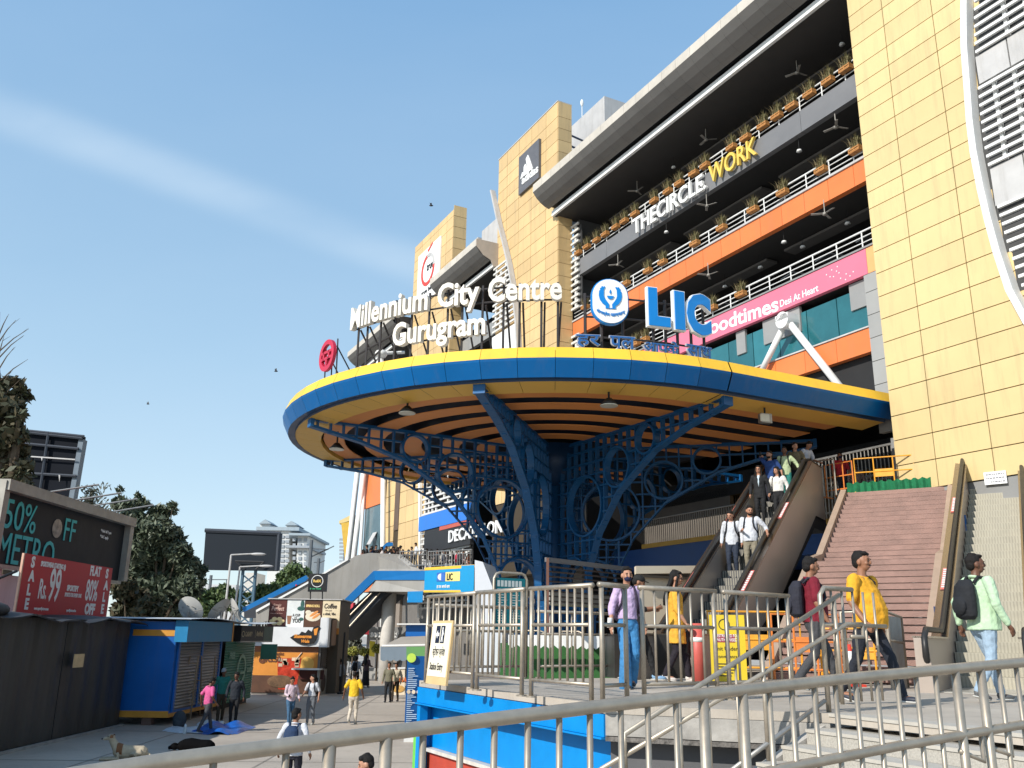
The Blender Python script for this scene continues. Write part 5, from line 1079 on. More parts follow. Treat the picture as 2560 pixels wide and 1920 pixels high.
for i, (m_, nm) in enumerate(((mat('poster_maroon', (.085, .02, .016), .5), 'poster'), (mat('poster_white', (.66, .68, .66), .5), 'poster'), (mat('poster_coffee', (.075, .03, .014), .5), 'poster'), (mat('poster_cream', (.72, .60, .40), .5), 'poster'))):
    w_ = (x1-x0)/4; a = V((x0+w_*i, Y2, zb)); H = zt-zb; p = obj('poster', MB().ob(a+V((.01, .02, 0)), (w_-.02, 0, 0), (0, .03, 0), (0, 0, H-.02)), m_, ub)
    if i == 0:
        obj('poster_text', MB().text('Simply', .16, a+V((.22, .012, H*.76)), (1, 0, 0), UP, .006).text('Perfect', .30, a+V((.13, .012, H*.60)), (1, 0, 0), UP, .006, .006, sx=.75, shear=.15).text('Cheesy perfect slice of heaven', .07, a+V((.08, .012, H*.48)), (1, 0, 0), UP, .006, sx=.75), mat('poster_blush', (.66, .42, .34), .5), p)
        b = MB(); [b.ell(a+V((w_*.5+.26*math.cos(k*1.05), .015, H*.22+.13*math.sin(k*1.05))), (.14, .012, .10), 10, 6) for k in range(6)]; obj('poster_food', b, mat('poster_pastry', (.68, .52, .26), .6, island=.2), p)
    elif i == 1:
        obj('poster_text', MB().text('A CUP', .17, a+V((.33, .012, H*.40)), (1, 0, 0), UP, .006, .006, sx=.8).text('with', .08, a+V((.42, .012, H*.34)), (1, 0, 0), UP, .006).text('YOU', .28, a+V((.33, .012, H*.18)), (1, 0, 0), UP, .006, .01, sx=.75), mat('poster_dark_text', (.06, .05, .045), .5), p)
        obj('poster_cup', MB().prism([a+V((x, .014, z)) for x, z in ((.04, H*.42), (.29, H*.42), (.24, H*.12), (.09, H*.12))], V((0, .004, 0))), mat('poster_latte', (.25, .11, .06), .5), p); obj('poster_leaf', MB().ell(a+V((w_*.8, .015, H*.68)), (.2, .01, .12)).ell(a+V((w_*.86, .013, H*.84)), (.1, .01, .2)).ell(a+V((w_*.85, .014, H*.30)), (.12, .01, .09)), mat('poster_leaf', (.03, .10, .085), .5, 0, .5, 8), p)
    elif i == 2:
        obj('poster_text', MB().text('SPRING ROLL', .165, a+V((.07, .012, H*.74)), (1, 0, 0), UP, .006, .01, sx=.72), mat('poster_gold', (.75, .52, .2), .5), p); obj('poster_plate', MB().ell(a+V((w_*.5, .015, H*.40)), (.40, .01, .24), 20, 8).ell(a+V((w_*.22, .014, H*.55)), (.15, .01, .11), 14, 6), mat('poster_plate', (.62, .55, .42), .4), p)
        obj('poster_food', MB().ell(a+V((w_*.55, .006, H*.50)), (.26, .008, .075), rot=Matrix.Rotation(-.6, 3, 'Y')).ell(a+V((w_*.68, .005, H*.42)), (.24, .008, .07), rot=Matrix.Rotation(-.6, 3, 'Y')), mat('poster_roll', (.62, .24, .06), .5), p)
    else:
        obj('poster_text', MB().text('Coffee', .34, a+V((.07, .012, H*.70)), (1, 0, 0), UP, .006, .008, sx=.72, shear=.2).text('Not just', .1, a+V((.16, .012, H*.60)), (1, 0, 0), UP, .006).text('a drink, Vibe', .19, a+V((.06, .012, H*.46)), (1, 0, 0), UP, .006, .004, sx=.66, shear=.15), mat('poster_ink', (.045, .035, .03), .5), p); obj('poster_cup', MB().ell(a+V((w_*.5, .014, H*.2)), (.28, .01, .16)), mat('poster_latte', (.25, .11, .06), .5), p)
# awning kiosk on the right of the street
ak = thing('awning_kiosk', 'blue kiosk with a striped grey and green scalloped awning', 'kiosk', (-4, 40, 0)); YA = 38.0
A = lambda x, y, dy=0: atY(x, y, YA+dy)
p = [A(950, 1632), A(1015, 1632), A(1065, 1630)]; tp = [A(1003, 1592, 1.6), A(1030, 1591, 1.6), A(1066, 1590, 1.6)]
obj('awning_sheet', MB().strip([[tp[0], A(956, 1615)], [tp[2], A(1066, 1613)]]), mat('awning_grey', (.36, .33, .29), .7, 0, .08), ak)
obj('awning_bar', MB().tube(A(955, 1615), A(1067, 1613), .05, 8), WHITE, ak)
for (xa, xb, m_) in ((951, 1016, mat('awning_bluegrey', (.17, .22, .27), .7, 0, .06)), (1016, 1066, mat('awning_green', (.12, .30, .10), .7, 0, .06))):
    b = MB(); nn_ = 4 if xb-xa > 55 else 3; pts = []
    for i in range(nn_*6+1): x = xa+(xb-xa)*i/(nn_*6); pts.append([A(x if i else xa, 1616, -.02), A(x, 1649+4.0*abs(math.sin(math.pi*i/6)), -.05)])
    obj('valance', b.strip(pts), m_, ak)
obj('upper_box', MB().ob(A(1014, 1591, 1.8), A(1068, 1591, 1.8)-A(1014, 1591, 1.8), V((0, 2, 0)), UP*(A(1014, 1562, 1.8).z-A(1014, 1591, 1.8).z)), KB, ak); obj('upper_roof', MB().ob(A(992, 1562, 1.5), A(1068, 1562, 1.5)-A(992, 1562, 1.5), V((0, 3, 0)), UP*.06), WHITE, ak)
obj('booth_body', MB().ob((A(1020, 1700).x, YA+1.7, 0), (1.4, 0, 0), (0, 2.4, 0), (0, 0, 2.6)), DARK, ak)
t = thing('menu_panel', 'tall narrow blue menu panel standing beside the platform corner', 'sign', (-3, 26, 0)); a = atY(1010, 1835, 26.8); c = atY(1061, 1835, 26.8); zt = atY(1013, 1640, 26.8).z; a.z = 0
obj('panel', MB().ob(a, (c.x-a.x, .15, 0), (0, .12, 0), UP*zt), mat('menu_blue', (.006, .09, .30), .4, 0, .1, 1), t); b = MB()
for i in range(34):
    if i == 12: continue
    b.ob(a+V((.04, -.006, zt-.35-.052*i)), (random.uniform(.1, .3), .03, 0), (0, .004, 0), (0, 0, .02))
obj('print', b, mat('menu_print', (.45, .58, .72), .6), t); obj('base_label', MB().ob(a+V((0, -.01, .0)), (.35, .06, 0), (0, .006, 0), (0, 0, .3)), WHITE, t); obj('lime_tag', MB().tube(a+V((.12, -.02, zt-.05)), a+V((.12, 0, zt-.05)), .13, 14), mat('lime', (.45, .62, .08), .5), t)
b = MB(); [b.tube(a+V((.08+.14*i, -.012, zt-.98)), a+V((.08+.14*i, -.002, zt-.98)), .055, 12) for i in range(4)]; obj('food_picture', b, mat('menu_food', (.5, .42, .32), .5, island=.4), t)
t = thing('noodle_cup_cutout', 'cream cup shaped advertising board with orange print', 'sign', (-5.7, 44, 0)); YC = 44.5; A = lambda x, y: atY(x, y, YC); pp = [A(970, 1672), A(1012, 1670), A(1012, 1737), A(979, 1738)]
obj('board', MB().prism(pp, V((0, .1, 0))), mat('cup_cream', (.74, .64, .48), .5, 0, .05), t); obj('rim', MB().ob(A(969, 1674), A(1013, 1672)-A(969, 1674), V((0, -.04, 0)), UP*.08), WHITE, t)
b = MB().text('MASALA', .26, A(979, 1704)+V((0, -.02, 0)), (1, 0, .03), UP, .01, .02, sx=.72).text('2 MIN', .14, A(984, 1688)+V((0, -.02, 0)), (1, 0, 0), UP, .01, .01); obj('lettering', b, mat('cup_orange', (.60, .14, .03), .5), t); obj('noodle_bowl', MB().ell(A(996, 1722)+V((0, -.02, 0)), (.3, .02, .17)), mat('cup_noodle', (.62, .36, .10), .6, 0, .3, 12), t)
t = thing('bakery_sign', 'blue sign with white script lettering below the footbridge', 'sign', tuple(B(1020, 1500, -3))); a, c = B(1018, 1506, -3), B(1056, 1506, -3); obj('board', MB().ob(a, c-a, V((0, .2, 0)), UP*.62), mat('sign_cyan2', (.0, .20, .48), .4), t); obj('lettering', MB().text('Dwiga', .62, a+V((-.02, -.02, .14)), (1, 0, 0), UP, .02, .014, sx=.62, shear=.15), WH, t)
t = thing('store_front_sign', 'white lower case lettering on a grey band below the red panel', 'sign', tuple(W(52, .2, 2.4))); a = atY(926, 1592, 62); obj('band', MB().ob(a+V((-.1, .03, -.2)), (2.9, 0, 0), (0, .1, 0), (0, 0, .85)), GREYP, t); obj('lettering', MB().text('south city', .60, a, (1, 0, 0), UP, .03, .03, sx=.8), WH, t)
# ------------------------------------------------------------------ billboards behind the stalls
def xplane(x, y, X): return onpl(x, y, V((X, 0, 0)), V((1, 0, 0)))
bb = thing('discount_billboard', 'large dark billboard with thin teal lettering in a grey metal frame', 'billboard', (-16.3, 33, 5)); XB = -16.3
TL, TR, BL, BR = xplane(20, 1232, XB), xplane(316, 1312, XB), xplane(-8, 1395, XB), xplane(292, 1455, XB)
y0, y1 = TL.y-.1, TR.y; zt, zb = (TL.z+TR.z)/2, (BL.z+BR.z)/2-.05
obj('board', MB().ob((XB-.15, y0, zb), (.1, 0, 0), (0, y1-y0, 0), (0, 0, zt-zb)), mat('board_charcoal', (.016, .019, .023), .6, 0, .08, spec=.2), bb)
fm = mat('billboard_frame', (.34, .32, .28), .55, .3, .3, 1.5)
obj('frame', MB().ob((XB-.2, y0-.3, zt), (.45, 0, 0), (0, y1-y0+.7, 0), (0, 0, .35)).ob((XB-.2, y1, zb), (.4, 0, 0), (0, .35, 0), (0, 0, zt-zb)).ob((XB-.2, y0-.35, zb-.9), (.35, 0, 0), (0, .3, 0), (0, 0, zt-zb+1.2)).ob((XB-.2, y0, zb-.14), (.3, 0, 0), (0, y1-y0, 0), (0, 0, .12)), fm, bb)
b = MB(); H = zt-zb; o = lambda y, z: V((XB-.03, y0+y, zb+z))
b.text('50%', H*.60, o(.1, H*.50), (0, 1, 0), UP, .015, 0, sx=.90).text('FF', H*.52, o(4.1, H*.50), (0, 1, 0), UP, .015, 0, sx=.85).text('METRO', H*.62, o(.0, H*.02), (0, 1, 0), UP, .015, 0, sx=.80); obj('lettering', b, mat('letter_teal', (.03, .42, .42), .5), bb)
b = MB().ell(o(3.65, H*.66), (.02, .36, .34), 14, 8); obj('coin_picture', b, mat('coin_picture', (.28, .24, .19), .4, 0, .6, 5), bb)
obj('small_lettering', MB().text('Uber', H*.24, o(7.15, H*.02), (0, 1, 0), UP, .015, .01).text('*Valid till 5 pm', .16, o(7.1, H*.78), (0, 1, 0), UP, .01).text('*T&C apply', .16, o(7.1, H*.68), (0, 1, 0), UP, .01), WH, bb)
[obj('post', MB().ob((XB-.3, y_, 0), (.2, 0, 0), (0, .2, 0), (0, 0, zb)), LGREY, bb) for y_ in (y0+.5, y1-.7)]; obj('back_sheet', MB().ob((XB-.25, y0, zb-1.6), (.1, 0, 0), (0, 5, 0), (0, 0, 1.3)), LGREY, bb)
[obj('lamp_arm', MB().tube((XB, y0+y, zt+.3), (XB+1.6, y0+y+.6, zt+.72), .035, 6), STEELD, bb) for y in (2.3, 4.2, 5.7, 7.4)]
rbd = thing('sale_banner', 'red sale banner with white price lettering behind the dark shed', 'banner', (-13.7, 28, 3.3)); XR = -13.7
TL, TR, BR = xplane(64, 1384, XR), xplane(282, 1420, XR), xplane(271, 1541, XR); y0, y1 = TL.y, TR.y; zt = (TL.z+TR.z)/2; zb = BR.z-.05; H = zt-zb; Wd = y1-y0
obj('banner', MB().ob((XR-.05, y0, zb), (.05, 0, 0), (0, Wd, 0), (0, 0, H)), mat('banner_red', (.46, .028, .035), .5, 0, .08, .7), rbd); obj('edge_strip', MB().ob((XR-.06, y0-.07, zb), (.06, 0, 0), (0, .06, 0), (0, 0, H)), mat('banner_edge', (.6, .35, .25), .5), rbd)
b = MB(); o = lambda y, z: V((XR+.004, y0+y*Wd, zb+z*H))
T_ = lambda s_, sz, y, z, bo=.008, sx=1: b.text(s_, sz*H, o(y, z), (0, 1, 0), UP, .006, bo, sx=sx)
for i, ch in enumerate('SALE'):
    T_(ch, .25, .065, .79-.235*i, .02); T_(ch, .25, .915, .79-.235*i, .02)
T_('SPORTSWEAR STARTING @', .12, .16, .83, .008, .60); T_('Rs.', .48, .175, .28, .012, .52); T_('99', .80, .275, .26, .024, .52); T_('SPORTIFY', .14, .47, .46, .012, .74); T_('SPORTS FOR EVERY ONE', .10, .455, .35, .004, .60)
T_('FLAT', .25, .71, .80, .02, .85); T_('80%', .56, .69, .32, .014, .55); T_('OFF', .27, .71, .06, .026, .9); T_('www.sportifystore.com', .075, .16, .08, .003, .7); T_('sportifystoreonline', .07, .50, .08, .003, .7)
obj('lettering', b, mat('banner_white', (.78, .74, .72), .5), rbd)
obj('brace', MB().tube((XR-.1, y0-.1, zt-.5), (XR-1.5, y0-1.6, 3.4), .04, 6), BLACK, rbd)
t = thing('lattice_billboard', 'black back of a tall billboard with a steel lattice and torn strips', 'billboard', (-29, 52, 10)); YB2 = 52
A = lambda x, y, dy=0: atY(x, y, YB2+dy)
p = [A(30, 1073), A(210, 1091), A(183, 1258), A(0, 1240)]; ba = [q+V((0, .5, 0)) for q in p]
obj('board', MB().prism(p, V((0, .25, 0))), mat('board_black_blue', (.005, .007, .012), .7, 0, .3, .4, spec=.1), t)
fr2 = mat('lattice_steel', (.035, .042, .055), .5, .2)
b = MB()
for (x0, y0_, x1, y1_) in ((30, 1073, 210, 1091), (40, 1078, 205, 1096), (40, 1107, 196, 1122), (40, 1182, 190, 1190), (122, 1080, 98, 1245)): b.tube(A(x0, y0_, -.2), A(x1, y1_, -.2), .09, 6)
obj('lattice', b, fr2, t); obj('edge_truss', MB().prism([A(197, 1096, -.1), A(209, 1098, -.1), A(182, 1256, -.1), A(170, 1254, -.1)], V((0, .5, 0))), mat('edge_truss_pale', (.12, .155, .19), .5), t)
b = MB(); b.tube(A(40, 1139, -.25), A(188, 1149, -.25), .05, 5); [b.prism([A(x, y, -.3), A(x+4, y+1, -.3), A(x+2, y+h, -.3)], V((0, -.03, 0))) for x, y, h in ((62, 1130, 18), (103, 1144, 9), (147, 1187, 18))]; obj('torn_strips', b, LGREY, t)
obj('post', MB().tube(V((-27.5, 52.6, 0)), V((-27.5, 52.6, 10)), .4, 8), fr2, t)
t = thing('grey_billboard', 'blank dark grey billboard on a blue lattice pole', 'billboard', (-22, 85, 0)); A = lambda x, y, dy=0: atY(x, y, 85+dy)
p = [A(514, 1329), A(700, 1336), A(692, 1427), A(507, 1424)]; obj('board', MB().prism(p, V((0, .6, 0))), mat('board_slate', (.016, .021, .028), .7, 0, .08, .3, spec=.15), t); obj('top_truss', MB().tube(A(513, 1326), A(702, 1334), .22, 6).tube(A(700, 1334), A(693, 1427), .25, 6), fr2, t)
q = A(619, 1425); b = MB(); [b.tube((q.x+dx, 85.6, 0), (q.x+dx, 85.6, q.z), .16, 6) for dx in (-.6, .6)]; z = 1.0
while z < q.z-1: b.tube((q.x-.6, 85.6, z), (q.x+.6, 85.6, z+.9), .07, 5); b.tube((q.x+.6, 85.6, z), (q.x-.6, 85.6, z+.9), .07, 5); z += .9
obj('lattice_pole', b, mat('pole_blue', (.06, .12, .17), .5), t); b = MB(); b.tube(A(588, 1403, -.4), A(660, 1405, -.4), .1, 6).tube(A(588, 1403, -.4), A(612, 1423, -.4), .08, 6).tube(A(660, 1405, -.4), A(640, 1423, -.4), .08, 6); obj('catwalk', b, DARK, t)
def street_lamp(lb, xb, yb, xt, yt, xa, ya, Y):
    t = thing('street_lamp', lb, 'street lamp', (atY(xb, yb, Y).x, Y, 0), 'street lamps below the grey billboard'); bx = atY(xb, yb, Y); tp = atY(xt, yt, Y); ar = atY(xa, ya, Y)
    obj('pole', MB().tube(V((bx.x-.1, Y, 0)), tp, .09, 8, .06), LGREY, t); obj('arm', MB().tube(tp, ar, .045, 6), LGREY, t); obj('head', MB().ell(ar+V((.15, 0, -.03)), (.5, .14, .09)), LGREY, t, True)
street_lamp('taller pale street lamp in front of the grey billboard', 567, 1515, 578, 1387, 640, 1384, 56); street_lamp('shorter pale street lamp in front of the grey billboard', 589, 1505, 600, 1417, 660, 1414, 60)
# ------------------------------------------------------------------ far buildings, poles, trees
fb = thing('apartment_tower', 'pale distant apartment block with two small roof pavilions', 'building', (-60, 240, 0)); A = lambda x, y, dy=0: atY(x, y, 240+dy)
PW = mat('apartment_pale', (.60, .60, .58), .7, 0, .05, .2); PS = mat('apartment_shade', (.30, .33, .36), .6); PR = mat('apartment_roof', (.30, .36, .40), .6)
def bx(nm, x0, y0_, x1, y1_, dy, dep, m_):
    a, c = A(x0, y1_, dy), A(x1, y0_, dy); return obj(nm, MB().ob((a.x, a.y, min(a.z, c.z)), (c.x-a.x, 0, 0), (0, dep, 0), (0, 0, abs(c.z-a.z))), m_, fb)
w1 = bx('wall', 655, 1325, 726, 1580, 4, 20, PW); w2 = bx('wall', 726, 1338, 770, 1580, 0, 24, PW); bx('roof_slab', 640, 1318, 748, 1325, 3, 24, PR); bx('roof_slab', 722, 1333, 776, 1338, -2, 26, PR); bx('belt', 722, 1364, 774, 1369, -1.5, 22, PS)
for x0, x1, y in ((648, 677, 1302), (713, 743, 1306)):
    bx('roof_pavilion', x0+2, y+6, x1-2, y+18, 5, 8, PW); a, c, e = A(x0-1, y+7, 4), A(x1+1, y+7, 4), A((x0+x1)/2, y-4, 4); obj('pavilion_roof', MB().prism([a, c, e], V((0, 9, 0))), PR, fb)
g = MB(); g2 = MB()
for r in range(9):
    for c_ in range(3):
        x0 = 731+c_*14; y = 1345+r*13.5+(6 if r > 1 else 0); a, c = A(x0, y+8, -.3), A(x0+8, y, -.3); g.ob((a.x, a.y, a.z), (c.x-a.x, 0, 0), (0, .3, 0), (0, 0, c.z-a.z))
    for c_ in range(2):
        x0 = 700+c_*13; y = 1338+r*12; a, c = A(x0, y+7, 3.7), A(x0+10, y, 3.7); g2.ob((a.x, a.y, a.z), (c.x-a.x, 0, 0), (0, .3, 0), (0, 0, c.z-a.z))
obj('window_grid', g, PS, w2); obj('balcony_grid', g2, PS, w1)
t = thing('apartment_slab', 'thin strip of a distant pale apartment block beside the yellow gateway', 'building', (-40, 240, 0)); fb = t; bx('wall', 845, 1338, 862, 1580, 0, 14, PW); g = MB()
for r in range(12):
    a, c = A(848, 1346+r*9+5, -.3), A(858, 1346+r*9, -.3); g.ob((a.x, a.y, a.z), (c.x-a.x, 0, 0), (0, .3, 0), (0, 0, c.z-a.z))
obj('window_grid', g, PS, t)
fb = thing('low_blocks', 'low pale buildings behind the billboard pole', 'building', (-70, 260, 0)); bx('wall', 600, 1432, 640, 1580, 10, 10, mat('far_block', (.52, .50, .46), .7)); bx('side_wing', 480, 1462, 590, 1580, 20, 10, mat('far_block2', (.48, .49, .50), .7))
t = thing('yellow_gateway', 'yellow portal frame with a pale sign strip beyond the white columns', 'gateway', tuple(atY(870, 1500, 74))); A = lambda x, y, dy=0: atY(x, y, 74+dy)
obj('pier', MB().prism([A(853, 1308), A(881, 1303), A(874, 1420), A(864, 1420)], V((0, 2, 0))), mat('gateway_yellow', (.66, .42, .06), .5), t); obj('head_beam', MB().prism([A(848, 1302), A(884, 1284), A(884, 1300), A(848, 1309)], V((0, 2.5, 0))), mat('gateway_cream', (.72, .56, .25), .5), t)
def catenary(lb, x, y0_, arms, Y):
    t = thing('rail_mast', lb, 'mast', tuple(V((atY(x, 1500, Y).x, Y, 0))), 'overhead line masts'); a = atY(x, y0_, Y); obj('mast', MB().tube(V((a.x, Y, 0)), a, .22, 6), mat('mast_grey', (.10, .11, .12), .5), t); b = MB()
    for (xa, ya, xb_, yb_) in arms: b.tube(atY(xa, ya, Y), atY(xb_, yb_, Y), .07, 5)
    obj('bracket', b, mat('mast_grey', (.10, .11, .12), .5), t)
catenary('tall rail mast with brackets right of the apartment block', 779, 1350, [(779, 1371, 818, 1374), (779, 1392, 835, 1365), (779, 1391, 822, 1372), (800, 1380, 818, 1374)], 110); catenary('short rail mast right of the apartment block', 797, 1396, [(797, 1408, 812, 1401), (785, 1406, 797, 1406)], 120); catenary('rail portal mast left of the billboard pole', 528, 1438, [(520, 1449, 570, 1449), (566, 1449, 566, 1480)], 130)
# foliage
def leafmass(blobs, n, size, seed=1, droop=.3, long=1.5):
    r = np.random.default_rng(seed); vol = np.array([b[1][0]*b[1][1]*b[1][2] for b in blobs])**.8; pick = r.choice(len(blobs), n, p=vol/vol.sum())
    C_ = np.array([b[0] for b in blobs])[pick]; Rr = np.array([b[1] for b in blobs])[pick]
    d = r.normal(size=(n, 3)); d /= np.linalg.norm(d, axis=1)[:, None]; rad = r.uniform(.35, 1.06, n)**.6
    P = C_+d*Rr*rad[:, None]
    a = r.normal(size=(n, 3)); a[:, 2] -= droop; a /= np.linalg.norm(a, axis=1)[:, None]; b = np.cross(a, r.normal(size=(n, 3))); b /= np.linalg.norm(b, axis=1)[:, None]
    s = size*r.uniform(.6, 1.35, n)[:, None]
    v = np.stack([P-a*s*long*.5, P+b*s*.34, P+a*s*long*.5, P-b*s*.34], 1).reshape(-1, 3)
    m_ = MB(); m_.v = [tuple(x) for x in v]; m_.f = [(4*i, 4*i+1, 4*i+2, 4*i+3) for i in range(n)]; return m_
def tree(name, lb, base, trunk, blobs, n, size, m_, seed, grp=None, cat='tree', tm=None, long=1.5):
    t = thing(name, lb, cat, tuple(base), grp); base = V(base); tm = tm or mat('bark', (.10, .075, .05), .9, 0, .3, 5, bump=.5); b = MB()
    tp = base+UP*trunk; b.path([base, base.lerp(tp, .5)+V((.06, .04, 0))*trunk*.3, tp], [.045*trunk+.05, .035*trunk+.04, .028*trunk+.03], 8)
    for c, r in blobs: b.path([tp-UP*.25*trunk, tp.lerp(V(c), .5)+UP*.1, V(c)], [.022*trunk+.03, .014*trunk+.02, .012], 6)
    obj('trunk', b, tm, t); obj('crown', leafmass([(tuple(c), r) for c, r in blobs], n, size, seed, long=long), m_, t); return t
def blobs_px(lst, Y, rng_seed):
    r = random.Random(rng_seed); out = []
    for x, y, rp in lst:
        dy = r.uniform(-.7, .7); c = atY(x, y, Y+dy); k = rp/F_PX*Y; out.append((c, (k, k*.9, k*.85)))
    return out
LF1 = mat('leaf_dark', (.045, .065, .038), .5, 0, .3, 1, col2=(.13, .15, .095)); LF2 = mat('leaf_brown', (.085, .065, .033), .6, 0, .3, 1, col2=(.05, .06, .03)); LF3 = mat('leaf_far', (.06, .10, .035), .6, 0, .3, .3, col2=(.11, .15, .05)); LF4 = mat('leaf_dusty', (.06, .07, .055), .6, 0, .3, 1, col2=(.12, .12, .085))
Yt = 44
tree('leafy_tree', 'dense dark green bushy tree left of the grey billboard', (atY(390, 1560, Yt).x, Yt, 0), 3.2, blobs_px([(330, 1270, 26), (300, 1260, 22), (352, 1262, 22), (395, 1285, 26), (425, 1275, 18), (330, 1310, 42), (390, 1330, 46), (425, 1345, 36), (445, 1380, 34), (350, 1380, 55), (420, 1420, 52), (470, 1415, 30), (500, 1428, 18), (330, 1450, 50), (400, 1480, 58), (470, 1470, 36), (340, 1520, 44), (440, 1520, 40), (505, 1455, 12), (300, 1225, 9), (345, 1240, 9), (432, 1262, 10)], Yt, 3), 19000, .185, LF1, 5, long=1.9)
tree('brown_leafed_bush', 'dry brown leafed bush at the foot of the dense green tree', (atY(330, 1560, 40).x, 40, 0), 1.5, blobs_px([(310, 1470, 30), (340, 1500, 34), (370, 1520, 30), (310, 1525, 30), (390, 1540, 22)], 40, 8), 1500, .28, LF2, 9)
t = thing('feathery_tree', 'slender young tree with feathery drooping fronds beside the black billboard', 'tree', (atY(232, 1560, 42).x, 42, 0)); c = atY(228, 1228, 42); b = MB(); b.path([V((c.x+.3, 42, 0)), V((c.x+.15, 42, 5)), c], [.14, .09, .04], 6); obj('trunk', b, mat('bark', (.10, .075, .05), .9, 0, .3, 5, bump=.5), t)
b = MB(); rr = random.Random(4)
for i in range(34):
    a = rr.uniform(0, 6.28); el = rr.uniform(-.6, 1.3); L = rr.uniform(.7, 1.25); o = c+UP*rr.uniform(-1.3, .15); dr = V((math.cos(a)*math.cos(el), math.sin(a)*math.cos(el)*.7, math.sin(el))); pr = o
    for j in range(1, 9):
        p = o+dr*L*j/8-UP*.55*(j/8)**2*L; e = (p-pr).normalized(); sd_ = e.cross(V((rr.uniform(-1, 1), rr.uniform(-1, 1), .5))).normalized()
        for s_ in (-1, 1): q = p+sd_*s_*.26-UP*.06; b.add([p, p.lerp(q, .5)+e*.05, q, p.lerp(q, .5)-e*.05], [(0, 1, 2, 3)])
        b.tube(pr, p, .008, 4, cap=False); pr = p
obj('crown', b, LF4, t)
Yv = 34; bl = blobs_px([(20, 975, 42), (60, 985, 22), (10, 1030, 52), (25, 1090, 42), (45, 1040, 18), (15, 1140, 55), (45, 1180, 38), (20, 1220, 55), (55, 1215, 26), (-30, 1000, 50), (-40, 1100, 60), (-30, 1200, 60)], Yv, 6)
t = tree('creeper_tree', 'tall trunk smothered in brownish creeper leaves with bare twigs on top', (atY(-20, 1500, Yv).x, Yv, 0), 9.0, bl, 3600, .30, LF2, 12)
b = MB(); rr = random.Random(2)
for x, y in ((40, 800), (22, 785), (72, 822), (60, 838), (36, 868), (70, 898), (30, 925), (50, 950), (10, 840)):
    o = atY(-6, y+60, Yv); e = atY(x, y, Yv); m_ = o.lerp(e, .5)+UP*.1; b.path([o, m_, e], [.03, .02, .006], 5); q = m_.lerp(e, .5); b.path([q, q+V((rr.uniform(0, .3), 0, rr.uniform(.1, .3)))], [.012, .004], 4)
obj('twigs', b, mat('bark', (.10, .075, .05), .9, 0, .3, 5, bump=.5), t); obj('bare_trunk', MB().path([V((atY(-25, 1500, Yv).x, Yv, 8)), atY(-10, 900, Yv), atY(-2, 780, Yv)], [.2, .1, .03], 6), mat('bark', (.10, .075, .05), .9, 0, .3, 5, bump=.5), t)
for i, (lb, x, lst, Yf, n) in enumerate((('rounded green tree behind the upper end of the footbridge escalator', 740, [(735, 1425, 22), (755, 1440, 24), (715, 1445, 24), (735, 1460, 28), (770, 1455, 20), (700, 1470, 26), (760, 1475, 26)], 95, 2600), ('broad green tree behind the blue escalator truss', 660, [(655, 1480, 22), (680, 1475, 20), (690, 1500, 26), (650, 1505, 26), (670, 1520, 24), (625, 1490, 12)], 90, 2200), ('low green tree left of the billboard pole', 560, [(560, 1475, 16), (540, 1485, 20), (575, 1490, 20), (600, 1490, 14), (555, 1510, 24), (590, 1515, 22), (520, 1505, 18)], 88, 2200), ('green tree half hidden by the dark bushy tree', 505, [(500, 1490, 22), (515, 1520, 24), (490, 1525, 24)], 86, 1200))):
    tree('background_tree', lb, (atY(x, 1575, Yf).x, Yf, 0), 3, blobs_px(lst, Yf, 20+i), n, .42, LF3, 30+i, 'trees beyond the stalls', long=1.2)
tree('street_shrub', 'olive green shrub growing beyond the snack kiosk', (atY(885, 1700, 66).x, 66, 0), 1.2, blobs_px([(885, 1605, 16), (870, 1615, 14), (895, 1625, 15), (878, 1640, 14), (890, 1590, 9)], 66, 40), 900, .26, LF4, 41)
for i, (lb, x, y, r) in enumerate((('round yellow green topiary bush nearest the snack kiosk', 882, 1628, 13), ('round yellow green topiary bush in the middle of the three', 912, 1630, 12), ('round yellow green topiary bush nearest the awning', 944, 1622, 14))):
    Yf = 63-i; c = atY(x, y, Yf); k = r/F_PX*Yf; t = thing('topiary_bush', lb, 'bush', (c.x, Yf, 0), 'topiary bushes along the mall'); obj('stem', MB().tube(V((c.x, Yf, 0)), c, .06, 6), mat('bark', (.10, .075, .05), .9), t); obj('crown', leafmass([(tuple(c), (k, k, k*.75))], 700, .13, 50+i), mat('leaf_yellow', (.20, .22, .04), .6, 0, .3, 2, col2=(.32, .30, .06)), t)
one('planter_wall', MB().ob((-11, 64.5, 0), (8, -3, 0), (0, .8, 0), (0, 0, .7)), mat('planter_grey', (.30, .29, .27), .8), 'long low grey planter wall along the mall front', 'planter')
t = thing('yellow_standee', 'yellow upright advertising board beside the topiary bushes', 'sign', tuple(atY(932, 1640, 61))); obj('board', MB().prism([atY(924, 1602, 61), atY(938, 1604, 61), atY(936, 1642, 61), atY(923, 1640, 61)], V((0, .1, 0))), mat('standee_yellow', (.72, .60, .06), .5), t)
for i, (lb, x, y) in enumerate((('thin dark pole nearest the snack kiosk side', 852, 1735), ('thin dark pole beside the grey checked shirt man', 861, 1690))):
    p = onz(x, y, 0); t = thing('thin_pole', lb, 'pole', tuple(p), 'thin street poles'); obj('pole', MB().tube(p, p+UP*3.0, .05, 6), DARK, t); obj('base', MB().tube(p, p+UP*.08, .2, 10), DARK, t)
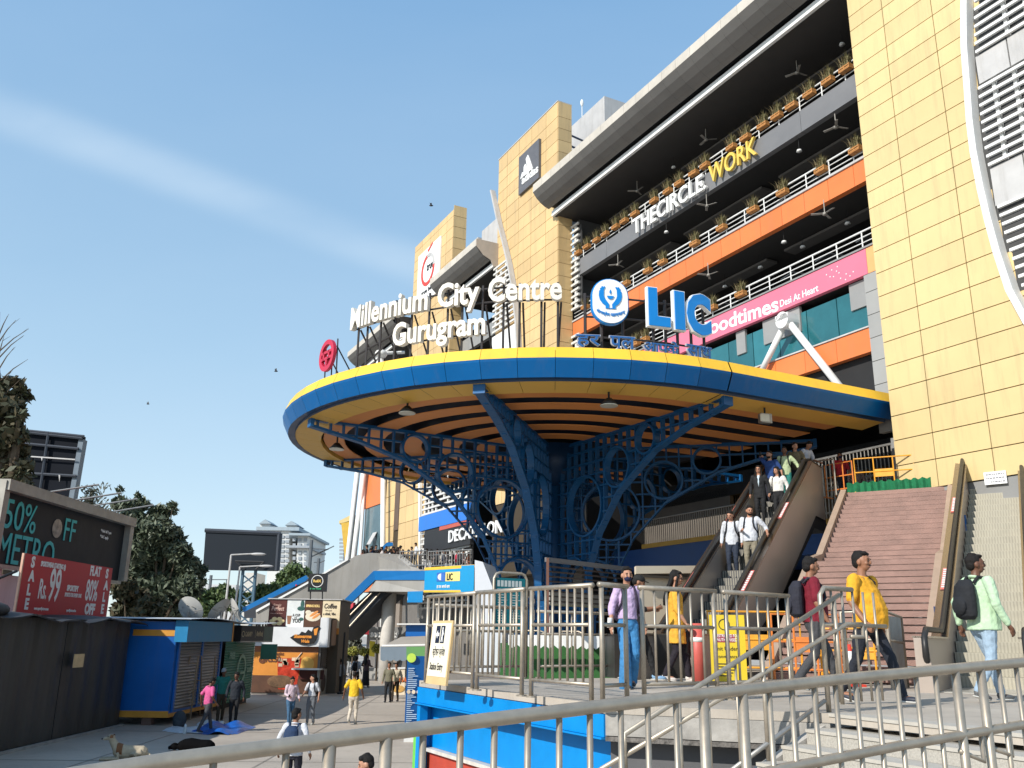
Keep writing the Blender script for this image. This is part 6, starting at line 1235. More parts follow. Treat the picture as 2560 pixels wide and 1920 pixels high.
# satellite dishes, roof clutter, ladder, goods on the ground
def dish(lb, c, r, az, el):
    t = thing('satellite_dish', lb, 'dish', tuple(c), 'satellite dishes on the kiosk roof'); c = V(c); d = V((math.sin(R_(az))*math.cos(R_(el)), math.cos(R_(az))*math.cos(R_(el)), math.sin(R_(el)))); x, y = fr(d); rg = []
    for k in range(6): q = k/5; rg.append([c+x*math.cos(a)*r*q+y*math.sin(a)*r*q+d*(.25*r*q*q) for a in np.linspace(0, 2*math.pi, 25)[:-1]])
    obj('bowl', MB().loft(rg[1:], caps=False).add(rg[1], [tuple(range(24))]), mat('dish_grey', (.42, .41, .38), .5, 0, .12), t, True); b = MB(); [b.path([c+x*math.cos(a)*r*.5+y*math.sin(a)*r*.5-d*.03, c+x*math.cos(a)*r-d*-.22*r], .015, 4) for a in np.linspace(0, 6.28, 9)[:-1]]
    obj('ribs', b, STEELD, t); obj('mount', MB().tube(c-d*.05, V((c.x, c.y, 3.3)), .04, 6), STEELD, t)
dish('grey satellite dish tilted on the kiosk roof, left one', atY(472, 1527, 34), .52, 15, 30); dish('grey satellite dish seen from behind on the kiosk roof, right one', atY(582, 1527, 37), .50, 60, 25); dish('white satellite dish seen edge on beside the right dish', atY(553, 1528, 36), .52, -75, 40)
t = thing('ladder', 'wooden step ladder standing open in front of the grey shutters', 'ladder', (-10.3, 31, 0)); b = MB(); WD = mat('ladder_wood', (.30, .22, .15), .7, 0, .2, 5)
fa, fb_ = onz(435, 1800, 0), onz(475, 1800, 0); ta, tb = atY(476, 1640, 31.6), atY(496, 1640, 31.6)
for p, q in ((fa, ta), (fb_, tb)): obj('rail', MB().tube(p, q, .028, 6), WD, t)
for k in (.1, .28, .46, .6, .74, .88): obj('rung', MB().tube(fa.lerp(ta, k), fb_.lerp(tb, k), .022, 6), WD, t)
ga, gb = onz(500, 1790, 0), onz(528, 1785, 0)
for p, q in ((ga, ta+V((.35, .1, 0))), (gb, tb+V((.55, .1, 0)))): obj('back_leg', MB().tube(p, q, .024, 6), WD, t)
obj('brace', MB().tube(fa.lerp(ta, .46), fb_.lerp(tb, .28), .016, 5).tube(fa.lerp(ta, .28), fb_.lerp(tb, .46), .016, 5).tube(ga.lerp(ta, .6), gb.lerp(tb, .6), .018, 5), WD, t)
def heap(c, rx, ry, h, seed, n=20):
    r = random.Random(seed); vs = []; ph = [r.uniform(0, 6) for _ in range(6)]
    for i in range(n+1):
        for j in range(n+1):
            u, v = i/n*2-1, j/n*2-1; d = math.sqrt(u*u+v*v)+.18*math.sin(3*math.atan2(v, u)+ph[0]); z = max(0, 1-d)**.5*h*(.55+.45*math.sin(5*u+ph[1])*math.sin(4*v+ph[2])) if d < 1 else 0; vs.append((c[0]+u*rx, c[1]+v*ry, z+.006))
    f = [(i*(n+1)+j, i*(n+1)+j+1, (i+1)*(n+1)+j+1, (i+1)*(n+1)+j) for i in range(n) for j in range(n) if max(vs[i*(n+1)+j][2], vs[(i+1)*(n+1)+j+1][2]) > .012]
    return MB().add(vs, f)
p = onz(555, 1826, 0); one('blue_tarpaulin', heap(p, .85, 1.3, .32, 3), mat('tarp_blue', (.01, .10, .42), .35, 0, .4, 4, bump=.5, bscale=8), 'crumpled blue plastic sheet lying on the paving', 'tarpaulin', smooth=False)
one('white_sheet', heap(onz(480, 1825, 0), .75, 1.0, .16, 8), mat('sheet_white', (.55, .60, .64), .5, 0, .3, 4), 'crumpled white and blue sheet beside the blue plastic sheet', 'sheet'); one('white_cloth', heap(onz(525, 1812, 0), .4, .5, .22, 11), mat('sheet_white', (.55, .60, .64), .5, 0, .3, 4), 'small white cloth heaped behind the blue plastic sheet', 'cloth')
c = onz(446, 1822, 0); t = thing('rucksack', 'grey rucksack standing on the paving below the ladder', 'bag', tuple(c)); obj('body', MB().ell(c+UP*.26, (.22, .16, .28), 12, 8), mat('bag_grey', (.035, .045, .055), .7, 0, .3, 6), t, True); obj('pocket', MB().ell(c+V((0, -.13, .17)), (.15, .07, .13)), mat('bag_grey', (.035, .045, .055), .7, 0, .3, 6), t, True)
c = onz(455, 1832, 0); one('bottle', MB().tube(c+V((.15, -.2, 0)), c+V((.15, -.2, .2)), .05, 10, .045).tube(c+V((.15, -.2, .2)), c+V((.15, -.2, .27)), .045, 10, .02), mat('bottle_clear', (.55, .62, .66), .15), 'clear plastic bottle standing beside the grey rucksack', 'bottle')
# ------------------------------------------------------------------ dogs
def organic(name, mb, m_, parent, vox, disp=0.0):
    o = obj(name, mb, m_, parent, True); r = o.modifiers.new('r', 'REMESH'); r.mode = 'VOXEL'; r.voxel_size = vox; r.use_smooth_shade = True
    s = o.modifiers.new('s', 'SMOOTH'); s.iterations = 3; s.factor = .5
    if disp:
        tx = bpy.data.textures.get('folds') or bpy.data.textures.new('folds', 'CLOUDS'); tx.noise_scale = .075; tx.noise_depth = 2
        d = o.modifiers.new('d', 'DISPLACE'); d.texture = tx; d.strength = disp; d.mid_level = .5; d.texture_coords = 'LOCAL'
    ORG.append(o); return o
ORG = []
FUR = mat('dog_cream_fur', (.42, .35, .25), .9, 0, .25, 8, bump=.4, bscale=90); FURB = mat('dog_brown_fur', (.20, .085, .035), .9, 0, .3, 8); FURK = mat('dog_black_fur', (.004, .004, .0045), .9, 0, .3, 6, spec=.05)
t = thing('dog', 'cream dog with brown patches lying with its head raised', 'dog', (0, 0, 0)); b = MB()
rings = [(-.42, .16, .09, .09), (-.34, .17, .135, .14), (-.15, .17, .13, .145), (.08, .18, .14, .16), (.24, .21, .13, .17), (.33, .26, .10, .13)]
b.loft([[V((x, ry*math.cos(a), z+rz*math.sin(a))) for a in np.linspace(0, 6.283, 13)[:-1]] for x, z, ry, rz in rings])
b.path([(.26, 0, .27), (.34, 0, .38), (.39, 0, .46)], [.105, .085, .075], 10); b.ell((.41, 0, .50), (.085, .075, .075)); b.path([(.44, 0, .50), (.53, .015, .475), (.575, .02, .465)], [.055, .042, .032], 8)
for s_ in (-1, 1):
    b.path([(.22, s_*.10, .16), (.18, s_*.14, .05), (.40, s_*.12, .04), (.60, s_*.09, .035)], [.06, .045, .035, .032], 8); b.path([(-.30, s_*.11, .16), (-.12, s_*.18, .12), (-.26, s_*.19, .04), (-.02, s_*.17, .035)], [.09, .075, .04, .032], 8)
b.path([(-.42, 0, .16), (-.54, .08, .07), (-.50, .2, .04)], [.035, .025, .015], 6)
for s_ in (-1, 1): b.add([V((.39, s_*.05, .56)), V((.44, s_*.07, .55)), V((.41, s_*.135, .50)), V((.37, s_*.08, .53)), V((.39, s_*.07, .535))], [(0, 1, 2, 3), (0, 4, 1), (1, 4, 2), (2, 4, 3), (3, 4, 0)])
bd = organic('body', b, FUR, t, .014)
obj('brown_patch', MB().loft([[V((x, (ry+.006)*math.cos(a), z+(rz+.006)*math.sin(a))) for a in np.linspace(-.3, 3.4, 12)] for x, z, ry, rz in ((.12, .185, .14, .162), (.18, .195, .137, .168), (.25, .22, .13, .165))], caps=False), FURB, t, True)
for s_ in (-1, 1): obj('ear', MB().loft([[V((.385+dx, s_*(y), z)) for dx in (-.035, 0, .035)]+[V((.385+dx, s_*(y+.012), z)) for dx in (.035, -.035)] for y, z in ((.055, .565), (.10, .55), (.135, .50))]), FURB, t)
obj('muzzle_nose', MB().ell((.60, .022, .472), (.02, .022, .018)), BLACK, t); obj('eye', MB().ell((.475, .055, .525), (.012, .012, .012)).ell((.475, -.055, .525), (.012, .012, .012)), BLACK, t)
t.location = onz(318, 1900, 0); t.rotation_euler = (0, 0, math.pi+.25)
t = thing('sleeping_dog', 'black dog sleeping flat on its side on the paving', 'dog', (0, 0, 0)); b = MB()
rings = [(-.40, .10, .10, .07), (-.30, .11, .15, .11), (-.08, .11, .15, .11), (.14, .12, .16, .125), (.30, .11, .13, .11), (.42, .09, .08, .08)]
b.loft([[V((x, ry*math.cos(a), z+rz*math.sin(a))) for a in np.linspace(0, 6.283, 13)[:-1]] for x, z, ry, rz in rings]); b.ell((.50, .05, .08), (.10, .075, .07)); b.path([(.52, .05, .075), (.62, .11, .05)], [.05, .035], 8)
for x, d in ((.24, .42), (.30, .36), (-.30, .40), (-.24, .46)): b.path([(x, -.08, .09), (x+.03, -.24, .05), (x-.06, -d, .035)], [.055, .038, .03], 8)
b.path([(-.42, 0, .09), (-.62, .06, .03), (-.78, .02, .025)], [.035, .025, .015], 6); organic('body', b, FURK, t, .015); obj('ear', MB().ell((.46, .09, .13), (.05, .03, .015)), FURK, t)
t.location = onz(480, 1882, 0)+V((0, .3, 0)); t.scale = (1.15, 1.15, 1.3); t.rotation_euler = (0, 0, math.pi-.2)
# birds
for lb, x, y, Y in (('dark bird flying left of the tan towers', 1078, 514, 60), ('dark bird flying in the open sky above the dark tree', 690, 928, 70), ('small bird far off in the sky above the apartments', 370, 1010, 90)):
    c = atY(x, y, Y); t = thing('bird', lb, 'bird', tuple(c), 'birds in the sky'); obj('body', MB().ell(c, (.16, .07, .06)), BLACK, t, True); obj('wing', MB().add([c+V((.06, 0, .02)), c+V((-.06, 0, .02)), c+V((-.1, .1, .26)), c+V((.02, .1, .28))], [(0, 1, 2, 3)]).add([c+V((.06, 0, .02)), c+V((-.06, 0, .02)), c+V((-.12, -.1, .20))], [(0, 1, 2)]), BLACK, t)
a = W(22.1, -3.05, 34.1); t = thing('roof_mast', 'thin white mast with a small device on the grey roof room', 'mast', tuple(a-UP*3)); obj('pole', MB().tube(a-UP*3.2, a, .025, 6), WHITE, t); obj('device', MB().ell(a+UP*.1, (.1, .1, .25)), WHITE, t)
# ------------------------------------------------------------------ people
SKIN = {'m': mat('skin_brown', (.27, .125, .07), .5, 0, .08, 6), 'l': mat('skin_light_brown', (.40, .20, .125), .5, 0, .08, 6), 'd': mat('skin_dark_brown', (.13, .058, .034), .5, 0, .08, 6)}
HAIRM = mat('black_hair', (.011, .009, .008), .72, 0, .4, 30, bump=.5, bscale=120, spec=.25); LIPM = mat('lip', (.22, .075, .055), .5)
def cloth(name, col): return mat('cloth_'+name, col, .85, 0, .20, 9, bump=.55, bscale=16)
def ring_(c, rx, ry, n=14, x=V((1, 0, 0)), y=V((0, 1, 0))): return [V(c)+x*rx*math.cos(a)+y*ry*math.sin(a) for a in np.linspace(0, 2*math.pi, n+1)[:-1]]
def limb(b, pts, r, n=10): b.path(pts, r, n); [b.ell(p, (q, q, q), 8, 6) for p, q in ((pts[0], r[0]*.99), (pts[-1], r[-1]*.99))]
def ik(a, c, l1, l2, pole):
    d = c-a; L = min(d.length, (l1+l2)*.995); u = d.normalized(); k = (l1*l1-l2*l2+L*L)/(2*L); h = math.sqrt(max(0, l1*l1-k*k)); p = (pole-u*pole.dot(u)); p.normalize(); return a+u*k+p*h, a+u*L
PCOUNT = 0
def person(label, loc, az, H=1.7, top=(.5, .5, .5), topn='grey', bot=(.05, .05, .06), botn='dark', sleeve='long', hem=.90, flare=0.0, belly=0.0, wide=1.0, arms=((.10, .04, -.50), (-.10, .04, -.50)), legs=((.12, 0), (-.12, 0)), head=(0, 0), hair='short', skin='m', shoe=(.03, .03, .035), pack=None, mask=None, glasses=False, beard=None, phone=None, capc=None, bag=None, skirt=False, vox=.013, lean=0.0, legflare=0.0, detail=True, half=False, tie=None, group=None, open_neck=None):
    t = thing('person', label, 'person', (0, 0, 0), group); k = H/1.75; sk = SKIN[skin]
    X, Y, Z = V((1, 0, 0)), V((0, 1, 0)), UP
    lm = lambda p: V((p[0], p[1]+lean*max(0, p[2]-.95), p[2]))
    sh = [lm((s*.185*wide, 0, 1.415)) for s in (1, -1)]
    hip = [V((s*.088*wide, 0, .92)) for s in (1, -1)]
    # arms: target relative to the shoulder
    wr = []; el = []
    for i, s in enumerate((1, -1)):
        d = V(arms[i]); tg = sh[i]+d; e, w_ = ik(sh[i], tg, .285, .255, V((s*.35, -1, -.25))); el.append(e); wr.append(w_)
    kn = []; an = []
    for i, s in enumerate((1, -1)):
        fy, lift = legs[i]; a = V((s*.085, fy, .085+lift)); kk_, aa = ik(hip[i], a, .43, .42, V((s*.05, 1, 0))); kn.append(kk_); an.append(aa)
    sc = lambda m_: [setattr(m_, 'v', [(v[0]*k, v[1]*k, v[2]*k) for v in m_.v]), m_][1]
    P_ = lambda nm, m_, mt, vx=None, disp=0.0: organic(nm, sc(m_), mt, t, (vx or vox), disp) if vx != 0 else obj(nm, sc(m_), mt, t, True)
    yaw, nod = head; hm = Matrix.Rotation(-R_(yaw), 3, 'Z') @ Matrix.Rotation(-R_(nod), 3, 'X'); pv = lm((0, .0, 1.52)); hp = lambda x, y, z: pv+hm @ V((x, y, z-1.52))
    def hell(b, c, r, n=12, m_=8): b.ell(hp(*c), r, n, m_, rot=hm)
    # body -------------------------------------------------------------
    b = MB()
    b.loft([ring_(lm((0, y, z)), rx*wide, ry) for z, rx, ry, y in ((.875, .10, .075, 0), (.95, .135, .09, 0), (1.1, .125, .09, 0), (1.28, .15, .10, 0), (1.40, .15, .085, 0), (1.455, .075, .06, 0))])
    b.path([lm((0, -.012, 1.42)), pv+V((0, 0, 0)), hp(0, .01, 1.60)], [.062, .054, .054], 10)
    hell(b, (0, .012, 1.645), (.076, .098, .108)); hell(b, (0, .040, 1.585), (.058, .062, .062)); hell(b, (0, .062, 1.552), (.030, .030, .022))
    if detail:
        hell(b, (0, .112, 1.622), (.0135, .022, .024)); hell(b, (0, .104, 1.650), (.012, .014, .03)); hell(b, (0, .090, 1.668), (.055, .018, .012)); [hell(b, (s*.040, .082, 1.612), (.022, .02, .02), 8, 6) for s in (1, -1)]; hell(b, (0, .094, 1.573), (.026, .014, .012))
        [hell(b, (s*.081, .005, 1.625), (.012, .028, .036), 8, 6) for s in (1, -1)]
    for i, s in enumerate((1, -1)):
        limb(b, [sh[i], sh[i].lerp(el[i], .5), el[i], el[i].lerp(wr[i], .35), wr[i]], [.050, .045, .039, .038, .027])
        d = (wr[i]-el[i]).normalized(); side = X*s; nrm = d.cross(side).normalized(); side = nrm.cross(d).normalized()
        pc = wr[i]+d*.055; R3 = Matrix((side, nrm, d)).transposed(); b.ell(pc, (.040, .019, .058), 10, 8, rot=R3)
        if detail and not half:
            tow = (X*(-s)).normalized(); cu = (tow-d*tow.dot(d)).normalized() if abs(tow.dot(d)) < .95 else nrm
            base_ax = d.cross(cu).normalized()
            for j, (off, L) in enumerate(((-.029, .066), (-.010, .075), (.010, .070), (.028, .055))):
                o = wr[i]+d*.100+base_ax*off; p1 = o+d*L*.45+cu*.006; p2 = p1+(d*.75+cu*.5)*L*.32; p3 = p2+(d*.45+cu*.8)*L*.26; b.path([o-d*.02, p1, p2, p3], [.0115, .0105, .0095, .0075], 6)
            o = wr[i]+d*.03+Y*.022; b.path([o, o+d*.03+Y*.022+cu*.008, o+d*.062+Y*.026+cu*.014], [.014, .012, .009], 6)
        else: b.ell(pc+d*.06, (.032, .018, .04), 8, 6, rot=R3)
        if not half: b.path([hip[i], kn[i], an[i]], [.075, .052, .04], 8); b.ell(an[i]+V((0, .05, -.045)), (.038, .10, .032))
    P_('body', b, sk)
    # trousers ---------------------------------------------------------
    if not half and not skirt:
        b = MB(); b.loft([ring_((0, 0, z), rx*wide, ry) for z, rx, ry in ((.79, .10, .08), (.84, .14, .105), (.90, .165, .118), (.98, .160, .113), (1.02, .152, .108))])
        for i in range(2):
            m1 = hip[i].lerp(kn[i], .5); m2 = kn[i].lerp(an[i], .45); lf = legflare
            limb(b, [hip[i]-UP*.02, m1, kn[i], m2, an[i]-UP*(.0 if lf < .01 else .04)], [.098*(.9+.1*wide), .084, .064+lf*.25, .060+lf*.6, .051+lf])
        P_('trousers', b, cloth(botn, bot), None, .020)
    if skirt:
        b = MB(); b.loft([ring_((0, y, z), rx, ry) for z, rx, ry, y in ((.10, .25+flare, .20+flare, .0), (.5, .21, .16, 0), (.85, .175, .13, 0), (1.02, .15, .11, 0))]); P_('skirt', b, cloth(botn, bot), None, .02)
    # shirt ------------------------------------------------------------
    b = MB(); fl = flare if not skirt else 0
    zs = [(hem, .168+fl, .122+fl*.8+belly*.55, belly*.5), (max(hem+.03, .97), .170+fl*.4+belly*.1, .125+fl*.3+belly*.75, belly*.7), (1.08, .166+belly*.25, .124+belly*.8, belly*.75), (1.20, .168+belly*.15, .122+belly*.55, belly*.5), (1.30, .176, .122+belly*.2, .004+belly*.2), (1.37, .180, .108, 0), (1.415, .150, .088, -.004), (1.445, .098, .074, -.008), (1.452, .080, .066, -.010)]
    if hem < .8: zs.insert(1, (.85, .172+fl*.5, .128+fl*.4, belly*.3))
    b.loft([ring_(lm((0, y, z)), rx*wide, ry) for z, rx, ry, y in zs])
    for i, s in enumerate((1, -1)):
        if sleeve == 'long': limb(b, [sh[i]-X*s*.02, sh[i].lerp(el[i], .5), el[i], el[i].lerp(wr[i], .5), wr[i]-(wr[i]-el[i]).normalized()*.01], [.075, .063, .055, .049, .040])
        elif sleeve == 'short': limb(b, [sh[i]-X*s*.02, sh[i].lerp(el[i], .45), sh[i].lerp(el[i], .80)], [.078, .068, .066])
        elif sleeve == 'half': limb(b, [sh[i]-X*s*.02, sh[i].lerp(el[i], .5), el[i], el[i].lerp(wr[i], .35)], [.075, .062, .054, .050])
    P_('shirt', b, cloth(topn, top), None, .022)
    if detail and sleeve != 'none': b = MB(); b.ring(lm((0, -.006, 1.446)), (1, 0, 0), (0, .95, -.30), .058, .084, (0, -.004, .030), 20); P_('collar', b, cloth(topn, top), 0)
    if open_neck: b = MB().loft([ring_(lm((0, .012+d_, z)), w_, .1) for z, w_, d_ in ((1.10, .004, .028), (1.25, .035, .032), (1.40, .05, .0), (1.46, .05, -.03))], True); P_('blouse', b, cloth(open_neck[0], open_neck[1]), 0)
    # shoes ------------------------------------------------------------
    if not half:
        for i, s in enumerate((1, -1)):
            a = an[i]; b = MB(); pit = Matrix.Rotation(-R_(35)*min(1, legs[i][1]*6), 3, 'X') if legs[i][1] else Matrix.Identity(3)
            q = lambda x, y, z: V((a.x, a.y, a.z-.04))+pit @ V((x, y, z))
            b.ell(q(0, .07, -.012), (.045, .125, .036), 10, 6, rot=pit); b.ell(q(0, .0, .012), (.042, .06, .048), 10, 6, rot=pit); P_('shoe', b, mat('shoe_%02d' % (int(shoe[0]*99)), shoe, .5, 0, .15), 0)
            so_ = MB().ell(q(0, .055, -.036), (.048, .140, .014), 12, 6, rot=pit); P_('sole', so_, mat('sole_pale', (.55, .54, .50), .6), 0)
    # hair and face ----------------------------------------------------
    hb = MB()
    if capc is not None:
        hell(hb, (0, .005, 1.690), (.086, .108, .078)); hb.ell(hp(0, .125, 1.685), (.065, .06, .008), 12, 6, rot=hm); P_('cap', hb, cloth('cap_%d' % int(capc[0]*99), capc), 0)
        hb = MB(); hell(hb, (0, -.03, 1.635), (.080, .078, .07)); P_('hair', hb, HAIRM, 0)
    else:
        hell(hb, (0, -.012, 1.676), (.0815, .102, .090)); hell(hb, (0, -.040, 1.622), (.0775, .066, .070)); hell(hb, (.022, .050, 1.733), (.052, .046, .026)); hell(hb, (-.028, .056, 1.724), (.048, .042, .026)); hell(hb, (.0, -.02, 1.755), (.05, .06, .02))
        if hair == 'long':
            hb.loft([[hp(0, 0, 0)*0+hp(x*math.cos(a), y0+yy*math.sin(a), z) for a in np.linspace(0, 6.283, 13)[:-1]] for x, yy, y0, z in ((.07, .04, -.06, 1.70), (.092, .05, -.055, 1.60), (.105, .05, -.08, 1.48), (.11, .045, -.11, 1.36), (.09, .035, -.12, 1.24), (.05, .02, -.12, 1.17))])
            for s in (1, -1): hb.path([hp(s*.06, .05, 1.70), hp(s*.085, .035, 1.62), hp(s*.088, .03, 1.50), hp(s*.085, .05, 1.36)], [.022, .022, .024, .016], 7)
        if hair == 'pony': hb.path([hp(0, -.10, 1.68), hp(0, -.16, 1.62), hp(0, -.15, 1.48), hp(0, -.12, 1.36)], [.03, .034, .028, .012], 8)
        if hair == 'bun': hell(hb, (0, -.10, 1.70), (.045, .04, .045))
        if hair == 'bald': hb = MB(); hell(hb, (0, -.02, 1.65), (.0785, .092, .088))
        P_('hair', hb, HAIRM, vox*.75 if detail else 0, .012 if detail else 0)
    if detail:
        eb = MB(); [hell(eb, (s*.031, .0995, 1.640), (.013, .009, .007), 8, 5) for s in (1, -1)]; P_('eye', eb, BLACK, 0)
        eb = MB(); [hell(eb, (s*.033, .103, 1.664), (.021, .009, .0055), 8, 5) for s in (1, -1)]; P_('eyebrow', eb, HAIRM, 0)
        if not mask: eb = MB(); hell(eb, (0, .1045, 1.572), (.022, .008, .007), 10, 6); P_('mouth', eb, LIPM, 0)
        if beard == 'moustache': eb = MB(); hell(eb, (0, .1075, 1.590), (.030, .009, .008), 10, 6); P_('moustache', eb, HAIRM, 0)
        if beard == 'full': eb = MB(); hell(eb, (0, .038, 1.566), (.062, .063, .050)); hell(eb, (0, .105, 1.590), (.030, .010, .008)); P_('beard', eb, HAIRM, 0)
    if mask: eb = MB(); hell(eb, (0, .058, 1.588), (.060, .064, .052)); P_('face_mask', eb, cloth('mask', mask), 0)
    if glasses:
        eb = MB()
        for s in (1, -1): eb.ring(hp(s*.033, .118, 1.640), hm @ X, hm @ Z, .020, .026, hm @ V((0, .004, 0)), 14).tube(hp(s*.06, .112, 1.645), hp(s*.08, .01, 1.645), .003, 4)
        P_('glasses', eb, BLACK, 0)
    # things worn ------------------------------------------------------
    if pack:
        pb = MB(); pb.loft([ring_(lm((0, y, z)), rx, ry, 14) for z, rx, ry, y in ((.96, .10, .05, -.20), (1.0, .155, .085, -.21), (1.2, .165, .10, -.215), (1.36, .145, .085, -.20), (1.44, .09, .05, -.18))]); pb.ell(lm((0, -.31, 1.12)), (.115, .04, .11)); P_('backpack', pb, cloth('pack_%d' % int(pack[2]*999), pack), vox, .01)
        pb = MB()
        for s in (1, -1): pb.path([lm((s*.085, -.13, 1.40)), lm((s*.095, -.06, 1.475)), lm((s*.10, .04, 1.462)), lm((s*.105, .122+belly*.3, 1.34)), lm((s*.125, .118+belly*.6, 1.22)), lm((s*.175, .02, 1.08))], .019, 6)
        P_('strap', pb, cloth('pack_%d' % int(pack[2]*999), pack), 0)
    if phone is not None: w_ = wr[phone[0]]; d = (wr[phone[0]]-el[phone[0]]).normalized(); pb = MB().ob(w_+d*.06+Y*.02, X*.07, V(phone[2])*.012, V(phone[1])*.14); P_('phone', pb, WHITE if len(phone) > 3 else BLACK, 0)
    if bag: pb = MB().ell(lm(bag[0]), (.09, .12, .13), 10, 8); pb.path([lm((bag[0][0], bag[0][1]+.05, bag[0][2]+.1)), lm((bag[0][0]*.7, .08, 1.40)), lm((bag[0][0]*.55, 0, 1.475)), lm((bag[0][0]*.7, -.1, 1.38)), lm((bag[0][0], bag[0][1]-.05, bag[0][2]+.1))], .012, 5); P_('bag', pb, cloth('bag_%d' % int(bag[1][0]*99), bag[1]), 0)
    t.location = loc; t.rotation_euler = (0, 0, -R_(az)); return t
WHT = (.52, .52, .54); JEAN = (.025, .045, .085)
def foot(px, py, z): return onz(px, py, z)
def head_at(px, py, Y, H): p = atY(px, py, Y); return V((p.x, p.y, p.z-H))
def stand(px, ph, pf, z):                                  # head row, foot row -> place and height
    p = onz(px, pf, z); h = atY(px, ph, p.y).z-z; return p, h
N_ = .0095
# on the platform
p, h = stand(2185, 1381, 1764, ZP)
person('heavy set man in a yellow polo shirt and dark trousers walking to the right', p, 140, h, (.70, .335, .018), 'yellow', (.016, .019, .028), 'charcoal', 'short', .86, .02, .085, 1.18, ((.12, .16, -.47), (-.16, -.04, -.50)), ((-.34, .07), (.34, 0)), (-8, 0), 'short', 'm', (.025, .03, .045), beard='moustache', bag=((-.20, -.05, 1.02), (.012, .012, .012)), vox=N_)
p, h = stand(2480, 1388, 1757, ZP)
person('man in a pale mint shirt and light jeans with a black backpack, seen from behind', p, 74, h, (.44, .60, .40), 'mint', (.30, .40, .50), 'lightjeans', 'long', .84, .035, .05, 1.08, ((.10, .10, -.50), (-.1, -.06, -.5)), ((-.26, .06), (.24, 0)), (28, 0), 'short', 'd', (.10, .10, .10), pack=(.012, .013, .016), vox=N_)
h = 1.74; p = V((4.72, 14.6, ZP)); p = V((atY(2021, 1395, 14.2).x, 14.2, ZP)); h = atY(2021, 1395, 14.2).z-ZP
person('man in a maroon shirt and grey trousers with a dark backpack, in profile', p, 92, h, (.155, .006, .018), 'maroon', (.055, .055, .06), 'greytrousers', 'short', .90, .015, .05, 1.06, ((.1, .10, -.50), (-.14, .05, -.49)), ((-.3, .08), (.3, 0)), (-2, 6), 'short', 'm', (.02, .02, .02), beard=None, pack=(.02, .02, .03), vox=N_)
p, h = stand(1572, 1419, 1722, ZP)
person('young woman in a lilac t-shirt, wide blue jeans and a navy face mask', p, 168, h, (.50, .37, .56), 'lilac', (.045, .20, .42), 'bluejeans', 'half', .99, .01, 0, .86, ((.13, .10, -.50), (-.10, .02, -.50)), ((.10, 0), (-.16, .05)), (0, 4), 'bun', 'l', (.05, .05, .05), mask=(.012, .014, .05), phone=(0, (0, .3, 1), (0, 1, 0), 1), legflare=.05, pack=(.03, .02, .04), vox=N_)
p, h = stand(1607, 1437, 1712, ZP); p = p+V((.05, .9, 0))
person('person in black with a black cap looking down at a phone beside the lilac t-shirt', p, 95, h*1.03, (.012, .012, .013), 'black', (.012, .012, .013), 'black', 'half', .85, .03, 0, 1.0, ((.06, .28, -.22), (-.08, .26, -.24)), ((-.26, .05), (.30, 0)), (0, 18), 'short', 'm', (.20, .34, .50), capc=(.012, .012, .012), phone=(1, (0, .6, .7), (0, .7, -.6)), vox=.011)
p, h = stand(1695, 1428, 1706, ZP)
person('woman in a mustard yellow kurta and black trousers with long black hair', p, 98, h, (.66, .34, .035), 'mustard', (.016, .012, .018), 'blacktrousers', 'half', .60, .045, 0, .94, ((.08, .14, -.49), (-.10, .05, -.50)), ((-.20, .03), (.18, 0)), (6, 10), 'long', 'l', (.6, .55, .5), glasses=True, bag=((-.18, .02, 1.05), (.015, .013, .013)), vox=N_)
# on the left escalator
def onesc(px, py, l, lb, az, **kw):
    # head pixel; placed on the escalator steps at lateral offset l
    H = kw.pop('H', 1.7); best = None
    for d in np.arange(-.8, 8.6, .05):
        q = lpt(d, l, 0); z = ZT-(ZT-ZP)*math.ceil(max(0, d)/8.6*25)/25 if d > 0 else ZT; q = V((q.x, q.y, z)); hd_ = q+UP*H; v = hd_-CAM; yy = 960-F_PX*v.dot(_U)/v.dot(_F); e = abs(yy-py)
        if best is None or e < best[0]: best = (e, q)
    return person(lb, best[1], az, H, **kw)
onesc(1834, 1277, -.24, 'young man in a white shirt and dark jeans looking down on the left escalator', 205, H=1.68, top=(.54, .55, .58), topn='white', bot=(.022, .03, .05), botn='darkjeans', arms=((.08, .05, -.5), (-.08, .06, -.5)), legs=((.03, 0), (-.03, 0)), head=(8, 22), pack=(.014, .014, .018), hem=.86, skin='l', vox=.012)
onesc(1887, 1259, .26, 'bearded man in a white shirt and khaki trousers with a hand on the escalator rail', 208, H=1.76, top=(.54, .55, .58), topn='white', bot=(.22, .19, .135), botn='khaki', sleeve='half', arms=((-.06, .26, -.28), (-.24, .12, -.36)), legs=((.03, 0), (-.03, 0)), head=(-30, 14), beard='full', pack=(.016, .016, .018), hem=.88, wide=1.06, belly=.02, skin='l', vox=.012)
onesc(1917, 1165, -.24, 'woman in a black suit and glasses with long auburn hair on the escalator', 205, H=1.66, top=(.012, .012, .014), topn='black', bot=(.012, .012, .014), botn='black', arms=((.08, .05, -.5), (-.10, .08, -.5)), legs=((.02, 0), (-.02, 0)), hair='long', glasses=True, hem=.78, flare=.02, open_neck=('paleblue', (.55, .66, .72)), skin='l', vox=.012)
onesc(1958, 1168, .25, 'woman in a white blouse and black trousers with long dark hair on the escalator', 208, H=1.60, top=(.66, .63, .58), topn='ivory', bot=(.012, .012, .014), botn='black', arms=((.07, .10, -.48), (-.10, .10, -.47)), legs=((.02, 0), (-.02, 0)), hair='long', head=(25, 5), hem=1.0, skin='l', bag=((.2, .02, .80), (.02, .02, .02)), vox=.012)
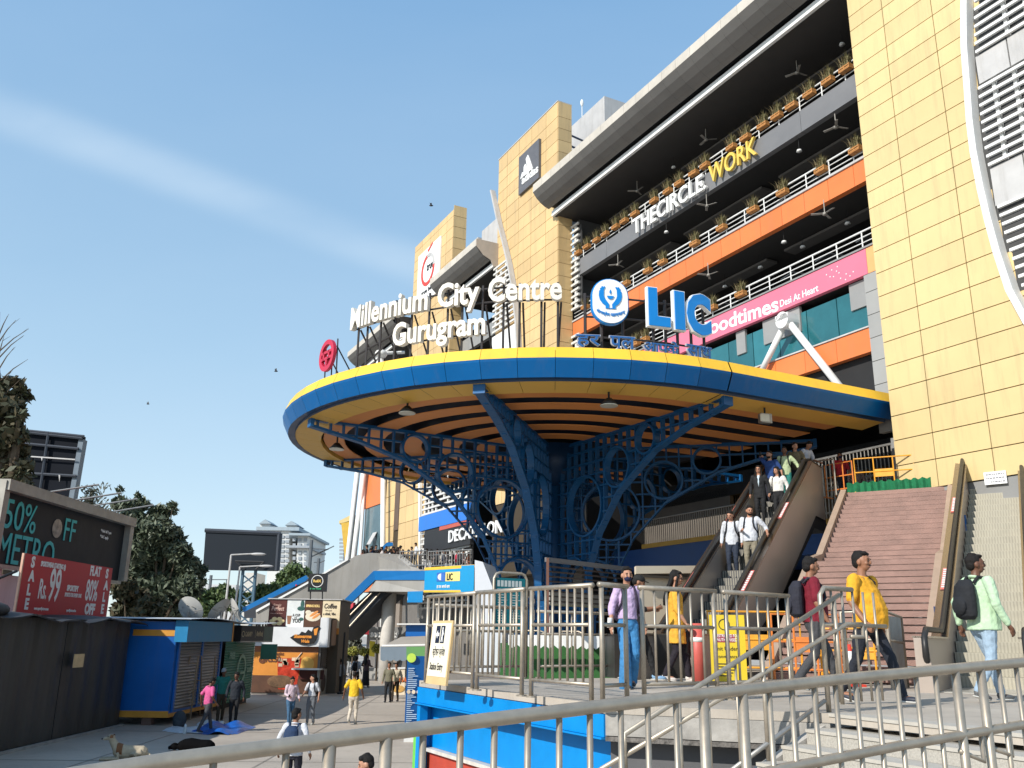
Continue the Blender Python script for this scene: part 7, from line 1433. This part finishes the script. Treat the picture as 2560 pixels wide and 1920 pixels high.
onesc(1927, 1128, -.26, 'man in a blue t-shirt talking on a phone held to his ear', 215, H=1.72, top=(.018, .05, .17), topn='royal', bot=(.02, .02, .03), botn='dark', sleeve='short', arms=((.02, .12, .18), (-.16, .03, -.48)), legs=((.02, 0), (-.02, 0)), head=(25, 0), beard='full', phone=(0, (0, .2, 1), (0, 1, 0)), skin='l', vox=.012)
onesc(1990, 1118, .10, 'young man in a pale green shirt and teal trousers with a black backpack', 205, H=1.66, top=(.40, .47, .27), topn='palegreen', bot=(.02, .17, .14), botn='teal', arms=((.06, .03, -.5), (-.22, .16, -.36)), legs=((.02, 0), (-.02, 0)), skin='d', pack=(.014, .014, .014), hem=.86, vox=.012)
onesc(2022, 1109, .30, 'person in an olive shirt looking aside at the top of the escalator', 210, H=1.66, top=(.13, .10, .055), topn='olive', bot=(.03, .03, .03), botn='dark', arms=((.06, .03, -.5), (-.08, .1, -.45)), legs=((.02, 0), (-.02, 0)), head=(-35, 8), hair='pony', skin='l', hem=.86, vox=.012)
p = V((9.15, 27.0, ZT)); person('person in a pale grey shirt bending behind the top of the escalator rail', V((8.95, 26.6, ZT)), 150, 1.62, (.42, .46, .54), 'palegrey', (.03, .03, .04), 'dark', 'short', arms=((.1, .2, -.4), (-.15, .2, -.35)), lean=.35, head=(0, 35), vox=.014)
q = head_at(2101, 1155, 28.2, 1.68); person('man in a red t-shirt with a black face mask beyond the escalator top', V((q.x, q.y, ZT)), 185, 1.66, (.45, .02, .03), 'red', (.02, .02, .03), 'dark', 'short', head=(10, 5), mask=(.01, .01, .012), vox=.014)
q = head_at(2139, 1170, 29.4, 1.6); person('woman peeking over the pale landing railing', V((q.x, q.y, ZT)), 200, 1.55, (.30, .22, .20), 'mauve', (.05, .05, .05), 'dark', 'half', skin='d', vox=.014)
# on the lower street
def st_(px, ph, pf, lb, az, **kw): p, h = stand(px, ph, pf, 0); return person(lb, p, az, h, **kw)
st_(512, 1694, 1833, 'man in a pink t-shirt and grey trousers walking past the ladder', 40, top=(.60, .10, .26), topn='pink', bot=(.045, .045, .05), botn='greytrousers', sleeve='short', arms=((.12, .10, -.46), (-.12, -.08, -.48)), legs=((-.32, .04), (.28, 0)), head=(10, 25), lean=.05, skin='d', vox=.014)
st_(548, 1670, 1805, 'man in a teal shirt and a grey cap standing by the shutters', 155, top=(.008, .17, .22), topn='teal', bot=(.05, .035, .022), botn='brown', capc=(.30, .32, .34), skin='d', head=(20, 15), vox=.014)
st_(581, 1681, 1813, 'man in a dark navy jacket and black trousers standing by the green kiosk', 170, top=(.018, .022, .030), topn='navyjacket', bot=(.012, .014, .02), botn='black', wide=1.08, hem=.84, skin='d', legs=((.02, 0), (-.02, 0)), head=(15, 10), vox=.014)
st_(722, 1692, 1815, 'woman in a pale pink shirt and blue jeans looking at a phone', 150, top=(.60, .47, .52), topn='blush', bot=(.05, .12, .21), botn='jeans', arms=((-.02, .26, -.34), (-.10, .12, -.44)), legs=((.20, 0), (-.16, .02)), head=(0, 18), hair='bun', phone=(0, (0, .6, .6), (0, .6, -.6)), hem=.88, skin='m', vox=.014, shoe=(.3, .3, .28))
st_(775, 1687, 1812, 'girl in a white printed t-shirt and grey jeans with a long ponytail', 190, top=WHT, topn='white', bot=(.13, .14, .155), botn='greyjeans', sleeve='short', arms=((.12, .16, -.36), (-.10, .03, -.5)), legs=((.08, 0), (-.08, 0)), head=(60, 0), hair='pony', hem=1.0, wide=.92, pack=(.015, .015, .02), skin='l', vox=.014, shoe=(.5, .5, .45))
st_(880, 1678, 1811, 'man in a bright yellow t-shirt and cream trousers walking away', 5, top=(.72, .46, .02), topn='brightyellow', bot=(.56, .49, .40), botn='cream', sleeve='short', arms=((.12, .08, -.48), (-.14, -.10, -.48)), legs=((.05, 0), (-.20, .10)), hair='bald', skin='d', wide=1.05, vox=.014, shoe=(.45, .42, .36))
st_(846, 1647, 1731, 'man in a grey checked shirt and dark trousers leaning on the kiosk side', -20, top=(.28, .30, .33), topn='greycheck', bot=(.02, .03, .05), botn='dark', arms=((.08, .02, -.5), (-.30, .28, -.06)), hem=.84, skin='d', vox=.016, detail=False)
p = onz(888, 1709, 0); p, h = onz(888, 1722, 0), 1.72; person('man in a white t-shirt with a big black backpack in the middle of the street', p, 15, h, top=(.45, .45, .47), topn='white', bot=(.02, .02, .025), botn='black', pack=(.012, .012, .014), hair='short', vox=.016, detail=False)
st_(913, 1636, 1719, 'woman in a long black dress with a patterned shawl walking in the street', 30, top=(.10, .055, .06), topn='shawl', bot=(.015, .012, .014), botn='black', hem=.80, skirt=True, hair='long', arms=((.05, .2, -.3), (-.06, .2, -.3)), vox=.016, detail=False)
p = onz(868, 1672, 0); person('far person in a turquoise top beside the thin poles', onz(868, 1682, 0)*1.0, 180, 1.66, top=(.16, .42, .42), topn='turquoise', bot=(.40, .42, .42), botn='pale', hair='short', vox=.018, detail=False)
p = V((atY(972, 1700, 42).x, 42, 0)); person('person in black trousers standing under the awning', p, 190, 1.70, top=(.16, .15, .10), topn='khakitop', bot=(.012, .012, .014), botn='black', vox=.016, detail=False)
p = V((atY(990, 1700, 42.6).x, 42.6, 0)); person('vendor in a cream shirt in the shade under the awning', p, 200, 1.66, top=(.45, .40, .30), topn='creamtop', bot=(.05, .04, .03), botn='brown', vox=.016, detail=False)
p = V((atY(742, 1772, 17.3).x, 17.3, 0)); h = atY(742, 1772, 17.3).z
person('young man in a white shirt with a navy backpack walking away below the ramp railing', p, 8, h, (.54, .55, .58), 'white', (.02, .02, .03), 'dark', 'long', .86, .02, 0, 1.08, ((.13, .02, -.49), (-.14, .04, -.48)), ((.1, 0), (-.15, .05)), (28, 0), 'short', 'm', pack=(.014, .035, .085), vox=.010)
p = V((atY(925, 1886, 11.5).x, 11.5, 0)); h = atY(925, 1886, 11.5).z
person('man with swept black hair just below the ramp railing, only his head in view', p, 262, h, (.04, .12, .07), 'bottlegreen', (.03, .03, .04), 'dark', 'long', head=(0, 18), skin='l', vox=.009)
# crowd on the footbridge
CR = [(893, 1396, (.012, .012, .014), 'a black top and loose hair, highest on the flight'), (860, 1404, (.60, .60, .62), 'a white shirt bending over the flight rail'), (835, 1429, (.03, .03, .035), 'a dark top lowest on the upper flight'), (875, 1404, (.09, .07, .06), 'a brown top leaning forward'), (918, 1362, (.015, .015, .018), 'a black shirt and thick hair near the blue truss'), (931, 1365, (.02, .05, .13), 'a blue shirt with a dark bag'), (909, 1374, (.20, .06, .03), 'a rust top bending low'),
      (955, 1367, (.55, .50, .47), 'a pale patterned top holding the head'), (967, 1366, (.03, .03, .04), 'a charcoal jacket facing the bridge'), (975, 1372, (.56, .54, .55), 'a white top under a dark scarf'), (988, 1372, (.05, .09, .15), 'a slate blue top looking down'), (1000, 1364, (.10, .085, .07), 'a khaki jacket just left of the bridge railing'), (1007, 1374, (.02, .02, .022), 'a black coat touching the bridge railing'), (1030, 1367, (.05, .05, .06), 'a dark sweater behind the bridge railing'),
      (1041, 1357, (.64, .65, .67), 'a white shirt, tallest on the footbridge'), (1065, 1371, (.02, .02, .025), 'a black jacket right of the tall white shirt'), (1085, 1377, (.30, .22, .18), 'a brown patterned kurta on the bridge'), (1100, 1379, (.45, .40, .34), 'a beige top on the bridge'), (1118, 1378, (.12, .10, .10), 'a dark dress near the white notice'), (1142, 1375, (.42, .02, .05), 'a crimson dress on the bridge'), (1158, 1376, (.55, .40, .38), 'a pale pink top on the bridge'), (1172, 1380, (.30, .09, .04), 'an orange brown dress at the end of the bridge'),
      (783, 1450, (.05, .05, .06), 'a dark top low on the flight, left of the black round logo'), (812, 1446, (.03, .03, .03), 'a black bag and dark shirt beside the black round logo'), (741, 1450, (.45, .02, .03), 'a red shirt riding the blue truss flight'), (718, 1470, (.50, .51, .54), 'a white shirt riding the blue truss flight'), (700, 1478, (.16, .16, .20), 'a grey top riding the blue truss flight'), (685, 1484, (.02, .10, .35), 'a blue shirt riding the blue truss flight'), (650, 1508, (.04, .04, .05), 'a dark shirt lowest on the blue truss flight')]
EX = ((898, 1388, 'a black hooded top, second highest on the flight'), (886, 1399, 'a charcoal top behind the brown top'), (925, 1370, 'a black t-shirt left of the blue shirt'), (940, 1363, 'a dark coat just right of the blue shirt'), (948, 1372, 'a black shawl left of the pale patterned top'), (962, 1374, 'a dark hooded jacket below the charcoal jacket'), (981, 1366, 'a black shirt between the white and slate tops'), (994, 1368, 'a dark denim jacket near the khaki jacket'),
      (1020, 1374, 'a navy kurta behind the bridge railing'), (1052, 1374, 'a black dress beside the tall white shirt'), (1076, 1373, 'a dark red shirt on the bridge'), (1093, 1372, 'a black top behind the beige one'), (1110, 1374, 'a brown jacket near the dark dress'), (1131, 1378, 'a black saree beside the crimson dress'), (1150, 1372, 'a grey shirt behind the pale pink top'), (845, 1420, 'a black jacket low on the upper flight'))
CR += [(x, y, random.choice(((.012, .012, .014), (.03, .03, .035), (.05, .035, .03), (.015, .02, .04))), d_) for x, y, d_ in EX]
for i, (x, y, c_, d_) in enumerate(CR):
    Yp = 58.2 + (i % 3)*.5 + (2.0 if x < 760 else 0) - max(0, x-1003)*.05; p = atY(x, y, Yp); onbr = x > 1010; H = 1.74 if y > 1360 else 1.80
    if onbr: H = max(1.5, min(1.85, p.z-7.3)); 
    person('person in '+d_, V((p.x, p.y, p.z-H)), random.choice((80, 100, 250, 270, 170)), H, top=c_, topn='crowd_%d' % i, bot=(.03, .03, .035) if i % 3 else (.42, .40, .38), botn='crowdb_%d' % (i % 3), head=(random.uniform(-30, 30), random.uniform(5, 30)), hair=('short', 'long')[(i*7) % 3 == 0], vox=.028, detail=False, skirt=x in (1142, 1118, 1172), arms=((.06, .2, -.35), (-.08, .1, -.45)))
# ------------------------------------------------------------------ freeze the remeshed figures
bpy.context.view_layer.update()
dg = bpy.context.evaluated_depsgraph_get(); new = [(o, bpy.data.meshes.new_from_object(o.evaluated_get(dg), depsgraph=dg)) for o in ORG]
for o, me in new:
    old = o.data; o.modifiers.clear(); nm = old.name; o.data = me; bpy.data.meshes.remove(old); me.name = nm
    me.polygons.foreach_set('use_smooth', [True]*len(me.polygons))
